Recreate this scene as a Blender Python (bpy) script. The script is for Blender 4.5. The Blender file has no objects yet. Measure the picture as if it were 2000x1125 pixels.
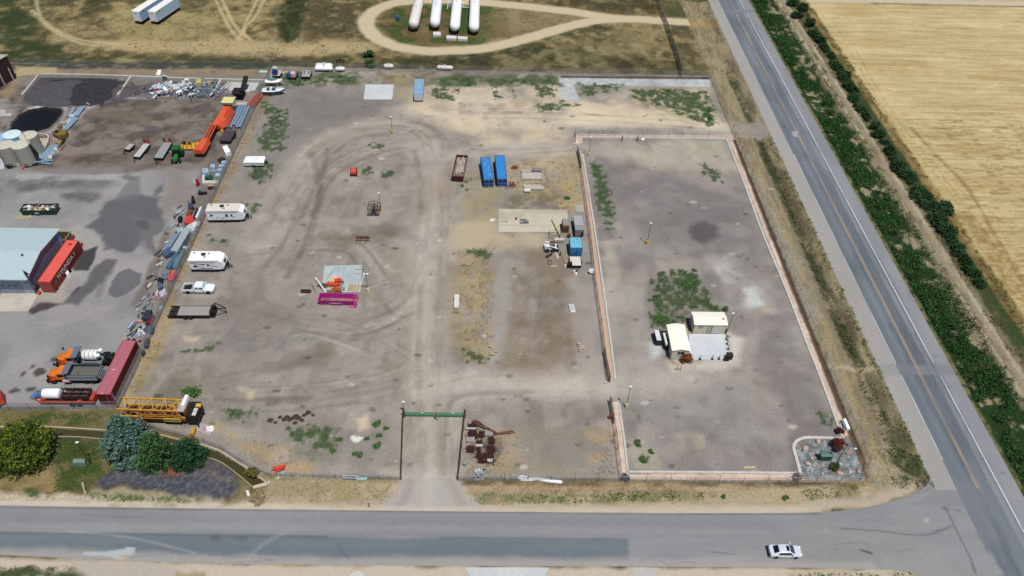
import bpy, math, random
import numpy as np
from mathutils import Vector, Matrix
random.seed(7)
C = bpy.context.scene.collection
SC = bpy.context.scene
# ---------------------------------------------------------------- camera model (photo is 2000 x 1125)
F_PX, DEP, ROLL, YAW, HC = 1484.19, 43.98441, 2.13149, -2.06391, 100.0
def _R():
    t, r, y = (math.radians(a) for a in (90 - DEP, ROLL, YAW))
    return Matrix.Rotation(y, 3, 'Z') @ Matrix.Rotation(t, 3, 'X') @ Matrix.Rotation(r, 3, 'Z')
RM = _R()
def P(u, v, z=0.0):
    d = RM @ Vector(((u - 1000) / F_PX, -(v - 562.5) / F_PX, -1.0))
    t = (z - HC) / d.z
    return Vector((d.x * t, d.y * t, z))
def PX(p):
    q = RM.transposed() @ (Vector(p) - Vector((0, 0, HC)))
    return (1000 + F_PX * q.x / -q.z, 562.5 - F_PX * q.y / -q.z)
def HT(u, v, v1):
    "height of the point above ground pixel (u,v) that shows at row v1"
    b = P(u, v); lo, hi = 0.0, 60.0
    for _ in range(40):
        m = (lo + hi) / 2
        if PX((b.x, b.y, m))[1] > v1: lo = m
        else: hi = m
    return lo
cam_d = bpy.data.cameras.new('camera'); cam = bpy.data.objects.new('camera', cam_d); C.objects.link(cam)
cam.matrix_world = Matrix.Translation((0, 0, HC)) @ RM.to_4x4()
cam_d.sensor_fit = 'HORIZONTAL'; cam_d.sensor_width = 36.0; cam_d.lens = 36.0 * F_PX / 2000; cam_d.clip_end = 9000; cam_d.clip_start = 1
SC.camera = cam
# ---------------------------------------------------------------- light
EL, AZ = math.radians(70), math.radians(148)      # compass azimuth of the sun, +Y is north
sd = Vector((math.cos(EL) * math.sin(AZ), math.cos(EL) * math.cos(AZ), math.sin(EL)))
L = bpy.data.lights.new('sun', 'SUN'); L.energy = 4.5; L.angle = math.radians(0.53); L.color = (1.0, 0.965, 0.91)
lo = bpy.data.objects.new('sun', L); C.objects.link(lo); lo.rotation_euler = sd.to_track_quat('Z', 'Y').to_euler()
W = bpy.data.worlds.new("World"); SC.world = W; W.use_nodes = True
nt = W.node_tree; bgn = nt.nodes['Background']; sky = nt.nodes.new('ShaderNodeTexSky'); sky.sky_type = 'NISHITA'; sky.sun_disc = False
sky.sun_elevation = EL; sky.sun_rotation = AZ; sky.altitude = 1400; sky.air_density = 1.0; sky.dust_density = 0.6
nt.links.new(sky.outputs[0], bgn.inputs[0]); bgn.inputs[1].default_value = 0.075
SC.view_settings.view_transform = 'Standard'; SC.view_settings.look = 'None'; SC.view_settings.exposure = 0.0; SC.view_settings.gamma = 1.0
K = 1.45     # display value of a level white surface in full sun
# ---------------------------------------------------------------- colour and materials
def lin(c): c = c / 255.0; return c / 12.92 if c <= 0.04045 else ((c + 0.055) / 1.055) ** 2.4
def col(h):
    if isinstance(h, str): h = (int(h[0:2], 16), int(h[2:4], 16), int(h[4:6], 16))
    f = 1 + .22 * max(0, min(1, (min(h) - 215) / 30)); return tuple(min(0.86, lin(x) / K * f) for x in h)
_mats = {}
def mat(h, rough=0.6, metal=0.0, dirt=0.18, scale=1.5, ribs=None, spec=0.4, bump=0.0, emit=None):
    key = (h, rough, metal, dirt, scale, ribs, spec, bump)
    if key in _mats: return _mats[key]
    m = bpy.data.materials.new('surface_' + str(h)); m.use_nodes = True
    n = m.node_tree.nodes; l = m.node_tree.links; b = n['Principled BSDF']
    b.inputs['Roughness'].default_value = rough; b.inputs['Metallic'].default_value = metal
    b.inputs['Specular IOR Level'].default_value = spec
    c = col(h)
    tc = n.new('ShaderNodeTexCoord')
    nz = n.new('ShaderNodeTexNoise'); nz.inputs['Scale'].default_value = scale; nz.inputs['Detail'].default_value = 6; nz.inputs['Roughness'].default_value = 0.65
    l.new(tc.outputs['Object'], nz.inputs['Vector'])
    r = n.new('ShaderNodeMapRange'); r.inputs[1].default_value = 0.3; r.inputs[2].default_value = 0.7
    r.inputs[3].default_value = 1 - dirt; r.inputs[4].default_value = 1 + dirt * 0.5
    l.new(nz.outputs[0], r.inputs[0])
    mx = n.new('ShaderNodeVectorMath'); mx.operation = 'SCALE'; mx.inputs[0].default_value = c
    l.new(r.outputs[0], mx.inputs['Scale']); l.new(mx.outputs[0], b.inputs['Base Color'])
    if ribs:
        ax, pitch = ribs
        w = n.new('ShaderNodeTexWave'); w.bands_direction = ax; w.inputs['Scale'].default_value = 0.314 / pitch; w.inputs['Distortion'].default_value = 0
        l.new(tc.outputs['Object'], w.inputs['Vector'])
        bp = n.new('ShaderNodeBump'); bp.inputs['Distance'].default_value = 0.04; bp.inputs['Strength'].default_value = 0.8
        l.new(w.outputs[1], bp.inputs['Height']); l.new(bp.outputs[0], b.inputs['Normal'])
    elif bump:
        bp = n.new('ShaderNodeBump'); bp.inputs['Distance'].default_value = bump; bp.inputs['Strength'].default_value = 1
        l.new(nz.outputs[0], bp.inputs['Height']); l.new(bp.outputs[0], b.inputs['Normal'])
    _mats[key] = m
    return m
def glass(h='1a2830'): return mat(h, rough=0.12, dirt=0.05, spec=0.8)
def vcol_mat(name, scale=2.5, amp=0.3, bump=0.05, bscale=3.0, rough=0.95, stretch=(1, 1, 1), fine=9.0, famp=0.2):
    "material that reads the painted vertex colour and adds fine procedural grain"
    m = bpy.data.materials.new(name); m.use_nodes = True
    n = m.node_tree.nodes; l = m.node_tree.links; b = n['Principled BSDF']
    b.inputs['Roughness'].default_value = rough; b.inputs['Specular IOR Level'].default_value = 0.25
    at = n.new('ShaderNodeAttribute'); at.attribute_name = 'Col'
    geo = n.new('ShaderNodeNewGeometry')
    mp = n.new('ShaderNodeMapping'); mp.inputs['Scale'].default_value = stretch; l.new(geo.outputs['Position'], mp.inputs[0])
    def noise(sc, lo_, hi_):
        z = n.new('ShaderNodeTexNoise'); z.inputs['Scale'].default_value = sc; z.inputs['Detail'].default_value = 4; z.inputs['Roughness'].default_value = 0.7
        l.new(mp.outputs[0], z.inputs['Vector'])
        r = n.new('ShaderNodeMapRange'); r.inputs[1].default_value = 0.32; r.inputs[2].default_value = 0.68; r.inputs[3].default_value = lo_; r.inputs[4].default_value = hi_
        l.new(z.outputs[0], r.inputs[0]); return z, r
    z1, r1 = noise(scale, 1 - amp, 1 + amp); z2, r2 = noise(fine, 1 - famp, 1 + famp)
    mu = n.new('ShaderNodeMath'); mu.operation = 'MULTIPLY'; l.new(r1.outputs[0], mu.inputs[0]); l.new(r2.outputs[0], mu.inputs[1])
    mx = n.new('ShaderNodeVectorMath'); mx.operation = 'SCALE'; l.new(at.outputs['Color'], mx.inputs[0]); l.new(mu.outputs[0], mx.inputs['Scale'])
    l.new(mx.outputs[0], b.inputs['Base Color'])
    if bump:
        bp = n.new('ShaderNodeBump'); bp.inputs['Distance'].default_value = bump; bp.inputs['Strength'].default_value = 1
        z3, _ = noise(bscale, 0, 1); l.new(z3.outputs[0], bp.inputs['Height']); l.new(bp.outputs[0], b.inputs['Normal'])
    return m
# ---------------------------------------------------------------- numpy noise
def _h(ix, iy, s):
    n = (ix * 374761393 + iy * 668265263 + s * 1274126177) & 0x7fffffff
    n = ((n ^ (n >> 13)) * 1274126177) & 0x7fffffff
    return ((n ^ (n >> 16)) & 0xffff) / 65535.0
def vnoise(x, y, s=0):
    ix = np.floor(x).astype(np.int64); iy = np.floor(y).astype(np.int64); fx = x - ix; fy = y - iy
    fx = fx * fx * (3 - 2 * fx); fy = fy * fy * (3 - 2 * fy)
    a = _h(ix, iy, s); b = _h(ix + 1, iy, s); c = _h(ix, iy + 1, s); d = _h(ix + 1, iy + 1, s)
    return (a * (1 - fx) + b * fx) * (1 - fy) + (c * (1 - fx) + d * fx) * fy
def fbm(x, y, scale, s=0, o=4):
    x = x / scale; y = y / scale; t = 0; a = 1.0; n = 0
    for i in range(o):
        t = t + a * vnoise(x * 2 ** i, y * 2 ** i, s + i * 17); n += a; a *= 0.55
    return t / n
def sstep(a, b, x):
    t = np.clip((x - a) / (b - a + 1e-9), 0, 1); return t * t * (3 - 2 * t)
def wpts(pts, w=False): return [(p[0], p[1]) if w else tuple(P(p[0], p[1]).xy) for p in pts]
def sdist_line(x, y, pts, closed=False):
    d = np.full(x.shape, 1e9); n = len(pts)
    for i in range(n if closed else n - 1):
        ax, ay = pts[i]; bx, by = pts[(i + 1) % n]; dx, dy = bx - ax, by - ay; L2 = dx * dx + dy * dy + 1e-12
        t = np.clip(((x - ax) * dx + (y - ay) * dy) / L2, 0, 1)
        d = np.minimum(d, (x - ax - t * dx) ** 2 + (y - ay - t * dy) ** 2)
    return np.sqrt(d)
def inside(x, y, pts):
    r = np.zeros(x.shape, bool); n = len(pts)
    for i in range(n):
        ax, ay = pts[i]; bx, by = pts[(i + 1) % n]
        if ay == by: continue
        c = ((ay > y) != (by > y)) & (x < (bx - ax) * (y - ay) / (by - ay) + ax); r ^= c
    return r
def smooth_pts(pts, n=4):
    "Catmull-Rom"
    if len(pts) < 3: return pts
    q = [pts[0]] + list(pts) + [pts[-1]]; out = []
    for i in range(1, len(q) - 2):
        for k in range(n):
            t = k / n; a, b, c, d = q[i - 1], q[i], q[i + 1], q[i + 2]
            out.append(tuple(0.5 * (2 * b[j] + (c[j] - a[j]) * t + (2 * a[j] - 5 * b[j] + 4 * c[j] - d[j]) * t * t + (3 * b[j] - a[j] - 3 * c[j] + d[j]) * t ** 3) for j in range(2)))
    out.append(tuple(pts[-1])); return out
class Paint:
    "paints albedo on the points of a sheet; every shape is given where it lies on the ground"
    def __init__(s, x, y, base):
        s.x = x; s.y = y; s.c = np.empty(x.shape + (3,)); s.c[:] = col(base); s.z = np.zeros(x.shape); s.seed = 0
    def _sub(s, pts, m):
        a = np.array(pts); k = (s.x > a[:, 0].min() - m) & (s.x < a[:, 0].max() + m) & (s.y > a[:, 1].min() - m) & (s.y < a[:, 1].max() + m)
        return np.nonzero(k)
    def _mix(s, k, al, c, tex):
        s.seed += 7
        if tex is not None:      # (scale, cover, sharp): breaks the patch up
            sc, cov, sh = tex[:3]; st = tex[3] if len(tex) > 3 else (1, 1)
            nn = fbm(s.x[k] * st[0], s.y[k] * st[1], sc, s.seed, 4)
            al = al * sstep(0.5 - sh, 0.5 + sh, nn + (cov - 0.5) * 0.55)
        s.c[k] = s.c[k] * (1 - al[:, None]) + np.array(col(c)) * al[:, None]
    def poly(s, pts, c, a=1.0, soft=0.6, nz=1.0, ns=3.0, tex=None, w=False):
        p = wpts(pts, w); k = s._sub(p, soft + nz + 1)
        if len(k[0]) == 0: return s
        x, y = s.x[k], s.y[k]; d = sdist_line(x, y, p, True); d = np.where(inside(x, y, p), -d, d)
        s.seed += 3; d = d + (fbm(x, y, ns, s.seed) - 0.5) * 2.6 * nz
        s._mix(k, a * (1 - sstep(-soft, soft, d)), c, tex); return s
    def line(s, pts, wd, c, a=1.0, soft=0.4, nz=0.3, ns=3.0, tex=None, w=False, sm=True):
        p = wpts(pts, w)
        if sm: p = smooth_pts(p)
        k = s._sub(p, wd + soft + nz + 1)
        if len(k[0]) == 0: return s
        x, y = s.x[k], s.y[k]; d = sdist_line(x, y, p) - wd / 2; s.seed += 3
        d = d + (fbm(x, y, ns, s.seed) - 0.5) * 2.6 * nz
        s._mix(k, a * (1 - sstep(-soft, soft, d)), c, tex); return s
    def rect(s, x0, x1, y0, y1, c, a=1.0, soft=0.3, nz=0.3, ns=3.0, tex=None):
        return s.poly([(x0, y0), (x1, y0), (x1, y1), (x0, y1)], c, a, soft, nz, ns, tex, w=True)
    def spot(s, u, v, rx, ry, c, a=1.0, soft=0.5, nz=0.5, ns=2.0, tex=None):
        q = P(u, v); pts = [(q.x + rx * math.cos(t * 0.5236), q.y + ry * math.sin(t * 0.5236)) for t in range(12)]
        return s.poly(pts, c, a, soft, nz, ns, tex, w=True)
    def all(s, c, a, tex):
        k = np.nonzero(np.ones(s.x.shape, bool)); s._mix(k, np.full(len(k[0]), a), c, tex); return s
# ---------------------------------------------------------------- object helpers
def tag(o, label=None, cat=None, group=None, kind=None):
    if label: o['label'] = label
    if cat: o['category'] = cat
    if group: o['group'] = group
    if kind: o['kind'] = kind
    return o
def new_mesh(name, v, f, material, parent=None, smooth=False, colors=None):
    me = bpy.data.meshes.new(name)
    v = np.asarray(v, dtype=np.float32)
    if isinstance(f, np.ndarray):
        me.vertices.add(len(v)); me.vertices.foreach_set('co', v.ravel())
        k = f.shape[1]; me.loops.add(f.size); me.loops.foreach_set('vertex_index', f.ravel().astype(np.int32))
        me.polygons.add(len(f)); me.polygons.foreach_set('loop_start', np.arange(0, f.size, k, dtype=np.int32))
        me.update(calc_edges=True)
    else:
        me.from_pydata([tuple(map(float, p)) for p in v], [], f)
    if smooth: me.polygons.foreach_set('use_smooth', [True] * len(me.polygons))
    if colors is not None:
        at = me.color_attributes.new('Col', 'FLOAT_COLOR', 'POINT')
        cc = np.ones((len(v), 4), dtype=np.float32); cc[:, :3] = colors; at.data.foreach_set('color', cc.ravel())
    me.materials.append(material); me.update()
    o = bpy.data.objects.new(name, me); C.objects.link(o)
    if parent: o.parent = parent
    return o
def thing(name, label, cat, loc=(0, 0, 0), rz=0.0, group=None):
    o = bpy.data.objects.new(name, None); C.objects.link(o); o.empty_display_size = 0.3
    o.location = loc; o.rotation_euler = (0, 0, rz); return tag(o, label, cat, group)
def dup(root, loc, rz=0.0, label=None, group=None):
    r = root.copy(); C.objects.link(r); r.location = loc; r.rotation_euler = (0, 0, rz)
    if label: r['label'] = label
    if group: r['group'] = group
    for ch in list(root.children):
        c = ch.copy(); C.objects.link(c); c.parent = r
        for g in list(ch.children):
            d = g.copy(); C.objects.link(d); d.parent = c
    return r
class MB:
    def __init__(s): s.v = []; s.f = []
    def add(s, v, f):
        b = len(s.v); s.v += [tuple(p) for p in v]; s.f += [tuple(i + b for i in q) for q in f]; return s
    def box(s, x0, x1, y0, y1, z0, z1, M_=None, tx=0.0, ty=0.0):
        v = [(x0, y0, z0), (x1, y0, z0), (x1, y1, z0), (x0, y1, z0), (x0 + tx, y0 + ty, z1), (x1 - tx, y0 + ty, z1), (x1 - tx, y1 - ty, z1), (x0 + tx, y1 - ty, z1)]
        if M_ is not None: v = [tuple(M_ @ Vector(p)) for p in v]
        return s.add(v, [(3, 2, 1, 0), (4, 5, 6, 7), (0, 1, 5, 4), (1, 2, 6, 5), (2, 3, 7, 6), (3, 0, 4, 7)])
    def ob(s, c, size, rz=0.0, rx=0.0, ry=0.0):
        M_ = Matrix.Translation(c) @ Matrix.Rotation(rz, 4, 'Z') @ Matrix.Rotation(ry, 4, 'Y') @ Matrix.Rotation(rx, 4, 'X')
        a, b, d = (q / 2 for q in size); return s.box(-a, a, -b, b, -d, d, M_)
    def tube(s, p0, p1, r, r2=None, n=8, caps=True):
        p0 = Vector(p0); p1 = Vector(p1); d = (p1 - p0)
        if d.length < 1e-6: return s
        q = d.to_track_quat('Z', 'Y').to_matrix(); r2 = r if r2 is None else r2; v = []
        for p, rr in ((p0, r), (p1, r2)):
            for i in range(n):
                a = 2 * math.pi * i / n; v.append(p + q @ Vector((math.cos(a) * rr, math.sin(a) * rr, 0)))
        f = [(i, (i + 1) % n, n + (i + 1) % n, n + i) for i in range(n)]
        if caps: f += [tuple(range(n - 1, -1, -1)), tuple(range(n, 2 * n))]
        return s.add(v, f)
    def path(s, pts, r, n=6):
        for a, b in zip(pts[:-1], pts[1:]): s.tube(a, b, r, n=n)
        return s
    def lathe(s, prof, axis='Z', c=(0, 0, 0), n=20):
        "prof: (radius, height) pairs"
        v = []; f = []
        for r, h in prof:
            for i in range(n):
                a = 2 * math.pi * i / n; x, y = r * math.cos(a), r * math.sin(a)
                p = (x, y, h) if axis == 'Z' else ((h, x, y) if axis == 'X' else (x, h, y)); v.append((p[0] + c[0], p[1] + c[1], p[2] + c[2]))
        m = len(prof)
        for j in range(m - 1):
            for i in range(n): f.append((j * n + i, j * n + (i + 1) % n, (j + 1) * n + (i + 1) % n, (j + 1) * n + i))
        f += [tuple(range(n - 1, -1, -1)), tuple(range((m - 1) * n, m * n))]
        return s.add(v, f)
    def prism(s, pts, z0, z1):
        n = len(pts); v = [(p[0], p[1], z0) for p in pts] + [(p[0], p[1], z1) for p in pts]
        return s.add(v, [tuple(range(n - 1, -1, -1)), tuple(range(n, 2 * n))] + [(i, (i + 1) % n, n + (i + 1) % n, n + i) for i in range(n)])
    def prism_y(s, pts, y0, y1):
        "pts are (x,z), extruded along y"
        n = len(pts); v = [(p[0], y0, p[1]) for p in pts] + [(p[0], y1, p[1]) for p in pts]
        return s.add(v, [tuple(range(n)), tuple(range(2 * n - 1, n - 1, -1))] + [(n + i, n + (i + 1) % n, (i + 1) % n, i) for i in range(n)])
    def prism_x(s, pts, x0, x1):
        n = len(pts); v = [(x0, p[0], p[1]) for p in pts] + [(x1, p[0], p[1]) for p in pts]
        return s.add(v, [tuple(range(n - 1, -1, -1)), tuple(range(n, 2 * n))] + [(i, (i + 1) % n, n + (i + 1) % n, n + i) for i in range(n)])
    def blob(s, c, r, n=10, m=6, jit=0.2, sq=1.0, rnd=random):
        v = []; f = []
        for j in range(m + 1):
            th = math.pi * j / m
            for i in range(n):
                a = 2 * math.pi * i / n; k = 1 + rnd.uniform(-jit, jit)
                v.append((c[0] + r[0] * math.sin(th) ** sq * math.cos(a) * k, c[1] + r[1] * math.sin(th) ** sq * math.sin(a) * k, c[2] + r[2] * math.cos(th) * (k if 0 < j < m else 1)))
        for j in range(m):
            for i in range(n): f.append((j * n + i, (j + 1) * n + i, (j + 1) * n + (i + 1) % n, j * n + (i + 1) % n))
        return s.add(v, f)
    def build(s, name, material, parent=None, smooth=False, loc=None, rz=0.0):
        me = bpy.data.meshes.new(name); me.from_pydata(s.v, [], s.f); me.materials.append(material)
        if smooth:
            for p in me.polygons: p.use_smooth = True
            try: me.set_sharp_from_angle(angle=math.radians(40))
            except Exception: pass
        me.validate(); me.update(); o = bpy.data.objects.new(name, me); C.objects.link(o)
        if parent: o.parent = parent
        if loc is not None: o.location = loc; o.rotation_euler = (0, 0, rz)
        return o
def frame(a, b, z=0.0):
    "origin and heading of a thing whose near edge runs from pixel a to pixel b"
    p, q = P(*a, z), P(*b, z); d = q - p; o = Vector((p.x, p.y, 0)); return o, math.atan2(d.y, d.x), d.length
def text_mesh(s, size, ext=0.01):
    cu = bpy.data.curves.new('lettering', 'FONT'); cu.body = s; cu.size = size; cu.extrude = ext; cu.align_x = 'CENTER'; cu.align_y = 'CENTER'
    o = bpy.data.objects.new('lettering', cu); C.objects.link(o); dg = bpy.context.evaluated_depsgraph_get()
    me = bpy.data.meshes.new_from_object(o.evaluated_get(dg)); bpy.data.objects.remove(o); return me
def lettering(s, size, material, parent, loc, rot, name='lettering', sx=1.0):
    me = text_mesh(s, size); me.materials.clear(); me.materials.append(material)
    o = bpy.data.objects.new(name, me); C.objects.link(o); o.parent = parent; o.location = loc; o.rotation_euler = rot; o.scale = (sx, 1, 1); return o
# ================================================================ GROUND
def axis(segs):
    out = []
    for a, b, st in segs: out += list(np.arange(a, b, st))
    return np.array(out)
def geo(a, b, n): return list(a * (b / a) ** (np.arange(1, n + 1) / n))
gx = np.concatenate([-np.array(geo(178, 4000, 14))[::-1], axis([(-178, -100, 0.42), (-100, 100, 0.3), (100, 185, 0.42)]), np.array(geo(185, 4000, 14))])
gy = np.concatenate([-np.array(geo(60, 3000, 9))[::-1], axis([(-60, 38, 7), (38, 110, 0.28), (110, 180, 0.36), (180, 252, 0.48)]), np.array(geo(252, 5000, 15))])
GX, GY = np.meshgrid(gx, gy); NYg, NXg = GX.shape
X, Y = GX.ravel(), GY.ravel()
p = Paint(X, Y, '8f8055')
# --- open grassland in the north
p.all('b09a68', .85, (22, .5, .12)); p.all('5c5a34', .75, (15, .42, .1)); p.all('6b5a38', .6, (6, .45, .1)); p.all('c0ab7c', .5, (2.2, .42, .12))
p.all('39451f', .55, (3.0, .3, .08))
D1, D2, TAN, GR = '474a28', '565331', 'c4ad80', '3c5a26'
p.poly([(-120, -20), (95, -20), (80, 30), (70, 75), (130, 100), (140, 125), (-120, 130)], '3f4a2a', .8, 3, 4, 8, (3, .62, .15))
p.poly([(95, -20), (250, -20), (215, 25), (120, 45), (95, 30)], '4a4c2c', .8, 2, 3, 6, (4, .6, .12))
p.poly([(150, 85), (420, 75), (560, 80), (700, 82), (720, 100), (560, 112), (300, 105), (180, 98)], 'b8a278', .9, 2, 3, 6, (2, .75, .2))
p.poly([(200, 30), (330, 20), (420, 30), (430, 80), (230, 80)], 'b09c66', .6, 3, 3, 6, (2, .6, .2))
p.poly([(-150, 100), (300, 104), (560, 112), (700, 104), (800, 115), (1000, 106), (1110, 95), (1330, 120), (1390, 150), (1100, 150), (700, 140), (300, 142), (-150, 134)], '55502f', .85, 1.5, 2, 6, (3, .62, .15))
p.poly([(-150, 118), (530, 122), (530, 137), (-150, 134)], '34443a', .75, 1, 1, 6, (3, .65, .15))
p.poly([(560, 0), (600, 0), (585, 60), (560, 88), (540, 70), (545, 30)], '3d4522', .9, 1.5, 2, 5, (2.5, .66, .1))
p.poly([(520, 12), (560, 8), (560, 80), (520, 74)], '4d5230', .6, 2, 3, 5, (3, .55, .1))
p.poly([(600, 0), (690, 5), (690, 78), (590, 85), (600, 40)], '6c5a3c', .75, 2, 3, 5, (4, .55, .15)); p.poly([(640, 15), (690, 20), (690, 78), (640, 60)], '4b4a2a', .7, 2, 3, 4, (2.5, .5, .1))
p.poly([(600, 78), (700, 78), (690, 104), (560, 106)], 'b39c70', .7, 1.5, 1, 4, (2, .7, .2))
for ln in ([(70, -10), (78, 30), (110, 58), (160, 78), (230, 84)], [(60, 20), (95, 55), (150, 82), (190, 88)]): p.line(ln, 1.6, 'b39f7c', .8, .8, .5, 3, (1.5, .75, .2))
for ln in ([(418, -5), (452, 60), (474, 78)], [(432, -5), (455, 45), (478, 72)], [(505, -5), (480, 45), (466, 78)], [(518, -5), (500, 30), (476, 60), (490, 78)]): p.line(ln, .9, 'c2ad80', .75, .5, .3, 3, (1.5, .8, .2))
p.line([(598, 5), (585, 35), (572, 62), (565, 82)], .7, 'a9a58e', .7, .3, .3, 2, (1, .55, .1))
for (u, v, rx, ry) in ((505, 100, 3, 1), (540, 103, 5, 2), (515, 112, 3, 1), (530, 108, 3, 1.2)): p.spot(u, v, rx, ry, '9f907a', .8)
for (u, v) in ((533, 103), (530, 110), (513, 102), (480, 104)): p.spot(u, v, 1.6, .8, '23301c', .85)
p.poly([(180, 82), (420, 78), (560, 84), (700, 84), (715, 98), (560, 108), (300, 100), (190, 94)], 'c9b183', .75, 2.5, 1.5, 6); p.poly([(235, 30), (330, 22), (420, 34), (430, 76), (260, 80), (225, 60)], 'b9a572', .5, 3, 3, 6)
p.poly([(-140, -10), (60, -10), (75, 40), (60, 75), (110, 100), (100, 122), (-140, 120)], '3b4d26', .6, 3, 4, 8, (4, .6, .2)); p.poly([(560, -5), (602, -5), (590, 60), (562, 86), (546, 70), (548, 30)], '36421c', .75, 1, 1.5, 5)
for ln in ([(70, -10), (78, 30), (110, 58), (160, 78), (230, 86)], [(62, 20), (97, 55), (150, 82), (190, 90)], [(418, -5), (452, 60), (474, 78)], [(432, -5), (455, 45), (478, 72)], [(505, -5), (480, 45), (466, 78)], [(518, -5), (500, 30), (476, 60), (490, 78)]): p.line(ln, .8, 'd0bb8c', .75, .35, .15, 3)
# --- inside and round the tank loop
p.poly([(760, 10), (1150, 25), (1160, 44), (1030, 66), (880, 90), (770, 84), (738, 56), (742, 25)], '8c7850', 1, 1, .6, 4)
p.poly([(760, 10), (960, 8), (945, 90), (780, 84), (740, 50)], '7a5f36', .8, 1, 1, 4, (3, .6, .2)); p.poly([(760, 10), (960, 8), (945, 86), (780, 84), (740, 50)], '4c6430', .85, 1, 1, 4, (4, .48, .1))
p.poly([(898, 15), (920, 15), (915, 66), (893, 66)], '45682c', .9, .5, .5); p.poly([(945, 10), (1000, 20), (960, 80), (930, 84)], '66703f', .7, 1, 1, 4, (3, .6, .2))
p.poly([(960, 10), (1150, 25), (1150, 44), (1000, 66)], 'ac9a72', .6, 2, 2, 5, (3, .6, .2))
p.poly([(1150, 5), (1400, 10), (1380, 38), (1180, 30)], '50482a', .7, 2, 2, 5, (4, .6, .15)); p.poly([(950, -10), (1290, -10), (1290, 20), (1100, 12)], '5a4c2e', .8, 1, 2, 4, (5, .6, .15))
p.poly([(1290, -5), (1388, -5), (1394, 32), (1300, 34)], '5d5f38', .8, 1, 2, 4, (3, .6, .15))
p.poly([(960, 100), (1110, 84), (1200, 60), (1400, 60), (1420, 140), (1330, 148), (950, 140)], '9a8a60', .7, 2, 2, 6, (4, .52, .15))
p.poly([(880, 96), (1060, 80), (1080, 96), (960, 108), (880, 112)], '3c4224', .8, 1, 1, 4, (3, .65, .15)); p.poly([(1040, 92), (1060, 92), (1050, 106), (1035, 104)], '2f4420', .8, 1, 1)
p.poly([(790, 108), (960, 104), (960, 134), (790, 134)], '41432a', .75, 1.5, 1, 4, (3, .65, .15)); p.poly([(1060, 105), (1110, 100), (1130, 135), (1050, 138)], '3d4a28', .7, 2, 2, 4, (2, .6, .15))
p.poly([(1200, 108), (1330, 118), (1335, 145), (1120, 145)], '4c4528', .7, 2, 2, 4, (4, .6, .15)); p.poly([(1300, 45), (1345, 45), (1375, 140), (1335, 140)], '4d482c', .7, 1.5, 2, 4, (4, .6, .15))
p.poly([(1380, 60), (1410, 62), (1420, 110), (1400, 118)], '4a5a34', .6, 1.5, 1, 3, (2, .55, .15))
# --- dirt track round the tanks, and other tracks
TRK = [(1440, 46), (1400, 46), (1350, 44), (1290, 40), (1225, 37), (1165, 40), (1110, 52), (1040, 72), (960, 92), (890, 99), (820, 98), (765, 88), (728, 68), (715, 45), (730, 22), (770, 6), (820, 1), (880, 1), (960, 6), (1040, 14), (1110, 22), (1170, 31), (1225, 37)]
p.line(TRK, 6.4, '8c8464', .6, 1.0, .8, 2, (1.2, .55, .2)); p.line(TRK, 4.6, 'cdbd9c', 1, .8, .45, 3)
p.poly([(1370, 38), (1400, 30), (1440, 60), (1400, 62), (1380, 50)], 'cdb99c', .9, .8, .3)
zone = np.zeros(X.shape, int)
def setzone(pts, zid, w=False, nz=0.4):
    q = wpts(pts, w); k = p._sub(q, 1); d = sdist_line(X[k], Y[k], q, True); ins = inside(X[k], Y[k], q)
    d = np.where(ins, -d, d) + (fbm(X[k], Y[k], 2.0, 991) - .5) * nz * 2; kk = k[0][d < 0]; zone[kk] = zid
d_ = np.minimum(1e9, sdist_line(X, Y, smooth_pts(wpts(TRK)))); zone[d_ < 2.4] = 4
# --- east verge, roadside and wheat field (bands run with the highway)
p.rect(58.3, 67.4, 62, 235, '94815a', 1, .3, .4); p.rect(58.3, 67.4, 62, 235, 'b09a66', .8, .3, .4, 3, (1.5, .5, .15, (2, .4)))
p.rect(58.2, 60.2, 62, 150, 'a89a7c', .8, .4, .3, 3, (1.2, .65, .2, (1, .3))); p.rect(60.3, 61.6, 60, 150, 'b39652', .75, .5, .3, 3, (1.2, .6, .2, (1, .25)))
p.rect(61.2, 63.2, 60, 150, '8a7c60', .7, .5, .3, 3, (1.2, .65, .2, (1, .25)))
p.rect(63.2, 64.9, 64, 157, '3f4a22', .9, .5, .5, 5, (1.6, .66, .15, (1, .3))); p.rect(64.8, 66.4, 64, 157, '64503a', .8, .5, .4, 4, (2, .62, .2, (1, .3)))
p.rect(66.3, 67.5, 60, 157, '8a8448', .8, .3, .3, 2, (.8, .6, .2)); p.rect(64.5, 66.8, 168, 222, '5e5236', .6, .6, .5, 4, (3, .6, .2, (1, .3)))
p.rect(61.5, 63, 164, 222, 'a8965f', .7, .6, .5, 4, (2, .6, .2, (1, .3))); p.rect(63, 65, 160, 185, '46502a', .85, .6, .5, 4, (2, .66, .2, (1, .3)))
p.rect(64, 67.4, 61, 72, '4f5a2a', .7, .8, .8, 3, (1.4, .6, .15))
p.poly([(1432, 245), (1480, 236), (1500, 252), (1490, 275), (1440, 262)], 'a3968c', .95, .8, .5); p.poly([(1605, 712), (1715, 714), (1715, 724), (1610, 722)], 'bfa980', .8, .5, .4)
p.rect(67.3, 71, 62, 260, 'aaa69f', 1, .15, .15)
p.rect(80, 300, 20, 330, '3d4a25', 1, .2, .3)
p.rect(80.1, 81.3, 20, 330, '8f8458', .95, .2, .3, 2, (1, .68, .2)); p.rect(81.2, 88.6, 20, 330, '284a1d', 1, .3, .5, 4, (2.5, .9, .12)); p.rect(82, 89.2, 20, 330, 'b5a487', .8, .3, .6, 3, (2.6, .32, .05))
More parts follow.
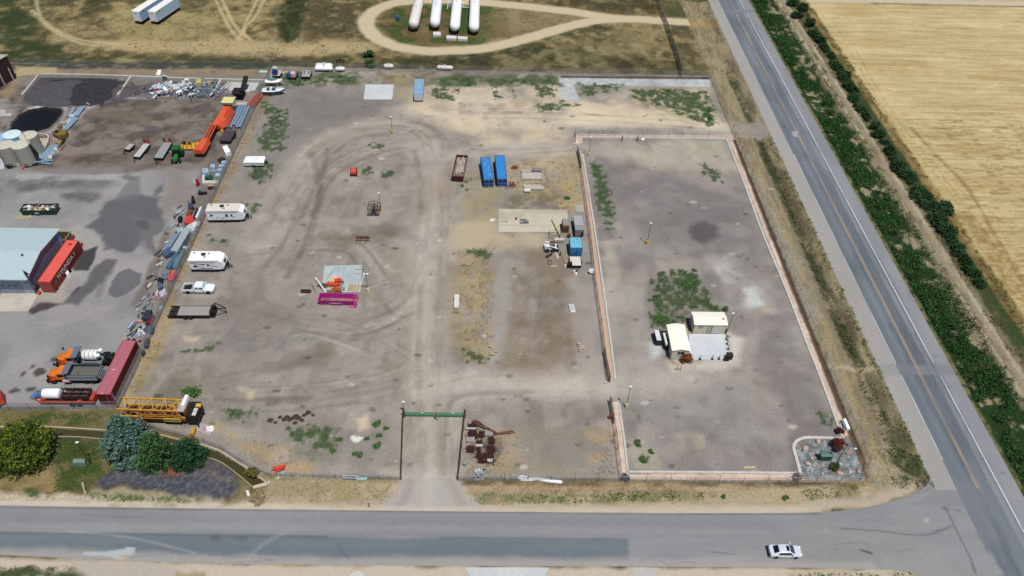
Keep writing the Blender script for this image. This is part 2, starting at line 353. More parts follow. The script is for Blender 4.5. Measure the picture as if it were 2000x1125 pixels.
p.rect(85.5, 89, 95, 330, 'b3a283', .85, .4, .8, 4, (2.2, .38, .06, (1.2, .35))); p.rect(87.8, 95.5, 20, 330, '77694c', .9, .6, .8, 4, (1.2, .7, .2, (1, .4)))
p.rect(90.4, 92.2, 20, 330, 'b9a68c', .9, .5, .4, 4, (1.4, .75, .2, (1, .3))); p.rect(88.4, 89.2, 20, 330, 'a2967a', .8, .3, .3, 4, (1.4, .7, .2, (1, .3)))
p.rect(88.6, 93.8, 20, 330, '9d9176', .7, .5, .6, 5, (2, .75, .2, (1, .3))); p.rect(89.6, 90.3, 20, 330, 'c4b498', .8, .2, .3, 5, (2, .75, .2, (1, .2))); p.rect(91.7, 92.5, 20, 330, 'c4b498', .8, .2, .3, 5, (2, .75, .2, (1, .2))); p.rect(93.6, 97.5, 20, 330, '4c5a34', .85, .6, .9, 5, (2, .62, .12)); p.rect(97, 101.5, 20, 330, 'b2965c', .95, .5, .5, 4)
p.rect(97, 101.5, 20, 330, '7d6838', .8, .5, .5, 4, (.9, .5, .15, (1, .2)))
FX = 99.4
p.rect(FX, 400, 15, 330, 'c6b380', 1, .5, .5, 4); p.rect(FX, 400, 15, 330, 'd6c28e', .8, .5, .5, 4, (9, .5, .15)); p.rect(FX, 400, 15, 330, 'b2935c', .4, .5, .5, 4, (7, .42, .12, (.5, 1)))
p.rect(FX, 400, 15, 330, 'a98f52', .38, .5, .5, 4, (.7, .42, .1, (.05, 1))); p.rect(FX, 400, 15, 330, 'dccb9c', .35, .5, .5, 4, (.8, .42, .1, (.07, 1)))
p.rect(FX, 400, 15, 170, '8d7440', .6, 6, 3, 9, (.5, .33, .06, (.2, 1)))
p.rect(FX, 400, 15, 330, '8f7a44', .22, .5, .5, 4, (.55, .3, .05, (.03, 1))); p.rect(FX, 400, 236.6, 240, 'd4c5ae', .95, .4, .3); p.rect(FX + 20, 400, 235.9, 236.7, '6f6446', .7, .3, .3)
for ln in ([(1780, 250), (1830, 305), (1880, 355), (1910, 400), (1950, 470), (2010, 570)],): p.line(ln, .9, '8f7440', .8, .4, .4, 3, (1, .75, .2))
for dx in (0, 12): p.line([(1640 + dx, 60), (1700 + dx, 170), (1745 + dx, 240), (1800 + dx, 310), (1850 + dx, 370), (1960 + dx, 520)], .5, 'a3854c', .6, .4, .3, 3, (1, .6, .2))
p.poly([(1835, 415), (1900, 415), (1985, 520), (2010, 600), (1960, 560), (1880, 440)], '93763f', .7, 1, 1, 3, (1, .6, .15))
zone[(X > FX + .2) & (X < 500)] = 3; zone[(X > FX) & (Y > 236.4)] = 0
# --- the gravel lot
LOT = [(-59.6, 62.3), (-59.6, 187.5), (57.9, 187), (57.9, 62.2)]
LOTP = [(-59.5, 187.4), (58, 187), (58, 62.2), (-4.7, 62.2), (-4.4, 55), (-13.5, 55), (-13.3, 62.2), (-30, 62.2), (-46, 64.5), (-50, 70), (-59.5, 72)]
p.poly(LOTP, '9b928c', 1, .3, .2, 3, None, True)
T = (4, .55, .2)
p.poly(LOTP, '8f8683', .45, .3, .2, 3, (14, .5, .25), True); p.poly(LOTP, 'a89d90', .45, .3, .2, 3, (18, .5, .25), True); p.poly(LOTP, '7d736e', .35, .3, .2, 3, (1.3, .42, .15, (1, .5)), True); p.poly(LOTP, 'b3a89a', .35, .3, .2, 3, (2.2, .42, .15, (.6, 1)), True)
# north-east tan sand
p.poly([(800, 195), (850, 170), (1100, 165), (1130, 195), (1240, 180), (1380, 175), (1405, 240), (1110, 246), (1100, 300), (980, 300), (880, 260), (820, 215)], 'c9b496', .9, 2.5, 2, 8, (5, .66, .2))
p.poly([(840, 180), (1090, 180), (1100, 225), (900, 230)], 'd6c4a6', .6, 2, 2, 6, (4, .5, .15)); p.poly([(1000, 235), (1110, 225), (1110, 260), (900, 265)], 'b8a890', .6, 2, 2, 6, T)
p.poly([(1120, 200), (1400, 220), (1405, 248), (1120, 244)], 'cdb998', .85, 1.5, 1, 6); p.poly([(1230, 170), (1385, 175), (1400, 230), (1330, 240), (1250, 205)], '9c9068', .75, 1, 1.5, 4, (2, .6, .15))
p.poly([(1090, 195), (1215, 230), (1110, 246)], 'd3bf9e', .7, 1.5, 1)
for q in ([(960, 182), (985, 180), (990, 190), (975, 200)], [(1000, 192), (1035, 188), (1032, 206), (1005, 208)]): p.poly(q, 'a9a4a0', .6, 1, .5)
p.poly([(1003, 200), (1035, 192), (1030, 206), (1005, 208)], 'c9a76a', .7, .5, .5)
# pale gravel L in the far corner
p.poly([(1091, 150), (1385, 154), (1387, 170), (1230, 167), (1120, 165), (1132, 198), (1098, 198)], 'a9b0b4', 1, .3, .3, 2); p.poly([(1091, 150), (1385, 154), (1387, 170), (1230, 167), (1120, 165), (1132, 198), (1098, 198)], 'c2c6c8', .6, .3, .3, 2, (1, .5, .2))
p.poly([(1095, 148), (1385, 151), (1385, 155), (1095, 152)], '4d3a2c', .9, .3, .2)
# rows of weeds and bare earth along the north fence
p.poly([(540, 138), (850, 142), (1095, 146), (1095, 168), (840, 168), (700, 168), (560, 172), (545, 160)], '5d6a3a', .85, 1, 1, 4, (2.5, .62, .15)); p.poly([(855, 150), (925, 148), (935, 170), (860, 168)], '3a6a20', .8, .8, .5)
p.poly([(725, 142), (860, 140), (900, 160), (760, 168)], 'a1886a', .7, 1, 1, 3, (2, .5, .15)); p.poly([(770, 140), (802, 141), (802, 198), (768, 196)], 'a89568', .9, .5, .4, 3, (1.5, .7, .2)); p.poly([(800, 150), (840, 165), (870, 200), (806, 202)], 'b5a58c', .7, 1, 1, 3, T)
# tyre sweeps in the gravel
for (pts, wd, c, a) in (
    ([(470, 500), (540, 380), (600, 290), (680, 250), (770, 240), (835, 255), (850, 300), (848, 400), (835, 560), (830, 700), (835, 850), (838, 990)], 9, 'b0a498', .5),
    ([(500, 470), (570, 350), (620, 290), (700, 255), (780, 248), (838, 270)], 2.2, '988573', .55), ([(560, 400), (640, 290), (720, 266), (800, 262)], 1.2, '857a70', .4),
    ([(520, 520), (600, 400), (640, 310), (700, 270)], 1.2, '7f7672', .45), ([(610, 300), (625, 380), (600, 470), (560, 540)], 1.4, '7d736e', .5), ([(640, 290), (628, 360), (610, 420)], 1.0, '75706e', .5),
    ([(750, 460), (790, 560), (800, 650), (790, 720)], 5, '9a8a78', .5), ([(820, 400), (800, 520), (805, 640), (795, 760), (800, 900), (790, 980)], 1.4, 'a38f80', .6), ([(870, 420), (855, 560), (860, 700), (870, 830)], 1.2, 'a8998a', .5),
    ([(815, 820), (818, 900), (800, 985)], 1.3, 'b29b8c', .7), ([(860, 820), (858, 900), (880, 985)], 1.3, 'b09c90', .6), ([(838, 820), (838, 985)], 4, 'bcb2ac', .5),
    ([(848, 806), (850, 790), (872, 775), (930, 765), (1000, 768)], 1.0, '8d817a', .6), ([(840, 790), (850, 765), (890, 750), (960, 745)], 2.5, '968b84', .45), ([(900, 745), (1000, 740), (1100, 745), (1200, 750)], 6, 'b8ae a2'.replace(' ', ''), .6),
    ([(1200, 750), (1280, 760), (1380, 750), (1450, 700)], 7, 'b3aaa2', .5), ([(560, 720), (480, 725), (420, 735)], 1.0, '837a74', .55), ([(600, 700), (560, 712), (520, 712)], 1.6, '82766c', .6), ([(640, 680), (610, 700), (560, 716), (500, 730)], 2.0, '8a7b6c', .6),
    ([(420, 780), (520, 780), (610, 775)], .8, '827975', .6), ([(525, 788), (600, 780)], 1.2, '776f6c', .7), ([(570, 760), (650, 752)], .9, '857a72', .5), ([(700, 560), (770, 610), (790, 690)], 2.2, '968774', .35),
    ([(1130, 250), (1020, 290), (930, 340), (890, 330)], 2.5, 'a89f98', .5), ([(1135, 262), (1090, 285), (960, 290)], 3, '999290', .5), ([(1190, 310), (1300, 290), (1420, 330), (1500, 470), (1560, 600)], 8, 'a9a098', .4)):
    p.line(pts, wd, c, min(.85, a * 1.3), wd * .3, wd * .15, 5, (2.4, .68, .25))
random.seed(12)
FL = [[(470, 520), (540, 380), (600, 290), (680, 250), (770, 240), (835, 258), (852, 310), (848, 400), (835, 560), (830, 700), (838, 850), (838, 995)], [(400, 760), (520, 770), (640, 760), (760, 740), (820, 700)], [(860, 1000), (852, 850), (880, 770), (1000, 755), (1180, 752)], [(830, 640), (760, 560), (700, 480), (600, 470), (480, 480)], [(600, 690), (700, 640), (790, 600), (830, 520)], [(1135, 280), (1000, 290), (900, 300), (850, 360)], [(1140, 300), (1300, 330), (1440, 420), (1520, 560), (1560, 700), (1480, 800), (1260, 770)], [(1220, 760), (1360, 740), (1460, 660), (1440, 540), (1350, 420), (1200, 310)], [(830, 230), (1000, 225), (1250, 235), (1410, 250), (1480, 255)], [(420, 560), (560, 620), (700, 640), (800, 600)], [(980, 740), (1050, 640), (1060, 540), (1000, 500)], [(560, 560), (600, 440), (650, 340), (760, 290), (820, 300), (830, 420)], [(440, 700), (560, 640), (640, 640), (780, 700), (820, 780)]]
for fl in FL:
    for k in range(8):
        off = random.uniform(-3.6, 3.6); w = smooth_pts(wpts(fl)); q_ = []
        for i, a in enumerate(w):
            b = w[min(i + 1, len(w) - 1)]; a0 = w[max(i - 1, 0)]; dx, dy = b[0] - a0[0], b[1] - a0[1]; l_ = math.hypot(dx, dy) + 1e-6; q_.append((a[0] - dy / l_ * off + random.gauss(0, .1), a[1] + dx / l_ * off))
        i0 = random.randint(0, len(q_) // 3); i1 = random.randint(len(q_) * 2 // 3, len(q_)); p.line(q_[i0:i1], random.uniform(.3, .9), random.choice(('70665f', '7a7066', 'c2b8ac', '857866', '8a7a68', 'beb4a8')), random.uniform(.28, .6), .35, .3, 4, (4, .55, .25), w=True, sm=False)
for cx, cy, rr in ((968, 562, 5.5), (790, 600, 6), (845, 715, 5), (1245, 762, 2.4), (1140, 815, 3.4), (1030, 740, 6), (585, 575, 3)):
    q = P(cx, cy); ring = [(q.x + rr * math.cos(a * .35), q.y + rr * math.sin(a * .35)) for a in range(14)]
    p.line(ring, .5, '8a7f76', .45, .3, .1, 3, (2, .7, .2), w=True); p.line([(x * .86 + q.x * .14, y * .86 + q.y * .14) for x, y in ring], .35, '867c74', .4, .2, .1, 3, (2, .6, .2), w=True)
# brown earth zones
p.poly([(990, 520), (1040, 490), (1120, 500), (1130, 620), (1130, 730), (1060, 745), (960, 730), (985, 640)], '94806a', .85, 2, 2, 6, (4, .68, .2)); p.poly([(1000, 560), (1115, 560), (1125, 700), (980, 700)], '8a745e', .5, 2, 2, 5, (3, .5, .15))
p.poly([(960, 500), (1000, 500), (1000, 560), (965, 720), (958, 720)], 'a19b96', .85, 1, 1, 5); p.poly([(1110, 545), (1160, 560), (1175, 740), (1130, 730)], 'a39b92', .8, 1.5, 1.5, 5)
p.poly([(880, 440), (970, 410), (975, 455), (1060, 458), (1070, 478), (960, 492), (880, 488)], 'bba887', .9, 1.5, 1, 5); p.poly([(895, 488), (965, 484), (962, 620), (955, 712), (900, 712), (880, 660), (878, 590)], '9c8c66', .85, 1, 1.2, 4, (3, .64, .15))
p.poly([(895, 488), (965, 484), (962, 620), (955, 712), (900, 712), (880, 660), (878, 590)], 'b59a68', .6, 1, 1.2, 4, (1.4, .48, .1)); p.poly([(860, 480), (900, 500), (878, 600), (845, 560)], '94846f', .6, 2, 1.5, 4, T)
p.poly([(900, 340), (1130, 300), (1140, 420), (1110, 408), (975, 405), (970, 440), (900, 430)], 'a99870', .85, 1, 1, 5, (3, .64, .15)); p.poly([(985, 330), (1060, 310), (1130, 310), (1140, 420), (1100, 405), (1000, 375)], 'bd9f66', .7, 1, 1, 4, (1.8, .5, .15))
p.poly([(985, 300), (1130, 295), (1130, 330), (990, 330)], 'bfa98a', .6, 1, 1, 4, T); p.poly([(1000, 375), (1110, 380), (1110, 407), (975, 407)], '7c7457', .7, 1, 1, 4, (1.8, .58, .15))
p.poly([(830, 330), (880, 330), (880, 380), (850, 400), (820, 380)], 'a4886a', .55, 2, 1, 4, T); p.poly([(600, 455), (800, 445), (810, 470), (640, 480), (560, 480)], '857764', .65, 1.5, 1, 4, (3, .62, .2)); p.poly([(680, 440), (800, 440), (800, 460), (690, 465)], '7d7468', .5, 1, 1)
p.poly([(590, 685), (650, 680), (655, 700), (600, 715), (570, 705)], '877563', .7, 1, 1, 4, T); p.poly([(390, 700), (425, 700), (425, 725), (395, 745)], '86765f', .75, 1, 1, 3, T); p.poly([(355, 655), (395, 655), (390, 668), (360, 668)], 'c9b292', .85, .5, .5, 2)
p.poly([(480, 765), (500, 760), (495, 780), (482, 782)], 'c4b193', .8, .5, .3); p.poly([(465, 755), (485, 758), (470, 766)], 'c4b59c', .7, .5, .3); p.poly([(698, 818), (718, 810), (722, 835), (700, 842)], 'cbb492', .95, .6, .4); p.poly([(684, 850), (710, 855), (697, 866), (688, 862)], 'dad6cc', .95, .2, .4, 1)
p.poly([(1170, 520), (1200, 500), (1230, 560), (1180, 600)], 'b0a99a', .7, 1, 1)
# left edge of dry weeds along the fence
p.poly([(522, 165), (540, 175), (505, 235), (480, 300), (440, 370), (410, 430), (372, 500), (345, 580), (330, 640), (300, 720), (255, 790), (235, 792), (270, 700), (325, 590), (370, 470), (430, 350), (490, 230)], 'a88a50', .9, .5, .6, 2, (1.2, .68, .2))
p.poly([(330, 600), (355, 590), (330, 660), (300, 720), (260, 790), (232, 795), (275, 700)], 'b59c6a', .7, .5, .6, 2, (1, .55, .15)); p.poly([(505, 190), (530, 180), (500, 240), (486, 250)], '96703a', .7, .5, .5, 2)
p.poly([(230, 795), (300, 700), (340, 700), (400, 745), (400, 800), (380, 830)], '8f8268', .6, 1, 1.5, 4, (2, .6, .2)); p.poly([(330, 730), (400, 750), (370, 800), (290, 790)], '82776c', .6, 1, 1)
# bottom of the lot
p.poly([(400, 815), (440, 830), (560, 900), (640, 925), (560, 930), (500, 890), (430, 860)], 'b29a6a', .8, 1, 1, 4, (2, .64, .2)); p.poly([(440, 850), (560, 870), (620, 915), (540, 915)], 'c09a5c', .6, 1, 1, 3, (1.4, .5, .15)); p.poly([(545, 830), (655, 820), (660, 900), (600, 915), (560, 870)], '7e8062', .7, 1, 1.5, 4, (1.6, .6, .15))
p.poly([(735, 915), (775, 912), (778, 930), (740, 930)], 'bdb2a0', .5, .5, .5); p.poly([(905, 825), (1200, 840), (1210, 935), (900, 935)], 'a4957c', .75, 1, 1, 4, (4, .56, .15)); p.poly([(960, 840), (1010, 850), (1000, 930), (950, 930)], 'b89c6c', .6, 1, 1, 3, (2, .56, .15))
p.poly([(1110, 840), (1200, 850), (1208, 935), (1150, 930)], 'b89762', .7, .8, 1, 3, (2, .5, .12)); p.poly([(1060, 840), (1130, 845), (1140, 910), (1060, 900)], '958f88', .6, 1, 1); p.poly([(1115, 795), (1175, 795), (1180, 825), (1120, 830)], '8b837c', .6, 1, 1)
p.poly([(930, 850), (980, 850), (985, 905), (935, 905)], '6a6648', .6, .5, .8, 2, (1, .55, .2))
WEED1 = [[(520, 232), (560, 205), (570, 240), (562, 290), (540, 300), (505, 300), (498, 270)], [(505, 190), (545, 205), (560, 225), (530, 235), (510, 225)], [(480, 320), (535, 318), (530, 350), (505, 362), (485, 345)], [(480, 395), (515, 392), (505, 420), (440, 436), (430, 428), (478, 428)], [(715, 275), (755, 278), (748, 292), (716, 290)], [(745, 330), (772, 335), (768, 350), (742, 348)], [(705, 322), (735, 325), (730, 345), (705, 345)], [(350, 685), (420, 675), (415, 690), (352, 692)], [(352, 760), (395, 752), (390, 785), (358, 790)], [(300, 770), (330, 760), (325, 785), (300, 780)], [(420, 797), (505, 798), (500, 826), (470, 828), (425, 812)], [(555, 835), (650, 822), (662, 850), (655, 888), (610, 900), (570, 870)], [(905, 485), (968, 484), (960, 510), (915, 500)], [(888, 675), (960, 690), (955, 712), (905, 712)], [(905, 345), (925, 350), (912, 375), (902, 362)], [(400, 455), (450, 470), (445, 482), (405, 475)]]
WEED2 = [[(1268, 540), (1310, 520), (1360, 535), (1400, 590), (1420, 612), (1345, 612), (1310, 640), (1270, 640)], [(1362, 318), (1378, 318), (1412, 338), (1414, 362), (1395, 360), (1372, 345)], [(1345, 522), (1358, 525), (1375, 560), (1360, 590), (1330, 570), (1325, 545)], [(1270, 545), (1300, 525), (1290, 560), (1300, 600), (1340, 610), (1350, 640), (1290, 645), (1265, 590)], [(1330, 585), (1395, 585), (1418, 600), (1405, 612), (1340, 612)], [(1265, 605), (1310, 612), (1300, 640), (1282, 640), (1268, 625)], [(1150, 310), (1180, 320), (1205, 400), (1200, 460), (1188, 462), (1160, 400)], [(1240, 880), (1270, 890), (1265, 905), (1240, 905)], [(1590, 800), (1640, 815), (1640, 840), (1600, 835)]]
WEED3 = [[(545, 142), (700, 145), (700, 165), (620, 166), (560, 172)], [(862, 152), (925, 150), (935, 168), (865, 170)], [(935, 150), (1090, 152), (1090, 168), (975, 168), (940, 160)], [(960, 168), (975, 165), (982, 192), (965, 195)], [(1000, 175), (1015, 172), (1010, 195), (1000, 195)], [(1040, 165), (1090, 165), (1085, 190), (1050, 198)], [(1035, 205), (1100, 195), (1140, 205), (1060, 222)], [(1225, 172), (1385, 175), (1405, 240), (1385, 248), (1300, 215), (1228, 195)], [(1360, 212), (1395, 218), (1408, 245), (1380, 245)], [(1125, 160), (1220, 165), (1210, 180), (1130, 190)], [(840, 170), (900, 172), (890, 200), (845, 195)]]
def weedmask(x, y, q, sd, sc, cov): return fbm(x, y, sc, sd, 3) - (1 - cov - .08) - .22 * (1 - sstep(0, 1.8, sdist_line(x, y, q, True)))
def paint_weeds():
    for L_, sd, sc, cov in ((WEED1, 3, 1.0, .57), (WEED2, 5, .9, .57), (WEED3, 7, 1.1, .56)):
        for pl in L_:
            q = wpts(pl); k = p._sub(q, 1); x, y = p.x[k], p.y[k]; p._mix(k, inside(x, y, q) * sstep(-.06, .06, weedmask(x, y, q, sd, sc, cov)) * .5, '6f7c58', None); p._mix(k, inside(x, y, q) * sstep(.05, .14, weedmask(x, y, q, sd, sc, cov)) * .6, '3f5c30', None)
# east enclosure
ENC = [(1136, 268), (1418, 272), (1600, 733), (1646, 855), (1550, 860), (1556, 921), (1228, 919)]
p.poly(ENC, '958d8b', .85, .3, .2); p.poly(ENC, '8a8284', .6, .3, .2, 3, (7, .5, .15)); p.poly(ENC, '817879', .4, .3, .2, 3, (1.6, .4, .12)); p.poly(ENC, 'aaa098', .6, .3, .2, 3, (10, .45, .12))
p.poly([(1180, 280), (1410, 275), (1440, 330), (1330, 340), (1230, 310)], 'b7ab94', .8, 2, 2, 6, T); p.poly([(1200, 330), (1330, 340), (1480, 420), (1500, 480), (1330, 480), (1210, 420)], '8c8486', .7, 2, 2, 6, T)
pass; p.poly([(1380, 505), (1430, 490), (1455, 540), (1490, 590), (1450, 602), (1420, 560)], 'b3b4b0', .6, 1.5, 1, 4, T); p.poly([(1450, 560), (1478, 558), (1490, 595), (1462, 600)], 'bfc3c2', .7, .6, .8, 2)
p.poly([(1395, 518), (1410, 520), (1410, 540), (1398, 535)], 'bcbcb8', .7, .4, .4); p.poly([(1488, 598), (1518, 604), (1510, 615), (1490, 610)], 'bfa78c', .7, .6, .3); p.poly([(1170, 560), (1260, 520), (1280, 600), (1260, 700), (1200, 740), (1180, 640)], 'aca49c', .6, 2, 2, 6)
p.poly([(1500, 600), (1600, 740), (1630, 830), (1560, 850), (1480, 700)], '847c7d', .7, 2, 2, 6, T); p.poly([(1480, 480), (1540, 560), (1560, 640), (1500, 640), (1440, 520)], '877e80', .6, 2, 2, 6, T); p.poly([(1270, 535), (1400, 540), (1420, 615), (1270, 640), (1255, 590)], '857a74', .6, 1, 1, 4); p.poly([(1285, 510), (1350, 505), (1350, 540), (1280, 540)], 'b3a396', .6, 1, 1)
p.poly([(1420, 650), (1450, 660), (1440, 715), (1360, 725), (1345, 705), (1420, 702)], 'cac2b8', .8, 1, .7); p.poly([(1300, 702), (1345, 702), (1350, 722), (1310, 728)], 'c9b6a8', .85, .6, .4); p.poly([(1300, 635), (1350, 630), (1345, 660), (1300, 655)], 'c2a680', .9, .4, .4)
p.poly([(1266, 670), (1290, 668), (1296, 690), (1275, 700)], 'bcc4c8', .8, .8, .4); p.poly([(1288, 665), (1306, 650), (1308, 700), (1320, 710), (1295, 700)], '9a7a48', .8, .4, .4, 1, (.8, .6, .2)); p.poly([(1340, 735), (1355, 735), (1352, 745), (1345, 744)], 'b4b8bc', .6, .8, .3)
p.poly([(1240, 830), (1290, 860), (1370, 860), (1370, 918), (1235, 915)], 'b3a98f', .75, 1, 2, 5, (3, .5, .15)); p.poly([(1217, 790), (1260, 800), (1250, 850), (1225, 870)], '89837f', .7, .8, .8); p.poly([(1215, 760), (1235, 758), (1232, 770), (1217, 772)], 'a7aeb4', .6, .6, .3)
p.poly([(1146, 300), (1190, 320), (1205, 420), (1190, 470), (1172, 460)], '7d7c70', .6, 1, 1, 3, T); p.poly([(1176, 455), (1200, 470), (1210, 540), (1190, 600), (1178, 560)], 'b6ad9a', .7, 1, 1); p.spot(1170, 458, 3, 2, '757070', .5)
p.poly([(1545, 855), (1560, 862), (1560, 920), (1548, 918)], '77706e', .6, .8, .4)
zone[inside(X, Y, LOTP)] = 1
p.poly([(1170, 278), (1412, 274), (1450, 335), (1340, 330), (1280, 318), (1200, 318)], 'b9ae9a', .6, 3, 2, 6); p.poly([(1190, 345), (1300, 345), (1440, 390), (1490, 470), (1420, 500), (1240, 470), (1205, 420)], '857c80', .5, 4, 3, 7); p.poly([(1225, 715), (1350, 730), (1450, 715), (1500, 840), (1360, 850), (1260, 800)], 'a89f99', .4, 4, 3, 7); p.poly([(1500, 690), (1600, 760), (1640, 850), (1560, 850), (1480, 760)], '837a7c', .5, 2, 2, 6)
p.poly([(470, 190), (700, 175), (800, 200), (700, 240), (600, 280), (540, 380), (500, 480), (440, 520), (450, 380)], '8a8383', .5, 4, 3, 8); p.poly([(430, 600), (600, 560), (640, 620), (560, 690), (430, 720)], '8b8280', .45, 4, 3, 8); p.poly([(770, 430), (850, 430), (850, 720), (900, 760), (1180, 752), (1180, 790), (900, 800), (850, 1000), (800, 1000), (790, 760)], 'b3a89e', .4, 2.5, 2, 8)
p.poly(LOTP, '766c64', .16, .3, .2, 3, (3.5, .36, .1, (1, .7)), True); p.poly(LOTP, 'bdb2a4', .16, .3, .2, 3, (4.5, .36, .1, (.7, 1)), True); p.poly(LOTP, '8c7866', .14, .3, .2, 3, (6, .36, .1), True)
for pts, wd, c, a in (([(838, 1000), (838, 860), (832, 700), (838, 560), (850, 420), (850, 320), (820, 262), (750, 246), (670, 256), (610, 290), (560, 370), (500, 470)], 7, 'b8ac9f', .35), ([(815, 990), (820, 860), (815, 700), (822, 560)], 1.2, '8f7e70', .45), ([(862, 990), (858, 860), (856, 700), (862, 540)], 1.2, '93836f', .4), ([(830, 760), (900, 745), (1050, 745), (1200, 750), (1300, 745), (1420, 700)], 5, 'c0b6a9', .5), ([(800, 215), (920, 240), (1100, 235), (1300, 232), (1420, 250)], 6, 'd3c2a4', .55), ([(850, 300), (950, 300), (1060, 285), (1135, 290), (1200, 300)], 4, 'b5ab9f', .5)): p.line(pts, wd, c, a, wd * .4, .8, 5, (3, .7, .3))
p.poly([(1345, 440), (1375, 432), (1405, 445), (1403, 465), (1375, 477), (1350, 465)], '6a6365', .85, 1, .7); p.poly([(1400, 500), (1425, 495), (1450, 540), (1485, 590), (1455, 602), (1425, 560)], 'b9bab6', .5, 2, 2, 4, T); p.poly([(1452, 562), (1478, 560), (1490, 595), (1462, 600)], 'c0c4c2', .5, 1.2, 1, 2)
p.poly([(545, 165), (690, 168), (790, 200), (700, 225), (600, 270), (540, 330), (520, 300), (570, 230)], '857d7e', .45, 3, 2, 7)
for k_ in range(260): q_ = P(random.uniform(380, 1560), random.uniform(190, 925)); r_ = random.uniform(.15, .45); p.spot(*PX((q_.x, q_.y, 0)), r_ * random.uniform(1, 2), r_, random.choice(('5f5853', '6a625c', 'c2bab0', '5f5a50')), random.uniform(.3, .7), .15, .2, .6)
# pink rock strip behind the kerb
STR = [(1118, 262), (1432, 265), (1440, 275), (1690, 905), (1690, 942), (1213, 938), (1187, 785), (1208, 785), (1226, 926), (1650, 926), (1650, 855), (1424, 271), (1136, 269), (1136, 280), (1122, 280)]
p.poly(STR, 'd6b8a4', 1, .15, .15, 1); p.poly(STR, 'd9bda8', .6, .15, .15, 1, (.6, .45, .15)); p.poly(STR, 'b48e7c', .4, .15, .15, 1, (1.2, .45, .15)); p.poly([(1126, 293), (1136, 293), (1202, 745), (1188, 748), (1168, 600), (1150, 450)], 'c9a486', 1, .15, .15)
p.poly([(1630, 832), (1668, 830), (1690, 905), (1680, 912), (1645, 858)], 'b38a5c', .7, .4, .4, 1, (1.2, .6, .2))
# grey stone bed with kerbed corner
BED = [(1553, 868), (1562, 860), (1582, 856), (1646, 857), (1660, 850), (1690, 908), (1690, 936), (1572, 936), (1562, 925)]
p.poly(BED, '84898c', 1, .2, .1, 1); p.poly(BED, '5c6266', .7, .2, .1, 1, (.6, .45, .12)); p.poly(BED, 'b8bcbc', .7, .2, .1, 1, (.5, .35, .1)); p.poly(BED, '8f7258', .6, .2, .1, 1, (2.2, .38, .1)); p.rect(57.3, 58.4, 62, 156, '5e4a34', .9, .2, .2, 2)
paint_weeds()
# --- strip between the lot and the street
p.poly([(-200, 930), (540, 936), (900, 945), (1690, 948), (1790, 930), (1800, 950), (1700, 990), (1500, 1006), (700, 1000), (-200, 988)], 'bfab8c', 1, .4, .4, 3)
p.poly([(520, 936), (780, 938), (760, 985), (640, 985), (530, 965)], 'a89a70', .75, .8, .8, 3, (1.6, .6, .15)); p.poly([(900, 945), (1380, 948), (1500, 952), (1400, 970), (920, 966)], 'b0906a', .75, .6, .6, 3, (1.6, .6, .2)); p.poly([(1400, 955), (1600, 955), (1580, 990), (1420, 985)], 'bda98c', .8, 1, 1, 4, T)
p.poly([(910, 962), (1340, 955), (1400, 968), (1350, 980), (940, 985)], '8a8658', .7, .5, .6, 2, (1.2, .6, .15)); p.poly([(1560, 948), (1690, 945), (1760, 935), (1690, 975), (1600, 980)], '9a8a60', .7, .8, .8, 3, (1.6, .55, .15)); p.poly([(900, 940), (1690, 946), (1690, 952), (900, 948)], '6b5440', .8, .4, .4, 2, (1.4, .6, .2))
p.poly([(1690, 900), (1730, 860), (1790, 900), (1800, 935), (1760, 960), (1690, 950)], 'b39f74', .8, .8, .8, 3, (1.5, .6, .2)); p.poly([(1735, 880), (1792, 890), (1800, 930), (1760, 945), (1745, 920)], '4f5f2c', .85, .6, .8, 2, (1.2, .66, .15))
p.poly([(784, 930), (896, 930), (905, 965), (940, 985), (930, 1002), (745, 1000), (755, 978), (780, 955)], 'b5aba2', 1, .8, .3); p.line([(800, 940), (792, 970), (770, 998)], 1.5, 'a2968e', .6, .6, .2); p.line([(880, 940), (895, 970), (905, 998)], 1.5, 'a89a8c', .6, .6, .2); p.line([(838, 930), (838, 998)], 2, 'c2b8ac', .5, .8, .2)
p.line([(-200, 983), (400, 990), (800, 995), (1300, 998), (1600, 997)], .9, 'cdbca2', .7, .4, .3)
# --- bottom left garden
p.poly([(-200, 800), (235, 800), (300, 835), (400, 870), (520, 945), (510, 962), (430, 985), (200, 982), (-200, 975)], '7d7044', 1, .6, .6, 3)
p.poly([(-200, 805), (235, 805), (225, 833), (-200, 832)], '8f8258', .8, .6, .6, 3, (2, .6, .2)); p.poly([(60, 808), (215, 808), (200, 830), (50, 830)], '4a5e2a', .8, .6, 1, 2.5, (1.6, .62, .15)); p.poly([(90, 855), (195, 858), (200, 930), (170, 965), (100, 960), (110, 900)], '4c5f2b', .85, .8, 1, 2.5, (2.2, .6, .12)); p.poly([(-40, 900), (110, 910), (120, 970), (-60, 970)], 'ab9166', .85, 1, 1, 3, (2, .62, .2))
p.poly([(90, 855), (195, 858), (195, 900), (100, 900)], '3f5024', .6, .8, 1, 2.5, (1.3, .5, .12)); p.poly([(-200, 955), (300, 968), (560, 985), (560, 992), (-200, 986)], 'cdbca6', 1, .5, .6, 2); p.poly([(50, 955), (75, 955), (78, 972), (55, 970)], '3f5c26', .8, .4, .4, 1)
p.poly([(455, 940), (520, 940), (545, 965), (520, 985), (430, 985)], 'a08e6c', .8, .6, .6, 2, (1.2, .6, .2)); p.poly([(175, 955), (240, 950), (330, 963), (430, 968), (420, 982), (180, 975)], 'b5a98c', .85, .5, .5, 2); p.poly([(180, 963), (400, 972), (395, 980), (190, 974)], '4f6a34', .8, .4, .4, 1.2, (.9, .55, .12))
RK = [(178, 950), (215, 925), (260, 905), (400, 890), (440, 905), (470, 940), (462, 965), (430, 975), (330, 962), (240, 948)]
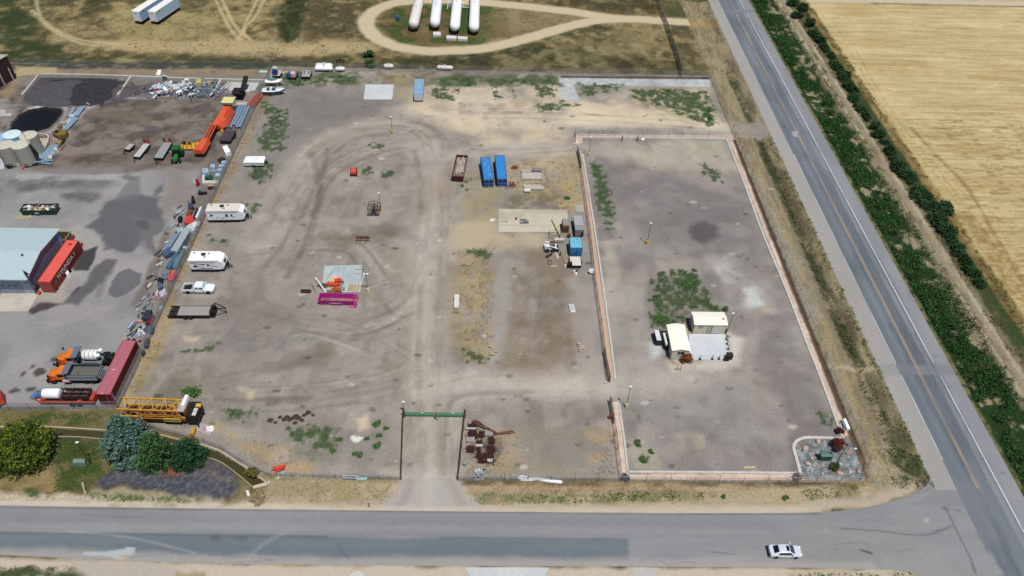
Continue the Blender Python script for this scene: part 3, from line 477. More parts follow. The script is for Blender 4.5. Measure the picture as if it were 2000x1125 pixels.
p.poly(RK, '54565e', 1, .5, .8, 2); p.poly(RK, '3a3c44', .6, .4, .6, 2, (.35, .5, .15)); p.poly(RK, '84868e', .5, .4, .6, 2, (.35, .36, .1)); p.poly(RK, '6d4c3c', .25, .4, .6, 2, (3.4, .36, .1)); p.poly([(240, 905), (350, 905), (345, 935), (230, 930)], '74503a', .4, .8, .6, 2, (1.8, .5, .15)); p.spot(340, 920, 1.6, 1, '96603c', .8)
p.poly([(380, 905), (470, 940), (490, 975), (440, 975)], '8c7a5e', .6, .6, .6, 2, (1, .45, .15))
# south edge of the street
p.poly([(-200, 1084), (400, 1102), (800, 1106), (1600, 1110), (1760, 1114), (1830, 1145), (1500, 1500), (-400, 1500)], 'c9b69c', 1, .4, .4); p.poly([(-200, 1105), (140, 1107), (175, 1128), (150, 1300), (-400, 1300)], '3f5a22', .95, .4, .8, 2, (2, .8, .2)); p.poly([(120, 1085), (300, 1098), (420, 1140), (180, 1140)], 'b5a898', .6, 1, .5)
p.poly([(1540, 1115), (1780, 1118), (1820, 1145), (1500, 1140)], 'b0a47a', .8, .6, .6, 2, (1.2, .55, .15)); p.poly([(345, 1118), (400, 1118), (400, 1140), (340, 1140)], 'a39562', .8, .3, .4, 1)
# --- west yard
WY = [(-200, 187), (-60, 187), (-59.8, 74.5), (-200, 74.5)]
p.poly(WY, '877a72', 1, .3, .3, 3, None, True)
p.poly([(-300, 150), (523, 152), (400, 330), (-300, 330)], '6f615a', .7, 2, 1.5, 6, (7, .56, .15)); p.poly([(-300, 150), (523, 152), (400, 330), (-300, 330)], 'a3958a', .55, 2, 1.5, 6, (5, .45, .12, (1, 1.6))); p.poly([(100, 200), (430, 200), (330, 330), (80, 330)], '8e7a6c', .5, 2, 1.5, 6, (3, .5, .15)); p.poly([(-300, 150), (523, 152), (400, 330), (-300, 330)], '4f4748', .5, 2, 1.5, 6, (3, .38, .1))
p.poly([(-100, 128), (523, 132), (520, 150), (-100, 148)], 'a08a62', .9, .6, .6, 3, (2, .66, .2)); p.poly([(-100, 122), (523, 126), (520, 135), (-100, 134)], '3d4a3a', .8, .6, .6, 3, (2, .66, .2)); p.poly([(230, 142), (523, 146), (520, 154), (230, 150)], '93857c', .8, .5, .4)
p.poly([(30, 128), (110, 132), (110, 142), (30, 148)], 'c0a878', .7, .5, .4); p.poly([(0, 180), (35, 150), (32, 175), (5, 205)], 'a98f60', .7, .6, .6, 2)
p.line([(130, 245), (160, 215), (190, 200), (240, 190), (300, 186), (440, 180), (480, 172)], 2.4, 'b2aeb2', .75, .8, .6, 3, (2, .7, .25)); p.line([(150, 222), (130, 250), (120, 270)], 2.2, 'bcbdc4', .8, .7, .6, 3)
p.poly([(180, 215), (280, 205), (330, 215), (300, 240), (190, 250)], '8f8262', .45, 1.5, 1, 4, T); p.poly([(-10, 190), (40, 200), (30, 240), (-20, 245)], '9d9a9c', .8, 1, 1, 3, (2, .6, .2)); p.line([(40, 232), (55, 218), (80, 210), (110, 207)], 2.2, 'd4d6de', .85, .5, .6, 1.6, (1.2, .7, .2))
p.poly([(15, 242), (40, 238), (55, 252), (20, 258)], 'b4b4ba', .7, .6, .5, 2, (1.2, .6, .2)); p.line([(85, 262), (110, 250), (128, 222), (125, 210)], 1.2, 'a9a1a0', .7, .4, .3)
p.line([(230, 340), (290, 325), (340, 300), (380, 250)], 2.0, '544c50', .35, 1, .6, 4, T); p.line([(200, 300), (260, 290), (330, 300), (330, 340)], 1, '5c5454', .5, .6, .3, 3, T); p.spot(298, 250, 1.6, 1, '6b6e78', .7)
# asphalt half
AS = [(-300, 330), (60, 330), (130, 342), (245, 338), (330, 330), (395, 330), (330, 520), (265, 690), (232, 792), (-300, 792)]
p.poly(AS, '9b989a', 1, 1.2, 1, 4); p.poly(AS, '8a8789', .55, 1, 1, 4, (7, .5, .15)); p.poly(AS, 'aaa4a0', .45, 1, 1, 4, (6, .45, .12)); p.poly([(330, 330), (400, 330), (340, 520), (290, 640), (255, 700), (245, 690), (290, 560)], '94877e', .8, 1, 1, 4, (3, .6, .2))
p.poly([(-300, 350), (90, 345), (240, 350), (200, 372), (60, 372), (-300, 395)], '7d787b', .7, 1.5, 1, 6, (4, .6, .2)); p.poly([(30, 338), (245, 340), (238, 352), (180, 353), (30, 350)], 'aaa7a6', .7, .3, .8, 3); p.poly([(90, 330), (235, 325), (245, 338), (150, 342), (95, 340)], '8d8b8e', .7, .5, .5)
p.poly([(120, 378), (190, 375), (200, 383), (175, 394), (130, 390)], '5f5c60', .75, 1, .8, 4, T); p.poly([(230, 345), (250, 340), (265, 350), (240, 350)], '6a686c', .6, .5, .4); p.poly([(300, 372), (318, 358), (318, 372), (302, 384)], '5c5a5e', .75, .8, .5)
p.poly([(20, 350), (120, 344), (230, 350), (235, 362), (100, 368), (-40, 384)], '615d61', .55, 1, 1, 5, (3, .6, .2)); p.poly([(205, 395), (235, 385), (260, 378), (318, 382), (310, 400), (322, 440), (318, 480), (300, 500), (282, 470), (255, 492), (200, 490), (195, 462), (172, 444), (190, 428)], '6e6f75', .9, .6, 1.0, 3); p.poly([(255, 345), (275, 345), (272, 385), (245, 395), (225, 390)], '7b7a80', .7, .5, .6)
p.poly([(260, 420), (320, 430), (300, 500), (275, 480)], '7f7d80', .7, 1, .6, 3); p.poly([(266, 430), (290, 430), (288, 448), (265, 446)], '5e5d62', .6, .5, .4)
p.poly([(298, 462), (324, 450), (322, 470), (305, 490)], 'a49a94', .8, .3, .4); p.poly([(285, 540), (320, 455), (330, 440), (320, 500), (300, 560), (270, 598), (258, 596)], '80746a', .75, .5, .5, 3)
p.poly([(-100, 450), (185, 446), (196, 462), (198, 492), (180, 484), (150, 480), (110, 470)], 'a5a19c', .8, .5, .6, 3); p.poly([(158, 492), (190, 481), (186, 505), (172, 528), (145, 530), (142, 524)], '525056', .95, .2, .3, 2); p.poly([(205, 502), (228, 508), (224, 520), (200, 552), (150, 594), (125, 592), (135, 578), (165, 555), (180, 530)], '68676c', .85, .5, .6, 2)
p.poly([(228, 532), (252, 524), (275, 535), (274, 556), (250, 572), (222, 582), (212, 572), (218, 550)], '76777d', .95, .2, .4, 2); p.poly([(55, 605), (80, 590), (125, 592), (95, 604), (64, 614)], '55504c', .9, .4, .4, 1.5); p.line([(125, 590), (140, 575), (155, 562)], .5, '48423e', .8, .2, .2)
p.poly([(195, 552), (205, 545), (198, 580), (186, 582)], '87807c', .7, .5, .4); p.poly([(70, 575), (140, 530), (125, 585), (85, 592)], 'aca49a', .8, .5, .5); p.poly([(60, 592), (76, 572), (140, 572), (125, 590)], 'a89f92', .7, .4, .4)
for (u, v, rx, ry) in ((76, 726, .8, 1), (82, 727, .7, .6), (60, 760, .8, .5), (24, 765, .6, .5), (35, 762, .4, .3), (63, 716, .4, .4), (72, 767, .5, .4), (69, 775, .6, .6), (148, 680, .4, .4), (106, 702, .8, .5), (30, 758, .3, .3), (45, 730, .3, .5)): p.spot(u, v, rx, ry, '5a5450', .85, .2, .25, .8)
# black millings pile apron, bins
p.poly([(44, 200), (70, 150), (235, 150), (225, 175), (200, 200), (170, 200), (120, 195), (95, 200)], '615a5e', .9, .8, .6, 3); p.poly([(100, 155), (215, 155), (215, 185), (180, 198), (120, 190)], '3c3a40', .9, .8, .8, 3); p.poly([(255, 155), (300, 152), (280, 170), (262, 168)], '8a8782', .8, .3, .3); p.poly([(240, 168), (310, 165), (300, 190), (230, 190)], '625c60', .7, .5, .5)
p.poly([(200, 185), (225, 170), (240, 172), (225, 190), (195, 198)], 'a39890', .8, .4, .4); p.poly([(225, 158), (250, 158), (235, 178), (220, 176)], '4a464a', .8, .4, .3)
zone[inside(X, Y, [(-200, 187), (-60, 187), (-59.8, 74.5), (-200, 74.5)])] = 2
for pl, zid in ((RK, 5), (BED, 5)): setzone(pl, zid)
setzone([(-200, 975), (200, 982), (430, 985), (560, 985), (740, 975), (784, 935), (896, 935), (940, 985), (1400, 985), (1560, 985), (1760, 950), (1800, 955), (1700, 995), (1500, 1010), (-200, 994)], 6)
setzone([(-200, 1084), (1760, 1112), (1830, 1145), (1500, 1500), (-400, 1500)], 6); zone[(X > 67.2) & (X < 70.8) & (Y > 55) & (Y < 300)] = 6
def grade(zs, sat, mul):
    k = np.isin(zone, zs); l_ = p.c[k] @ np.array([.3, .55, .15]); p.c[k] = np.minimum(.84, (l_[:, None] + (p.c[k] - l_[:, None]) * sat) * np.array(mul))
grade([1], .82, (1.03, 1.035, 1.0)); grade([2], .8, (.97, .97, .94)); grade([0], .92, (.86, .87, .82)); grade([3], .95, (1.0, 1.0, .99)); grade([6], .72, (1.0, 1.0, 1.0)); 
for zs_, gm, ml in (([1], 1.38, .955), ([2], 1.4, .93), ([0], 1.15, .93), ([6], 1.2, 1.0)):
    k = np.isin(zone, zs_); l_ = p.c[k] @ np.array([.3, .55, .15]); m_ = l_[(np.abs(X[k]) < 120) & (Y[k] < 240) & (Y[k] > 45)].mean(); p.c[k] = np.clip(p.c[k] * ((l_ / m_) ** (gm - 1) * ml)[:, None], .004, .84)
g_ = zone == 0; gn = (p.c[:, 1] > p.c[:, 0] * .98) & g_; p.c[gn] *= np.array([.86, .95, .8])
kv = (zone == 0) & (X > 58) & (X < 67.5) & (Y < 235); lv = p.c[kv] @ np.array([.3, .55, .15]); p.c[kv] = (lv[:, None] + (p.c[kv] - lv[:, None]) * .75) * 1.08
# --- relief: canal, pond basin, ditches
Z = np.zeros(X.shape)
CAN_N = [(-300, 831), (0, 834), (90, 834), (195, 840), (300, 848), (345, 858), (385, 868), (425, 880), (470, 908), (502, 930), (524, 947)]
CAN_S = [(-300, 848), (0, 852), (90, 851), (195, 856), (300, 878), (365, 888), (405, 893), (432, 902), (460, 922), (482, 940), (496, 952)]
CANAL = wpts(CAN_N) + wpts(CAN_S)[::-1]
k = p._sub(CANAL, 2); ins = inside(X[k], Y[k], CANAL); Z[k[0][ins]] = -.8
POND = [(20, 243), (32, 225), (55, 214), (90, 208), (118, 211), (123, 217), (112, 235), (95, 250), (70, 258), (40, 256), (18, 254)]
pw = wpts(POND); k = p._sub(pw, 3); d = sdist_line(X[k], Y[k], pw, True); ins = inside(X[k], Y[k], pw); Z[k[0]] = np.where(ins, -1.6 * sstep(0, 3.0, d), 0)
p.poly(POND, '1b191c', 1, .4, .3, 3)
for x0, w_, d0, y0, y1 in ((64.0, 1.8, .45, 62, 250), (91.3, 3, .2, 0, 330), (85, 3, .5, 0, 330)): Z -= d0 * np.exp(-((X - x0) / w_) ** 2) * sstep(y0, y0 + 4, Y) * (1 - sstep(y1, y1 + 4, Y)) * ((X > x0 - 6) & (X < x0 + 6))
g0 = (zone == 0) & (np.abs(X) < 200) & (Y > 61.5) & (Y < 260) & ((X < 66) | (X > 82)); Z += np.where(g0, (fbm(X, Y, 1.6, 55, 3) - .5) * .22, 0)
Z[(zone == 3)] += (fbm(X[zone == 3] * .15, Y[zone == 3], .7, 77, 2) - .5) * .12
MATS = [vcol_mat('grassland', 2.2, .24, .10, 4, fine=7, famp=.3), vcol_mat('gravel', 2.5, .10, .04, 5, fine=6, famp=.3), vcol_mat('yard_dirt', 2.0, .10, .03, 5, fine=8, famp=.14),
        vcol_mat('stubble', 1.2, .12, .08, 2.2, stretch=(.45, 1, 1), fine=5, famp=.22), vcol_mat('track_dirt', 2, .07, .02, 4, fine=9, famp=.08), vcol_mat('rock_mulch', 5, .35, .12, 6, fine=11, famp=.35), vcol_mat('shoulder_dirt', 2, .08, .02, 4, fine=9, famp=.1)]
NAMES = ['ground', 'gravel_yard', 'paved_yard', 'field', 'path', 'rock_bed', 'dirt_verge']
idx = np.arange(NXg * NYg).reshape(NYg, NXg)
quads = np.stack([idx[:-1, :-1].ravel(), idx[:-1, 1:].ravel(), idx[1:, 1:].ravel(), idx[1:, :-1].ravel()], 1)
zq = zone[quads[:, 0]]
V3 = np.stack([X, Y, Z], 1)
for i, nm in enumerate(NAMES):
    q = quads[zq == i]
    if len(q) == 0: continue
    used, inv = np.unique(q, return_inverse=True)
    o = new_mesh(nm, V3[used], inv.reshape(q.shape), MATS[i], colors=p.c[used], smooth=True); tag(o, kind='structure')
del V3
# ================================================================ sheets on the ground
def resample(pts, n):
    a = np.array(pts, float); d = np.r_[0, np.cumsum(np.hypot(*np.diff(a, axis=0).T))]; t = np.linspace(0, d[-1], n)
    return np.stack([np.interp(t, d, a[:, 0]), np.interp(t, d, a[:, 1])], 1)
def ribbon(name, A, B, nx, ny, z, base, mtl, fn=None, kind='structure'):
    a = resample(A, nx); b = resample(B, nx); t = np.linspace(0, 1, ny)[:, None, None]
    g = a[None] * (1 - t) + b[None] * t; x, y = g[..., 0].ravel(), g[..., 1].ravel()
    q = Paint(x, y, base)
    if fn: fn(q)
    i = np.arange(nx * ny).reshape(ny, nx); f = np.stack([i[:-1, :-1].ravel(), i[:-1, 1:].ravel(), i[1:, 1:].ravel(), i[1:, :-1].ravel()], 1)
    v = np.stack([x, y, np.full(x.shape, z)], 1)
    o = new_mesh(name, v, f, mtl, colors=q.c)
    if o.data.polygons[0].normal.z < 0: o.data.flip_normals()
    return tag(o, kind=kind)
ASPH = vcol_mat('asphalt', 1.2, .05, .012, 6, .85, fine=9, famp=.09)
PAINTW = vcol_mat('road_paint', 3, .12, 0, fine=9, famp=.15)
def road_paint(q):
    q.all('8d8d8f', .8, (8, .5, .2, (.3, 1))); q.all('87888b', .5, (2, .42, .15, (.1, 1))); q.all('a3a3a3', .4, (5, .4, .12, (.2, 1)))
    q.poly([(-300, 1038), (200, 1043), (400, 1045), (600, 1048), (640, 1051), (900, 1050), (1000, 1053), (1226, 1054), (1230, 1096), (1000, 1094), (700, 1090), (400, 1084), (150, 1080), (-300, 1078)], '757d83', 1, .3, .25, 3); q.poly([(-300, 1038), (1226, 1054), (1228, 1078), (600, 1072), (-300, 1068)], '6b747a', .6, .8, .5, 5, (3, .55, .2, (.2, 1)))
    q.line([(-300, 1038), (200, 1043), (600, 1048), (625, 1049)], .35, '5d666d', .7, .2, .1); q.line([(860, 1050), (1220, 1054)], .3, '626d75', .6, .2, .1)
    q.line([(-300, 1058), (0, 1066), (400, 1073), (800, 1078), (1220, 1084)], 1.0, '616d76', .35, .6, .2); q.line([(-300, 1085), (0, 1084), (160, 1085), (400, 1096), (640, 1100), (900, 1100), (1240, 1102), (1700, 1108)], 1.6, 'a9a59e', .75, .7, .4, 3)
    q.line([(130, 1038), (200, 1043), (260, 1051), (330, 1067), (380, 1080)], .3, 'a5a59f', .5, .2, .1); q.line([(480, 1095), (505, 1070), (545, 1045), (575, 1035)], .5, 'a8a8a2', .4, .4, .2); q.poly([(165, 1078), (200, 1079), (235, 1074), (250, 1068), (266, 1069), (262, 1080), (235, 1092), (195, 1084), (160, 1085)], 'b9bfc4', .9, .15, .25, 1)
    q.poly([(225, 1088), (250, 1075), (262, 1080), (240, 1094)], 'bab49e', .8, .3, .2, 1)
    q.line([(-300, 989), (400, 995), (1300, 1003), (1600, 1003)], .25, '6f6c6c', .7, .15, .1); q.line([(-200, 1010), (800, 1018), (1500, 1024)], .9, '82848a', .35, .6, .2); q.line([(-200, 1026), (800, 1032), (1500, 1040)], .8, 'a0a09f', .4, .6, .2)
    q.line([(1250, 1105), (1340, 1100), (1400, 1092), (1460, 1090)], .6, 'a8a6a0', .5, .4, .2); q.line([(660, 1062), (665, 1075), (680, 1088)], .25, '5a646c', .6, .1, .1)
    for pts in ([(1640, 1032), (1720, 1037), (1770, 1044), (1810, 1044), (1840, 1035), (1864, 1027)], [(1845, 990), (1860, 1018), (1880, 1060), (1895, 1090), (1905, 1120)], [(1840, 993), (1875, 997)]): q.line(pts, .22, '5f5c60', .7, .12, .1)
    for k_ in range(14):
        u_ = random.uniform(0, 1850); v_ = random.uniform(1000, 1100); q.line([(u_ + j_ * random.uniform(8, 26), v_ + random.gauss(0, 2)) for j_ in range(5)], .1, '66686b', .6, .1, .05)
    q.line([(1683, 1075), (1694, 1078), (1703, 1081)], .35, '4b4548', .8, .15, .05); q.poly([(1806, 1013), (1815, 1012), (1813, 1020), (1806, 1019)], 'b8baae', .7, .2, .1); q.poly([(1610, 1033), (1618, 1033), (1614, 1040)], 'a9acb0', .6, .2, .1)
    q.poly([(1700, 1095), (1830, 1085), (1880, 1125), (1860, 1140), (1760, 1120)], 'a09a98', .6, 1, .5); q.poly([(1740, 985), (1800, 965), (1820, 960), (1800, 975)], 'a3a19e', .6, .4, .2); q.spot(420, 1050, .5, .2, '4f5860', .7); q.spot(470, 1050, .8, .2, '565f66', .7)
RT = wpts([(-500, 982), (0, 987), (400, 993.5), (800, 998), (1300, 1002.5), (1560, 1002), (1630, 999), (1690, 991), (1740, 980), (1785, 964), (1808, 950), (1822, 930)]) + [(68.0, 64.2), (71.5, 64.6)]
RB = wpts([(-500, 1070), (0, 1084), (400, 1101), (800, 1105), (1200, 1106), (1600, 1109), (1740, 1113), (1790, 1121), (1820, 1134), (1850, 1165)]) + [(71.5, 42.0)]
ribbon('road', RT, RB, 620, 60, .004, '8f8f8e', ASPH, road_paint)
def hw(q):
    q.all('85898f', .5, (6, .5, .2, (1, .1)))
    for x0, x1, c, a in ((70.5, 74, '6c757e', .9), (74, 76.3, '606a73', .8), (76.2, 77.0, '8f9296', .7), (77.5, 80.4, '909194', .9), (70.6, 71.8, '626b74', .5), (72.2, 72.7, '808487', .5), (73.2, 74, '5f686f', .5), (76.9, 77.5, '656d75', .6)): q.rect(x0, x1, -60, 400, c, a, .25, .12, 6, (5, .75, .3, (1, .1)))
    q.rect(77.6, 80.3, -60, 400, '9d9d9e', .5, .3, .2, 6, (4, .45, .15, (1, .2))); q.rect(70, 78, -60, 400, '555e66', .35, .3, .2, 6, (2, .4, .1, (1, .2)))
    for y0, y1 in ((83.1, 85.5), (227.4, 229.6)): q.rect(70, 81, y0, y1, '83838a', .85, .1, .1); q.rect(70.5, 74, y0, y1, '74767d', .5, .2, .1)
    for k_ in range(26):
        x_ = random.uniform(70.8, 80); y_ = random.uniform(50, 235); q.line([(x_ + random.gauss(0, .25), y_ + j_ * random.uniform(.8, 2.5)) for j_ in range(5)] if k_ % 3 else [(x_, y_), (min(80.2, x_ + 3), y_ + .4)], .12, '54585c', .6, .12, .05, w=True)
    q.poly([(1545, 257), (1557, 256), (1558, 268), (1550, 266)], 'b3b9c2', .7, .2, .3, 1); q.poly([(1760, 925), (1900, 935), (1960, 1050), (1900, 1100), (1850, 1020)], '84848a', .5, 1, .6); q.poly([(1898, 1040), (1915, 1048), (1960, 1125), (1935, 1125)], 'a8a6a2', .6, .4, .3, 2, T)
ribbon('highway', [(70.6, -40), (70.6, 45), (70.6, 330)], [(80.35, -40), (80.35, 45), (80.35, 330)], 900, 34, .008, '878b91', ASPH, hw)
def sh(q):
    q.all('9d9a92', .5, (3, .5, .2, (1, .2))); q.rect(66, 71, 83.1, 85.5, '9a9896', .9, .1, .1); q.rect(66, 71, 40, 66, 'a39f9c', .8, 2, 1)
ribbon('paved_shoulder', [(67.35, 60.7), (67.35, 330)], [(70.6, 60.7), (70.6, 330)], 600, 12, .006, 'a8a5a0', vcol_mat('shoulder', 1.5, .06, .01, fine=9, famp=.09), sh)
PB = '7d7f84'
def faded(c, cov, st=(1, .3)): return lambda q: q.all(c, .8, (1.2, cov, .15, st))
def line_piece(name, x0, x1, y0, y1, c, f=None, z=.012): tag(ribbon(name, [(x0, y0), (x0, y1)], [(x1, y0), (x1, y1)], max(2, int((y1 - y0) / .3)), 3, z, c, PAINTW, f), kind='structure')
line_piece('edge_line_marking', 77.42, 77.56, -40, 83.1, 'e2e4e6', faded('a7a9ad', .25)); line_piece('edge_line_marking', 77.42, 77.56, 85.8, 227, 'e2e4e6', faded('a7a9ad', .25)); line_piece('edge_line_marking', 77.42, 77.56, 230, 330, 'dcdee0', faded('a7a9ad', .3))
line_piece('edge_line_marking', 70.62, 70.76, 66, 83.1, 'd8dadb', faded('a0a0a2', .35)); line_piece('edge_line_marking', 70.62, 70.76, 85.6, 150, 'd0d0d0', faded('a0a0a2', .5))
for x0 in (73.86, 74.16): line_piece('centre_line_marking', x0, x0 + .12, 61, 330, 'c8a878', faded('8b8680', .42))
# concrete and other pads
CONC = vcol_mat('concrete', 1.5, .06, .01, 5, .8, fine=7, famp=.08)
def pad(name, pts, c, fn=None, z=.10, label=None, kind='structure'):
    q = [tuple(P(u, v, z).xy) for u, v in pts]; o = ribbon(name, [q[0], q[1]], [q[3], q[2]], 60, 40, z, c, CONC, fn, kind)
    m = MB(); b = [(x, y) for x, y in q]; v = [(x, y, z - .002) for x, y in b] + [(x, y, -.05) for x, y in b]; m.add(v, [(i, (i + 1) % 4, 4 + (i + 1) % 4, 4 + i) for i in range(4)])
    me = o.data; b0 = len(me.vertices); e = m.build('slab_edge', mat(c, .85, dirt=.1)); e.parent = o
    return o
pad('concrete_pad', [(714, 165), (769, 165), (766, 194), (710, 194)], 'd3d8da', lambda q: q.all('c3c8ca', .5, (4, .45, .15)))
pad('concrete_pad', [(634, 519), (708, 517), (704, 570), (628, 571)], 'b7c3c4', lambda q: (q.all('a3b3b8', .7, (3, .5, .2)), q.all('c9cec6', .5, (2, .4, .12))))
def bp(q):
    q.all('c4bba6', .7, (3, .5, .2)); q.poly([(974, 408), (1024, 408), (1020, 428), (974, 432)], 'a89d8c', .6, .6, .5, 2, T); q.poly([(1020, 408), (1108, 410), (1108, 417), (1020, 416)], 'b0a592', .6, .4, .3); q.line([(974, 440), (1110, 442)], .2, '9c9282', .5, .1, .1)
pad('concrete_pad', [(974, 408), (1108, 410), (1110, 453), (974, 453)], 'cfc6b2', bp, .06)
pad('concrete_pad', [(1345, 652), (1416, 652), (1426, 702), (1346, 702)], 'd6dbde', lambda q: q.all('c8ced2', .6, (3, .45, .2)), .12)
pad('concrete_pad', [(-60, 573), (76, 573), (55, 608), (-90, 608)], 'c9c3b4', lambda q: q.all('b3ab9c', .6, (2, .42, .15)), .05)
pad('concrete_driveway', [(908, 1108), (1072, 1108.5), (1050, 1150), (935, 1150)], 'd3d6d4', lambda q: q.all('c4c8c8', .6, (3, .5, .2)), .03)
pad('concrete_driveway', [(1236, 1108), (1290, 1109), (1270, 1140), (1215, 1140)], 'c3c2ba', lambda q: q.all('b4ada2', .6, (2, .5, .2)), .03)
pad('concrete_pad', [(445, 160), (508, 160), (497, 177), (428, 176)], 'c6c4c2', None, .1); pad('concrete_pad', [(463, 199), (484, 199), (481, 205), (460, 205)], 'bdb8ae', None, .3)
for q4 in ([(0, 214), (11, 214), (12, 221), (0, 221)], [(0, 221), (23, 221), (23, 227), (0, 227)]): pad('concrete_pad', q4, 'bdb8ac', None, .5)
pad('concrete_pad', [(8, 268), (95, 270), (66, 321), (-20, 318)], 'c9c0ae', lambda q: q.all('b3a994', .6, (2, .45, .15)), .35)
# water
WATM = bpy.data.materials.new('canal_water'); WATM.use_nodes = True; b_ = WATM.node_tree.nodes['Principled BSDF']; b_.inputs['Base Color'].default_value = (.045, .042, .016, 1); b_.inputs['Roughness'].default_value = .12; b_.inputs['Specular IOR Level'].default_value = .3
o = ribbon('water', [tuple(P(u, v).xy) for u, v in CAN_N], [tuple(P(u, v).xy) for u, v in CAN_S], 40, 3, -.3, '2b2a14', WATM)
WATP = bpy.data.materials.new('pond_water'); WATP.use_nodes = True; b_ = WATP.node_tree.nodes['Principled BSDF']; b_.inputs['Base Color'].default_value = (.006, .007, .006, 1); b_.inputs['Roughness'].default_value = .15; b_.inputs['Specular IOR Level'].default_value = .25
m = MB(); cxp = sum(a for a, b in pw) / len(pw); cyp = sum(b for a, b in pw) / len(pw); m.prism([(cxp + (a - cxp) * .97, cyp + (b - cyp) * .97) for a, b in pw], -.62, -.5)
tag(m.build('pond_water', WATP), kind='structure')
# canal lining: concrete rim
def wall_along(name, pts, w, z0, z1, c, label=None, cat=None, kind=None, group=None, side=0.5, px=True):
    q = [tuple(P(u, v).xy) for u, v in pts] if px else pts; q = smooth_pts(q, 4) if len(q) > 2 else q
    n = len(q); L_ = []; R_ = []
    for i in range(n):
        a = Vector(q[max(0, i - 1)]); b = Vector(q[min(n - 1, i + 1)]); d = (b - a).normalized(); nn = Vector((-d.y, d.x)); c0 = Vector(q[i]); L_.append(c0 + nn * w * side); R_.append(c0 - nn * w * (1 - side))
    m = MB(); v = []
    for i in range(n): v += [(L_[i].x, L_[i].y, z0), (L_[i].x, L_[i].y, z1), (R_[i].x, R_[i].y, z1), (R_[i].x, R_[i].y, z0)]
    f = []
    for i in range(n - 1):
        a, b = i * 4, (i + 1) * 4; f += [(a, a + 1, b + 1, b), (a + 1, a + 2, b + 2, b + 1), (a + 2, a + 3, b + 3, b + 2)]
    f += [(3, 2, 1, 0), tuple((n - 1) * 4 + j for j in (0, 1, 2, 3))]; m.add(v, f); o = m.build(name, mat(c, .85, dirt=.2, scale=.8)); return tag(o, label, cat, group, kind)
wall_along('canal_lining', CAN_N, .16, -.8, .05, 'cdbfa2', kind='structure', side=1); wall_along('canal_lining', CAN_S, .12, -.8, .04, 'b8ab90', kind='structure', side=0)
wall_along('canal_headwall', [(522, 946), (495, 953)], .5, -1.4, .25, 'cfc3aa', kind='structure')
# ================================================================ helpers for things
R90 = math.pi / 2
STEEL = mat('8a8d90', .45, .6, .15); BLACK = mat('17181a', .6, dirt=.3); RUBBER = mat('1c1c1d', .9, dirt=.3); WHITE = mat('f4f4f2', .45, dirt=.06); GALV = mat('9aa0a4', .5, .4, .15)
RUST = mat('6b3a2a', .9, dirt=.35); ORANGE = mat('e2512a', .5, dirt=.15); CONCM = mat('c4bdae', .9, dirt=.15); WOOD = mat('b09a7c', .9, dirt=.3, scale=3); GREYW = mat('a9a39a', .9, dirt=.3, scale=3)
def S(name, label, cat, m, material, loc=(0, 0, 0), rz=0.0, group=None, smooth=False, kind=None):
    return tag(m.build(name, material, None, smooth, loc, rz), label, cat, group, kind)
def slab(name, label, cat, px, z0, z1, c, group=None, parent=None, **kw):
    "a flat thing whose top outline is seen at px"
    q = [P(u, v, z1) for u, v in px]; cx = sum(a.x for a in q) / len(q); cy = sum(a.y for a in q) / len(q)
    pts = [(a.x - cx, a.y - cy) for a in q]
    if sum(pts[i][0] * pts[(i + 1) % len(pts)][1] - pts[(i + 1) % len(pts)][0] * pts[i][1] for i in range(len(pts))) < 0: pts = pts[::-1]
    m = MB().prism(pts, 0, z1 - z0); mt = mat(c, **kw) if isinstance(c, str) else c
    o = m.build(name, mt, None, False, (cx, cy, z0))
    if parent is not None: o.parent = parent; o.location = Vector((cx, cy, z0)) - parent.location
    else: tag(o, label, cat, group)
    return o
def wheel(t, x, y, r=.42, w=.28, rim='c8cacc', name='wheel', axis='Y'):
    m = MB(); h = w / 2
    m.lathe([(r * .6, -h), (r * .93, -h), (r, -h * .6), (r, h * .6), (r * .93, h), (r * .6, h)], axis=axis, n=18)
    o = m.build(name, RUBBER, t, True, (x, y, r)); m2 = MB().lathe([(r * .1, -h * .75), (r * .56, -h * .9), (r * .6, -h * 1.03), (r * .6, h * 1.03), (r * .56, h * .9), (r * .1, h * .75)], axis=axis, n=16)
    q = m2.build('rim', mat(rim, .35, .3, .1), o); return o
# ---------------------------------------------------------------- chain link fences
def mesh_mat(name, a, h):
    m = bpy.data.materials.new(name); m.use_nodes = True; n = m.node_tree.nodes; l = m.node_tree.links; b = n['Principled BSDF']
    b.inputs['Base Color'].default_value = (*col(h), 1); b.inputs['Metallic'].default_value = .2; b.inputs['Roughness'].default_value = .55
    g = n.new('ShaderNodeNewGeometry'); z = n.new('ShaderNodeTexNoise'); z.inputs['Scale'].default_value = 1.3; z.inputs['Detail'].default_value = 5; l.new(g.outputs['Position'], z.inputs['Vector'])
    r = n.new('ShaderNodeMapRange'); r.inputs[1].default_value = .3; r.inputs[2].default_value = .7; r.inputs[3].default_value = a * .75; r.inputs[4].default_value = min(1, a * 1.25); l.new(z.outputs[0], r.inputs[0]); l.new(r.outputs[0], b.inputs['Alpha'])
    return m
MESH_L = mesh_mat('chain_link_thin', .16, 'a8adb2'); MESH_D = mesh_mat('chain_link_dense', .5, 'b4b6be'); MESH_M = mesh_mat('chain_link_mid', .28, 'a4a8b0')
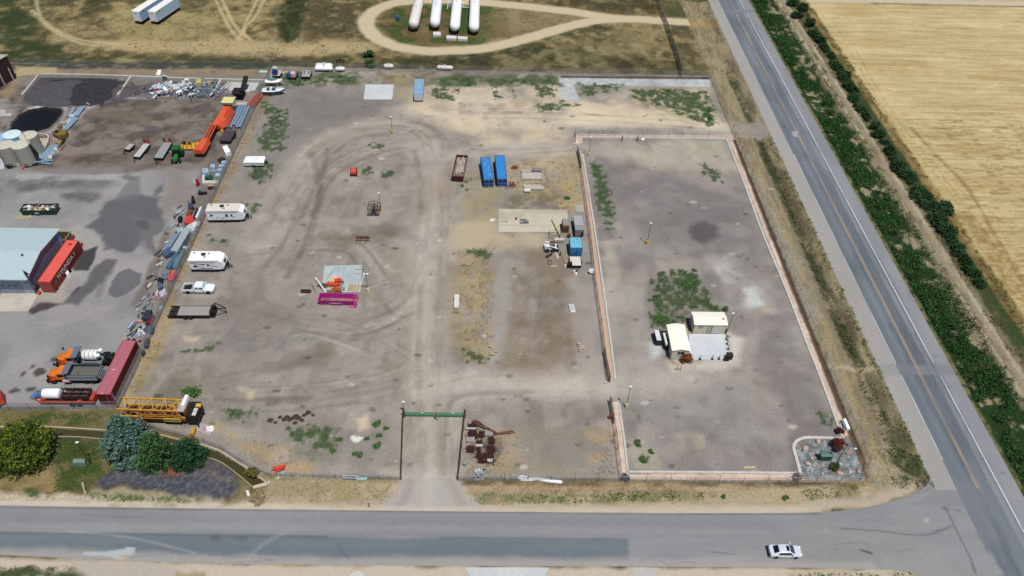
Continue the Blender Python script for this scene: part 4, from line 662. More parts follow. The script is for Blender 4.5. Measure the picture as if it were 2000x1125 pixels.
def fence(label, base, h, mm=None, step=3.0, post='8c9093', r=.035, barb=False, group='chain link fences round the yards', top=True, name='chain_link_fence', world=False, topm=None):
    mm = mm or MESH_L; q = [Vector((a[0], a[1])) for a in base] if world else [P(u, v).xy for u, v in base]
    o0 = q[0]; t = thing(name, label, 'fence', (o0.x, o0.y, 0), 0, group); q = [a - o0 for a in q]
    m = MB(); v = []; 
    for a, b in zip(q[:-1], q[1:]): m.add([(a.x, a.y, .03), (b.x, b.y, .03), (b.x, b.y, h), (a.x, a.y, h)], [(0, 1, 2, 3)])
    m.build('chain_link_mesh', mm, t)
    if top:
        m = MB().path([(a.x, a.y, h) for a in q], r * .8, 5); m.build('top_rail', topm or GALV, t)
    pm = mat(post, .5, .2, .2); first = None
    for i, (a, b) in enumerate(zip(q[:-1], q[1:])):
        L_ = (b - a).length; n = max(1, round(L_ / step)); d = (b - a).normalized(); nn = Vector((-d.y, d.x))
        for k in range(n + (1 if i == len(q) - 2 else 0)):
            c = a + (b - a) * k / n; m = MB().tube((0, 0, 0), (0, 0, h + .05), r, n=6)
            if barb: m.tube((0, 0, h), (nn.x * .3, nn.y * .3, h + .35), r * .6, n=5)
            m.build('post', pm, t, loc=(c.x, c.y, 0))
    if barb:
        for k in (.1, .3):
            m = MB()
            for a, b in zip(q[:-1], q[1:]):
                d = (b - a).normalized(); nn = Vector((-d.y, d.x)) * k; m.tube((a.x + nn.x, a.y + nn.y, h + k * 1.15), (b.x + nn.x, b.y + nn.y, h + k * 1.15), .012, n=4)
            m.build('barbed_wire', GALV, t)
    return t
fence('long chain link fence between the grassland and the two yards', [(-60, 130), (200, 131.5), (400, 133), (527, 135), (800, 140), (1200, 148), (1386, 153)], 1.9, MESH_L, 4.2, '8fa09c')
fence('grey chain link fence between the paved yard and the gravel lot', [(527, 150), (489, 235), (440, 340), (395, 440), (345, 549), (300, 650), (260, 737), (232, 797)], 2.1, MESH_D, 3.6, '4c5054', barb=False)
fence('chain link fence along the south side of the paved yard', [(-60, 801), (60, 800.5), (232, 797)], 1.7, MESH_M, 3.2, '4a4d50')
fence('chain link fence curving beside the canal', [(232, 799), (262, 822), (304, 841), (345, 851), (400, 866), (436, 881), (470, 903), (500, 920), (528, 931)], 1.4, MESH_M, 2.8, '7f8386')
fence('chain link fence along the street west of the green gate', [(528, 931), (783, 937.5)], 1.3, MESH_M, 3.2, '55585a')
fence('chain link fence along the street from the gate to the stone bed corner', [(894, 939), (1213, 942), (1450, 944), (1686, 943)], 1.5, MESH_M, 3.4, '55585a', barb=True)
fence('fence with slanted dark posts between the pink rock strip and the roadside ditch', [(1388, 154), (1436, 270), (1508, 450), (1599, 675), (1694, 908), (1686, 943)], 1.7, MESH_L, 3.2, '4a4540', barb=True)
fence('chain link fence at the north side of the fenced gravel enclosure', [(1123, 266), (1280, 268), (1434, 270)], 1.7, MESH_L, 3.0, '7b7f82'); fence('short return of chain link fence by the enclosure opening', [(1122, 264), (1124, 279)], 1.7, MESH_D, 2.0, '44484c')
fence('long grey chain link fence west of the kerbed enclosure', [(1130, 303), (1141, 380), (1152, 460), (1163, 560), (1177, 660), (1187, 747)], 1.7, MESH_D, 3.0, '3c4045'); fence('short grey chain link fence south of the enclosure opening', [(1193, 788), (1202, 850), (1213, 940)], 1.7, MESH_D, 3.0, '3c4045')
def pipe_gate(label, a, b, h=1.6):
    o, rz, L_ = frame(a, b); t = thing('sliding_gate', label, 'gate', o, rz, 'grey sliding gates of the enclosure')
    m = MB().box(0, L_, -.03, .03, .1, .16).box(0, L_, -.03, .03, h - .06, h).box(0, .06, -.03, .03, .16, h - .06).box(L_ - .06, L_, -.03, .03, .16, h - .06); m.build('gate_frame', mat('4f5a66', .5, .3), t)
    m = MB(); n = int(L_ / .35)
    for i in range(1, n): m.tube((i * L_ / n, 0, .16), (i * L_ / n, 0, h - .06), .02, n=4)
    m.build('gate_bars', mat('5f6b78', .5, .3), t); m = MB().box(0, L_, -.005, .005, .16, h - .06); m.build('chain_link_mesh', MESH_D, t)
pipe_gate('grey steel gate rolled back at the south end of the long inner fence', (1179, 690), (1191, 748)); pipe_gate('grey steel gate rolled back at the north end of the long inner fence', (1127, 296), (1135, 330)); pipe_gate('grey steel gate standing just south of the enclosure opening', (1190, 785), (1198, 830))
# tall fence in the grassland with gate
fence('tall dark mesh fence running up to the dirt track beyond the yards', [(1330, 150), (1322, 118), (1310, 82), (1298, 47)], 2.4, mesh_mat('windbreak_mesh', .75, '71787c'), 3.0, '50555a', group='tall mesh fences in the grassland'); fence('tall dark mesh fence north of the dirt track', [(1291, 32), (1282, -5), (1275, -30)], 2.4, MESH_D, 3.0, '50555a', group='tall mesh fences in the grassland')
o, rz, L_ = frame((1298, 46), (1291, 33)); t = thing('track_gate', 'purple grey mesh gate across the dirt track', 'gate', o, rz); MB().box(0, L_, -.03, .03, .1, .16).box(0, L_, -.03, .03, 1.9, 1.96).box(0, .06, -.03, .03, .1, 1.9).box(L_ - .06, L_, -.03, .03, .1, 1.9).tube((0, 0, .1), (L_, 0, 1.9), .02).build('gate_frame', mat('6b6878'), t); MB().box(.06, L_ - .06, -.004, .004, .16, 1.9).build('chain_link_mesh', mesh_mat('gate_mesh', .6, '857d92'), t)
# brown pipe fences either side of the drive and the green gate
for lab, a, b in (('brown pipe fence on the west side of the entrance drive', (788, 812), (784, 936)), ('brown pipe fence on the east side of the entrance drive', (908, 814), (895, 938))):
    o, rz, L_ = frame(a, b); t = thing('pipe_fence', lab, 'fence', o, rz, 'brown pipe fences beside the entrance drive'); bm_ = mat('5a4a44', .7, dirt=.25)
    for k in range(5): MB().tube((0, 0, 0), (0, 0, 1.35), .07, n=8).build('post', bm_, t, loc=(L_ * k / 4, 0, 0))
    for z in (.45, .85, 1.28): MB().tube((0, 0, z), (L_, 0, z), .05, n=6).build('rail', bm_, t)
    MB().box(0, L_, -.004, .004, .1, 1.25).build('wire_mesh', MESH_D, t)
GREEN = mat('2f7d52', .5, dirt=.12); GREENL = mat('5fae80', .5, dirt=.1)
for i, (lab, a, b) in enumerate((('green tube gate leaf with white tag, left half of the entrance gate', (791, 814), (847, 814.5)), ('green tube gate leaf with white tag, right half of the entrance gate', (851, 815), (906, 815.5)))):
    o, rz, L_ = frame(a, b); t = thing('farm_gate', lab, 'gate', o, rz, 'green entrance gates')
    m = MB()
    for z in (.3, .55, .8, 1.05, 1.3): m.tube((0, 0, z), (L_, 0, z), .03, n=6)
    m.build('rails', GREENL, t)
    for x in (0, L_ / 3, 2 * L_ / 3, L_): MB().box(x - .03, x + .03, -.03, .03, .25, 1.34).build('upright', GREEN, t)
    MB().box(0, L_, -.005, .005, .2, .62).build('lower_panel', mat('256a44', .6), t); MB().box(0, L_, -.004, .004, .62, 1.3).build('green_mesh', mesh_mat('green_mesh', .45, '6fae86'), t)
    MB().box(L_ * .58, L_ * .67, -.03, -.01, 1.0, 1.25).build('tag', WHITE, t)
for lab, (u, v), hh in (('thick dark gate post at the west end of the green gate', (789, 815), 2.1), ('thick dark gate post at the east end of the green gate', (908, 816), 2.0)):
    m = MB().tube((0, 0, 0), (0, 0, hh), .13, n=12).lathe([(.15, hh), (.15, hh + .05), (.02, hh + .1)], n=12)
    for z in (.5, 1.2): m.box(-.02, .25, -.04, .04, z, z + .1)
    S('gate_post', lab, 'gate post', m, mat('3a3230', .7), P(u, v), group='dark posts of the green gate', smooth=True)
S('gate_stop', 'small rusty latch post where the two green gate leaves meet', 'post', MB().tube((0, 0, 0), (0, 0, 1.3), .06).tube((-.1, 0, .9), (.35, -.5, .2), .04).box(-.1, .1, -.1, .1, 0, .06), RUST, P(850, 817))
# ---------------------------------------------------------------- lamp posts
def lamp(label, u, v, v_top, head=1, foot='d8b850', pole='54565c', group='small lamp posts standing in the gravel'):
    h = HT(u, v, v_top); t = thing('lamp_post', label, 'lamp post', P(u, v), 0, group)
    if foot: MB().lathe([(.3, 0), (.3, .75), (.27, .85)], n=14).build('base', mat(foot, .8, dirt=.2), t, True)
    MB().tube((0, 0, .1), (0, 0, h), .06, .045, n=8).build('pole', mat(pole, .5, .3), t, True)
    for k in range(head):
        dx = (.32 if k == 0 else -.32) if head > 1 else 0
        m = MB().box(dx - .22, dx + .22, -.14, .14, h, h + .12, tx=.06, ty=.05)
        if dx: m.tube((0, 0, h - .1), (dx, 0, h + .02), .04)
        m.build('lamp_head', WHITE if pole != '15161a' else BLACK, t)
    return t
lamp('lamp post with yellow foot at the curve of the tracks in the lot', 766.5, 261, 228); lamp('lamp post with yellow foot beside the rusty spoked wheel', 744, 412, 377); lamp('lamp post with yellow foot just inside the north opening of the enclosure', 1150, 304, 268, foot='d9d690')
lamp('lamp post with yellow foot in the middle of the fenced enclosure', 1263.5, 476, 436); lamp('lamp post with pale foot beside the south opening of the enclosure', 1223, 795, 755, foot='d8d4a4'); lamp('lamp post behind the corner of the cream shed with the garage door', 1421, 646, 612, foot=None)
lamp('double headed lamp post on the east side of the blue grey slab', 719, 569, 535, head=2, foot='e6dfb0'); lamp('tall lamp post with white head behind the entrance gate', 790, 806, 785, foot=None)
lamp('round white garden lamp on a dark pole in the lawn', 178, 907, 864, foot=None, pole='1c2a30', group='dark garden and corner lamps'); lamp('black lamp post standing in the grey stone bed', 1631, 909, 869, foot=None, pole='15161a', group='dark garden and corner lamps')
S('bollard_stump', 'short white pole with a flat foot in the weeds near the long pipes', 'post', MB().tube((0, 0, 0), (0, 0, 1.3), .1, .07).box(-.6, .6, -.3, .3, 0, .06), mat('dcd8d0'), P(550, 232))
# ---------------------------------------------------------------- kerbs of the enclosure
KERB = mat('e6e6e2', .8, dirt=.12, scale=2)
def kerb(label, pts, w=.3): o = wall_along('kerb', pts, w, 0, .16, 'd2d0c8', label, 'kerb', None, 'white concrete kerbs of the enclosure'); o['kind'] = 'structure'; del o['category']; return o
kerb('white concrete kerb along the north edge of the enclosure', [(1136, 282), (1134, 268), (1300, 269.5), (1419, 272)][1:]); kerb('short end of white kerb by the north opening', [(1134, 268), (1136, 281)]); kerb('broken white kerb down the east edge of the enclosure', [(1419, 272), (1454, 360), (1487, 450), (1534, 563), (1577, 675), (1601, 735), (1646, 857)], .38)
kerb('white kerb beside the pink strip west of the enclosure', [(1138, 302), (1162, 450), (1194, 675), (1202, 745)]); kerb('white kerb south of the enclosure opening', [(1209, 790), (1220, 865), (1226, 922)]); kerb('white kerb along the south edge of the enclosure', [(1226, 922), (1400, 923), (1560, 924.5)], .34)
kerb('curved double kerb round the stone bed', [(1563, 925), (1556, 898), (1550, 876), (1554, 864), (1566, 857), (1585, 855), (1646, 857)], .5)
# ---------------------------------------------------------------- box containers and trailers
def container(label, o, rz, L_, W_, H_, c, cside=None, z0=0.15, name='shipping_container', doors='x0', group=None, roofc=None, cat='container', end=None, lock=True):
    "origin at the SW corner of the footprint, x along the near edge, y away"
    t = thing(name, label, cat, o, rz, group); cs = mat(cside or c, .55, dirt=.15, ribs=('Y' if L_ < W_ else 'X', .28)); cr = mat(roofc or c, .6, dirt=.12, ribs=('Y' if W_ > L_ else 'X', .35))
    MB().box(.02, L_ - .02, .02, W_ - .02, z0 + .12, z0 + H_ - .06).build('body', cs, t); MB().box(.06, L_ - .06, .06, W_ - .06, z0 + H_ - .061, z0 + H_ - .02).build('roof', cr, t)
    m = MB(); e = .09; fr = mat(end or cside or c, .5, dirt=.1)
    for x in (0, L_ - e):
        for y in (0, W_ - e): m.box(x, x + e, y, y + e, z0, z0 + H_)
    for z in (z0, z0 + H_ - e):
        m.box(e, L_ - e, -.005, e, z, z + e).box(e, L_ - e, W_ - e, W_ + .005, z, z + e).box(-.005, e, e, W_ - e, z, z + e).box(L_ - e, L_ + .005, e, W_ - e, z, z + e)
    m.build('corner_frame', fr, t)
    if doors == 'y0':
        for x0, x1 in ((.1, L_ / 2 - .02), (L_ / 2 + .02, L_ - .1)):
            m = MB().box(x0, x1, -.03, .02, z0 + .12, z0 + H_ - .1); n = 5
            for k in range(1, n): m.box(x0 + .03, x1 - .03, -.05, -.03, z0 + .12 + k * (H_ - .22) / n - .02, z0 + .12 + k * (H_ - .22) / n + .02)
            d = m.build('door', mat(end or c, .55, dirt=.15), t)
            if lock: MB().tube(((x0 + x1) / 2 - .25, -.07, z0 + .15), ((x0 + x1) / 2 - .25, -.07, z0 + H_ - .12), .025).tube(((x0 + x1) / 2 + .25, -.07, z0 + .15), ((x0 + x1) / 2 + .25, -.07, z0 + H_ - .12), .025).build('lock_rod', mat('c08078' if c == 'e8584c' else '9aa8b8', .4, .3), d)
    return t
# bright red container with lettering
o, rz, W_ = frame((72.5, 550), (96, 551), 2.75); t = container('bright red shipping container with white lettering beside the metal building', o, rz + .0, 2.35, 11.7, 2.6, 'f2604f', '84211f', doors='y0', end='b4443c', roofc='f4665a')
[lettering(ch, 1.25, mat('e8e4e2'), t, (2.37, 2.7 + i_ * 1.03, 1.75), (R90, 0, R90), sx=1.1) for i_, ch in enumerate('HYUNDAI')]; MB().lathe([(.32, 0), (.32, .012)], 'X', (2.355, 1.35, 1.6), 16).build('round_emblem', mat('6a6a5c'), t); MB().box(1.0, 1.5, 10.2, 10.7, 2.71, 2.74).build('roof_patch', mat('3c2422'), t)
for k in range(6): MB().ob((.6 + random.random() * 1.2, 4 + random.random() * 3, 2.735), (.25 + random.random() * .4, .04, .01), random.random() * 3).build('rust_streak', mat('a83a34'), t)
# long faded red container
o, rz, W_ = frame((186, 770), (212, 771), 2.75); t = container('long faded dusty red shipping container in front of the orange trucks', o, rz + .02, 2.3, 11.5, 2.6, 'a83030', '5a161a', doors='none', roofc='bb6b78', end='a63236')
for k, (y0, w_) in enumerate(((.5, .35), (.95, .2), (1.25, .5), (1.85, .3), (2.25, .15))): MB().box(2.3, 2.312, .3 + k * .01, .55 + k * .01, 2.45 - k * .42 - w_ * .6, 2.45 - k * .42).build('white_marking', mat('dcdce6'), t)
MB().box(1.55, 1.6, -.012, 0, .8, 2.4).build('white_stripe', mat('d8a8a0'), t); MB().box(.7, 1.3, .1, .25, 2.731, 2.75).box(.6, 1.2, 5.0, 5.2, 2.731, 2.74).build('pale_scuff', mat('e0aab0'), t)
# two bright blue roll-off containers
for lab, a, b, L_, mark in (('bright blue container with pale scuffs on its roof, left of the two', (945, 350), (964.5, 349), 8.3, True), ('bright blue container with a clean roof, right of the two', (971, 348.5), (990.5, 348), 8.8, False)):
    o, rz, W_ = frame(a, b, 2.3); t = container(lab, o, rz, 2.2, L_, 2.1, '2f86cc', '1a4f9a', doors='y0', roofc='2e8ad6', end='123f86', group='bright blue containers by the maroon dumpster', z0=.2, lock=False)  # sides and ends coloured darker than the roof, imitating weaker sun on walls
    MB().box(1.07, 1.13, .1, L_ - .1, 2.281, 2.31).build('roof_seam', mat('56a4e2'), t)
    MB().box(.1, 2.1, -.07, -.05, 1.0, 1.05).box(1.08, 1.12, -.07, -.05, .3, 2.2).box(.05, 2.15, -.08, -.05, 2.16, 2.3).box(.15, .3, -.07, -.05, 1.85, 1.92).box(1.9, 2.05, -.07, -.05, 1.85, 1.92).box(.1, 2.1, -.09, -.05, .24, .3).build('door_trim', mat('9fc4ee'), t)
    if mark:
        for k in range(16): MB().ob((random.choice((.7, 1.5)) + random.uniform(-.12, .12), 1.2 + k * .42, 2.288), (random.uniform(.1, .25), random.uniform(.2, .7), .012), random.uniform(-.3, .3)).build('pale_scuff', mat('78b6ea', dirt=.4), t)
# open top dumpsters
def dumpster(label, o, rz, L_, W_, H_, c, inner='6a5c52', name='dumpster', z0=.15, ribs=8):
    t = thing(name, label, 'dumpster', o, rz); cm = mat(c, .5, dirt=.15); k = .16
    m = MB(); v = [(k, k, z0), (L_ - k, k, z0), (L_ - k, W_ - k, z0), (k, W_ - k, z0), (0, 0, H_), (L_, 0, H_), (L_, W_, H_), (0, W_, H_)]
    m.add(v, [(3, 2, 1, 0), (0, 1, 5, 4), (1, 2, 6, 5), (2, 3, 7, 6), (3, 0, 4, 7)]); i_ = .08; b = len(m.v)
    m.add([(k + i_, k + i_, z0 + .1), (L_ - k - i_, k + i_, z0 + .1), (L_ - k - i_, W_ - k - i_, z0 + .1), (k + i_, W_ - k - i_, z0 + .1), (i_, i_, H_), (L_ - i_, i_, H_), (L_ - i_, W_ - i_, H_), (i_, W_ - i_, H_)], [(1, 5, 4, 0), (2, 6, 5, 1), (3, 7, 6, 2), (0, 4, 7, 3)])
    m.build('bin', cm, t); MB().box(k + i_, L_ - k - i_, k + i_, W_ - k - i_, z0 + .1, z0 + .13).build('bin_floor', mat(inner, .9, dirt=.35), t)
    m = MB(); r = .07; m.box(-r, L_ + r, -r, r, H_, H_ + .1).box(-r, L_ + r, W_ - r, W_ + r, H_, H_ + .1).box(-r, r, r, W_ - r, H_, H_ + .1).box(L_ - r, L_ + r, r, W_ - r, H_, H_ + .1); m.build('top_rim', cm, t)
    m = MB()
    for j in range(1, ribs): x = L_ * j / ribs; m.add([(x - .05, k - .02, z0), (x + .05, k - .02, z0), (x + .05, -.07, H_), (x - .05, -.07, H_), (x - .05, k + .1, z0), (x + .05, k + .1, z0), (x + .05, .05, H_), (x - .05, .05, H_)], [(0, 1, 2, 3), (1, 5, 6, 2), (0, 3, 7, 4)])
    m.build('side_rib', cm, t); return t
o, rz, L_ = frame((621, 587), (688, 588.5), 1.25); t = dumpster('magenta pink roll-off dumpster, nearly empty, in front of the blue grey slab', o, rz, 6.3, 1.9, 1.2, 'c4288f', '9c8474'); mg = mat('e04aa8')
MB().box(6.35, 6.95, .1, .25, .1, 1.3).box(6.35, 6.95, 1.7, 1.85, .1, 1.3).box(6.75, 6.9, .25, 1.7, .9, 1.0).box(6.4, 6.55, .25, 1.7, .1, .2).build('hook_frame', mg, t); MB().box(5.6, 6.9, -.5, -.1, .05, .14).box(6.7, 6.86, -.45, -.1, .14, .9).build('step', mg, t)
MB().box(1.9, 4.3, -.10, -.075, .72, .84).box(2.4, 3.8, -.105, -.08, .55, .66).build('pale_lettering_strip', mat('d8a8d4'), t)
for k in range(7): S('rubble_clod', 'broken brown clods heaped in the west end of the pink dumpster', 'rubble', MB().blob((0, 0, 0), (.25, .2, .16), jit=.3), mat('7a684c', .95, dirt=.4), o + Vector((.8 + (k % 4) * .35, .6 + (k // 4) * .5, .42)), group='clods in the pink dumpster')
S('plank', 'pale board lying on the floor of the pink dumpster', 'board', MB().ob((0, 0, 0), (1.2, .18, .05)), mat('e8dcc8'), o + Vector((3.8, .35, .33)))
o, rz, L_ = frame((883, 344), (905.5, 345), 1.6); t = dumpster('maroon dumpster filled with pale weathered branches and boards', o, rz - .03, 2.55, 8.2, 1.55, '5c1f2c', '4c3a34', ribs=3)
random.seed(3); mm = MB()
MB().box(.14, 2.4, .3, 7.9, .9, 1.25).build('load_bed', mat('8d7c6a', .95, dirt=.4), t)
for k in range(70):
    x, y = random.uniform(.5, 2.1), random.uniform(1.6, 6.8); a = random.gauss(R90, .28); l_ = random.uniform(1.2, 2.6); zz = random.uniform(1.3, 1.75)
    dx, dy = math.cos(a) * l_ / 2, math.sin(a) * l_ / 2; mm.tube((max(.15, min(2.4, x - dx)), y - dy, zz), (max(.15, min(2.4, x + dx)), y + dy, zz + random.uniform(-.12, .12)), random.uniform(.04, .11), n=5)
tag(mm.build('branch_pile', mat('d2c2b0', .95, dirt=.4, scale=4), None, loc=t.location, rz=t.rotation_euler.z), 'pale dry branches and boards heaped in the maroon dumpster', 'branches', kind='stuff')
o, rz, L_ = frame((38, 412), (106, 411), 1.35); t = dumpster('dark green dumpster overflowing with white and brown trash', o, rz, 6.9, 2.2, 1.3, '1d4a3a', '8a7a66'); MB().box(2.8, 3.6, -.12, -.08, .6, .9).build('white_sign', mat('c8d4d0'), t)
mm = MB(); random.seed(5)
cols = ['e4e0da', 'c8a27c', '8c8078', 'f0f0ee', 'a8784c', '6c7480', 'd8c8a8', '3c3c40']
for k in range(60):
    mb = MB().ob((0, 0, 0), (random.uniform(.25, .9), random.uniform(.2, .6), random.uniform(.03, .3)), random.random() * 3, random.uniform(-.4, .4), random.uniform(-.4, .4))
    tag(mb.build('trash', mat(cols[k % 8], .8, dirt=.3), None, loc=o + Vector((random.uniform(.5, 6.4), random.uniform(.45, 1.8), 1.2 + random.uniform(0, .35)))), 'loose board or bag of trash heaped in the dark green dumpster', 'trash', 'trash in the green dumpster')
MB().box(.3, 6.6, .3, 1.9, .6, 1.1).build('load_bed', mat('7c7468', dirt=.4), t)
m = MB(); pts = [Vector((math.cos(a) * 1.1, math.sin(a) * .7, .08)) for a in [i * .3 for i in range(22)]] + [Vector((-1.2 - i * .15, -.2 - .1 * i, .08)) for i in range(6)]; m.path(pts, .09, 6); S('yellow_hose', 'coil of pale yellow hose on the asphalt beside the green dumpster', 'hose', m, mat('d8c890', .7), P(50, 424), smooth=True)
# cargo trailer (pale blue) by the north fence
o, rz, L_ = frame((808, 184), (827, 184), 2.2); t = thing('cargo_trailer', 'pale blue cargo trailer with a long flat roof by the north fence', 'trailer', o, rz)
MB().box(0, 2.3, 0, 7.6, .5, 2.15).build('body', mat('a9b8c4', .5), t); MB().box(-.02, 2.32, -.02, 7.62, 2.15, 2.22).build('roof', mat('8fb4d2', .5, dirt=.12, ribs=('Y', .6)), t); MB().box(.1, 2.2, -.05, 0, .55, 2.1).box(.0, 2.3, -.08, -.05, .5, .6).build('rear_door', mat('d8e0e6', .5), t)
for x in (.15, 2.15):
    for y in (2.6, 3.5): wheel(t, x, y, .36, .2, axis='X')
MB().tube((.4, 7.6, .5), (1.15, 8.9, .5), .05).tube((1.9, 7.6, .5), (1.15, 8.9, .5), .05).build('drawbar', BLACK, t); MB().box(.9, 1.3, 3.6, 4.0, 2.22, 2.32).build('roof_vent', mat('c8d8e4'), t)
# white box semi trailers in the grass
for lab, a, b, tint in (('white box semi trailer with a yellow green stripe on its side, right of the pair', (288, 21.5), (304.5, 22.5), True), ('white box semi trailer with a small dark mark, left of the pair', (256.5, 21), (272.5, 22), False)):
    o, rz, L_ = frame(a, b, 3.9); d = Vector((.30, .954)).normalized(); rz = math.atan2(d.y, d.x) - R90; t = thing('semi_trailer', lab, 'semi trailer', o, rz, 'white semi trailers parked in the grass')
    L2 = 11.0 if tint else 14.0
    MB().box(0, 2.4, 0, L2, 1.05, 3.86).build('body', mat('b9d0ea' if tint else 'a5c4e6', .45, dirt=.08), t); MB().box(-.02, 2.42, -.02, L2 + .02, 3.86, 3.93).build('roof', mat('f2efe9', .5, dirt=.05, ribs=('Y', 1.2)), t); MB().box(.05, 2.35, -.04, 0, 1.05, 3.83).build('rear_door', mat('eef2f8', .45, dirt=.05), t)
    MB().box(.7, 1.6, -.05, -.04, 3.2, 3.4).build('dark_mark', mat('8c8c94'), t); MB().box(1.5, 1.65, -.07, -.04, 1.1, 1.5).build('latch', BLACK, t); MB().box(2.4, 2.415, .2, 3.2 if tint else .8, 3.1, 3.6).build('stripe', mat('c9d07c' if tint else 'b0c8b0'), t); MB().box(2.4, 2.418, 1.6, 2.2, 3.3, 3.6).build('side_mark', mat('4c5a70'), t)
    MB().box(.5, 1.9, .6, L2 - .5, .75, 1.05).box(.3, 2.1, .15, .25, .3, .75).build('chassis', BLACK, t)
    for x in (.3, 2.1):
        for y in (1.2, 2.4): wheel(t, x, y, .5, .3, axis='X', rim='8a8c8e')
    MB().box(.4, .6, L2 - 2.6, L2 - 2.4, 0, .8).box(1.8, 2.0, L2 - 2.6, L2 - 2.4, 0, .8).build('landing_gear', BLACK, t)
# ---------------------------------------------------------------- propane tanks
def ptank(label, near, far, r, zc, c='f4f5f6', group=None, name='propane_tank', saddles=True, length=None, name2='saddle'):
    a, b = P(*near, zc), P(*far, zc); d = (b - a); L_ = length or d.length; ang = math.atan2(d.y, d.x); t = thing(name, label, 'tank', (a.x, a.y, 0), ang, group); hp = []
    for i in range(7): th = R90 * i / 6; hp.append((r * math.sin(th) + .001, r * (1 - math.cos(th))))
    prof = hp + [(rr, L_ - h) for rr, h in reversed(hp)]; MB().lathe(prof, 'X', (0, 0, zc), 28).build('shell', mat(c, .4, dirt=.05), t, True)
    if saddles:
        for x in (L_ * .14, L_ * .86): MB().prism_x([(-r * .75, 0), (r * .75, 0), (r * .8, zc * .82), (r * .45, zc - r * .86), (-r * .45, zc - r * .86), (-r * .8, zc * .82)], x - .25, x + .25).build(name2, mat('8f8c88', .9), t)
    m = MB().lathe([(.25, zc + r - .03), (.25, zc + r + .2)], 'Z', (L_ * .5, 0, 0), 10); m.build('valve_dome', mat('d8dade'), t); return t
for lab, n_, f_, c in (('large cream white propane tank with rusty scratches, leftmost of the row', (807, 50), (820, -4), 'eee9e4'), ('large white propane tank with a dark streak on top, second from the left', (849, 48), (857, -20), 'f2f4f8'), ('large white propane tank behind two joined concrete blocks', (888, 55), (896, -26), 'f8f8f8'), ('large white propane tank standing rightmost of the row', (925.5, 57), (929, -26), 'f4f6fa')):
    ptank(lab, n_, f_, 1.5, 2.3, c, 'large propane tanks inside the dirt loop')
m_ = MB().tube((0, 0, 0), (1, 5, .02), .03); S('streak_cable', 'thin dark cable lying along the top of the second propane tank', 'cable', MB().path([(0, 0, 0), (.15, 1.2, .02), (-.05, 2.4, 0), (.1, 3.2, .0)], .05), BLACK, P(850, 13, 3.86))
for lab, px in (('white concrete block in front of the second propane tank', [(846, 62), (861, 62), (861, 68), (846, 68)]), ('white concrete block in front of the third propane tank', [(872, 69), (891.5, 70), (891.5, 75), (872, 74.5)]), ('white concrete block right of the joint, between the third and fourth tank', [(894, 70.5), (913, 71.5), (913, 76.5), (894, 75.5)])):
    slab('concrete_block', lab, 'concrete block', px, 0, .7, 'e4e2de', 'white concrete blocks in front of the propane tanks')
t = thing('valve_manifold', 'white pipework and valves between the propane tanks', 'pipework', P(881, 14)); MB().path([(-1.5, 0, .4), (-1.5, 0, 1.6), (1.2, 0, 1.6), (1.2, 0, .4)], .1).tube((-1, 1.5, .5), (-1, -2.5, .5), .12).build('pipes', mat('e4e8ec'), t); MB().box(-.8, -.1, -.6, .2, .2, 1.5).box(.3, .9, .4, 1.0, .2, 1.2).build('valve_box', mat('ccd6dc'), t)
t = thing('pump_cabinet', 'white pump cabinet and pipe between the third and fourth propane tank', 'pump', P(905, 13)); MB().box(-.35, .35, -.3, .3, 0, 1.3).build('cabinet', WHITE, t); MB().box(-.5, 2.8, -1.6, -1.3, .3, .5).build('pipe_cover', mat('d8d4cc'), t)
S('barrel', 'small blue barrel in the grass inside the dirt loop', 'barrel', MB().lathe([(.5, 0), (.55, .1), (.55, 1.2), (.5, 1.3)], n=16), mat('3c6a94'), P(777, 39), smooth=True)
for lab, n_, f_ in (('small white propane tank in the grass, the one with a shadow behind the blue trailer', (853, 131), (885, 132.5)), ('small off-white propane tank alone above the concrete slab', (749, 128.5), (769, 129.5)), ('small cream propane tank under the black frame', (655, 134.5), (674, 134.5))):
    ptank(lab, n_, f_, .55, .8, 'f0efe4', 'small propane tanks along the north fence', name2='leg')
for k, (v0, lab) in enumerate(((133.5, 'white propane tank front one of three lying side by side'), (130, 'white propane tank middle one of three lying side by side'), (127, 'white propane tank back one of three lying side by side'))): ptank(lab, (614.5 + k, v0), (650, v0 + .5), .56, .85, 'f4f6f8', 'three tanks side by side', name2='leg')
t = thing('steel_stand', 'black steel frame standing in the grass above the cream tank', 'frame', P(665, 123)); MB().box(-1.1, 1.1, -.1, .1, .6, .8).box(-1.0, -.8, -.1, .1, 0, .6).box(.8, 1.0, -.1, .1, 0, .6).box(-.2, .1, -.1, .1, .8, 1.3).build('frame', mat('2c2422'), t)
# ================================================================ vehicles
def loft(rings, name, material, parent, smooth=True, caps=True):
    n = len(rings[0]); v = [p for r in rings for p in r]; f = []
    for j in range(len(rings) - 1):
        for i in range(n - 1): f.append((j * n + i, (j + 1) * n + i, (j + 1) * n + i + 1, j * n + i + 1))
    if caps: f += [tuple(range(n)), tuple(range(len(v) - 1, len(v) - n - 1, -1))]
    m = MB().add(v, f); o = m.build(name, material, parent, smooth); bm = __import__('bmesh').new(); bm.from_mesh(o.data); __import__('bmesh').ops.recalc_face_normals(bm, faces=bm.faces); bm.to_mesh(o.data); bm.free(); return o
def body_ring(x, w, zb, zt, r=.12): return [(x, -w, zb), (x, -w, zt - r), (x, -w + r, zt), (x, 0, zt + .03), (x, w - r, zt), (x, w, zt - r), (x, w, zb)]
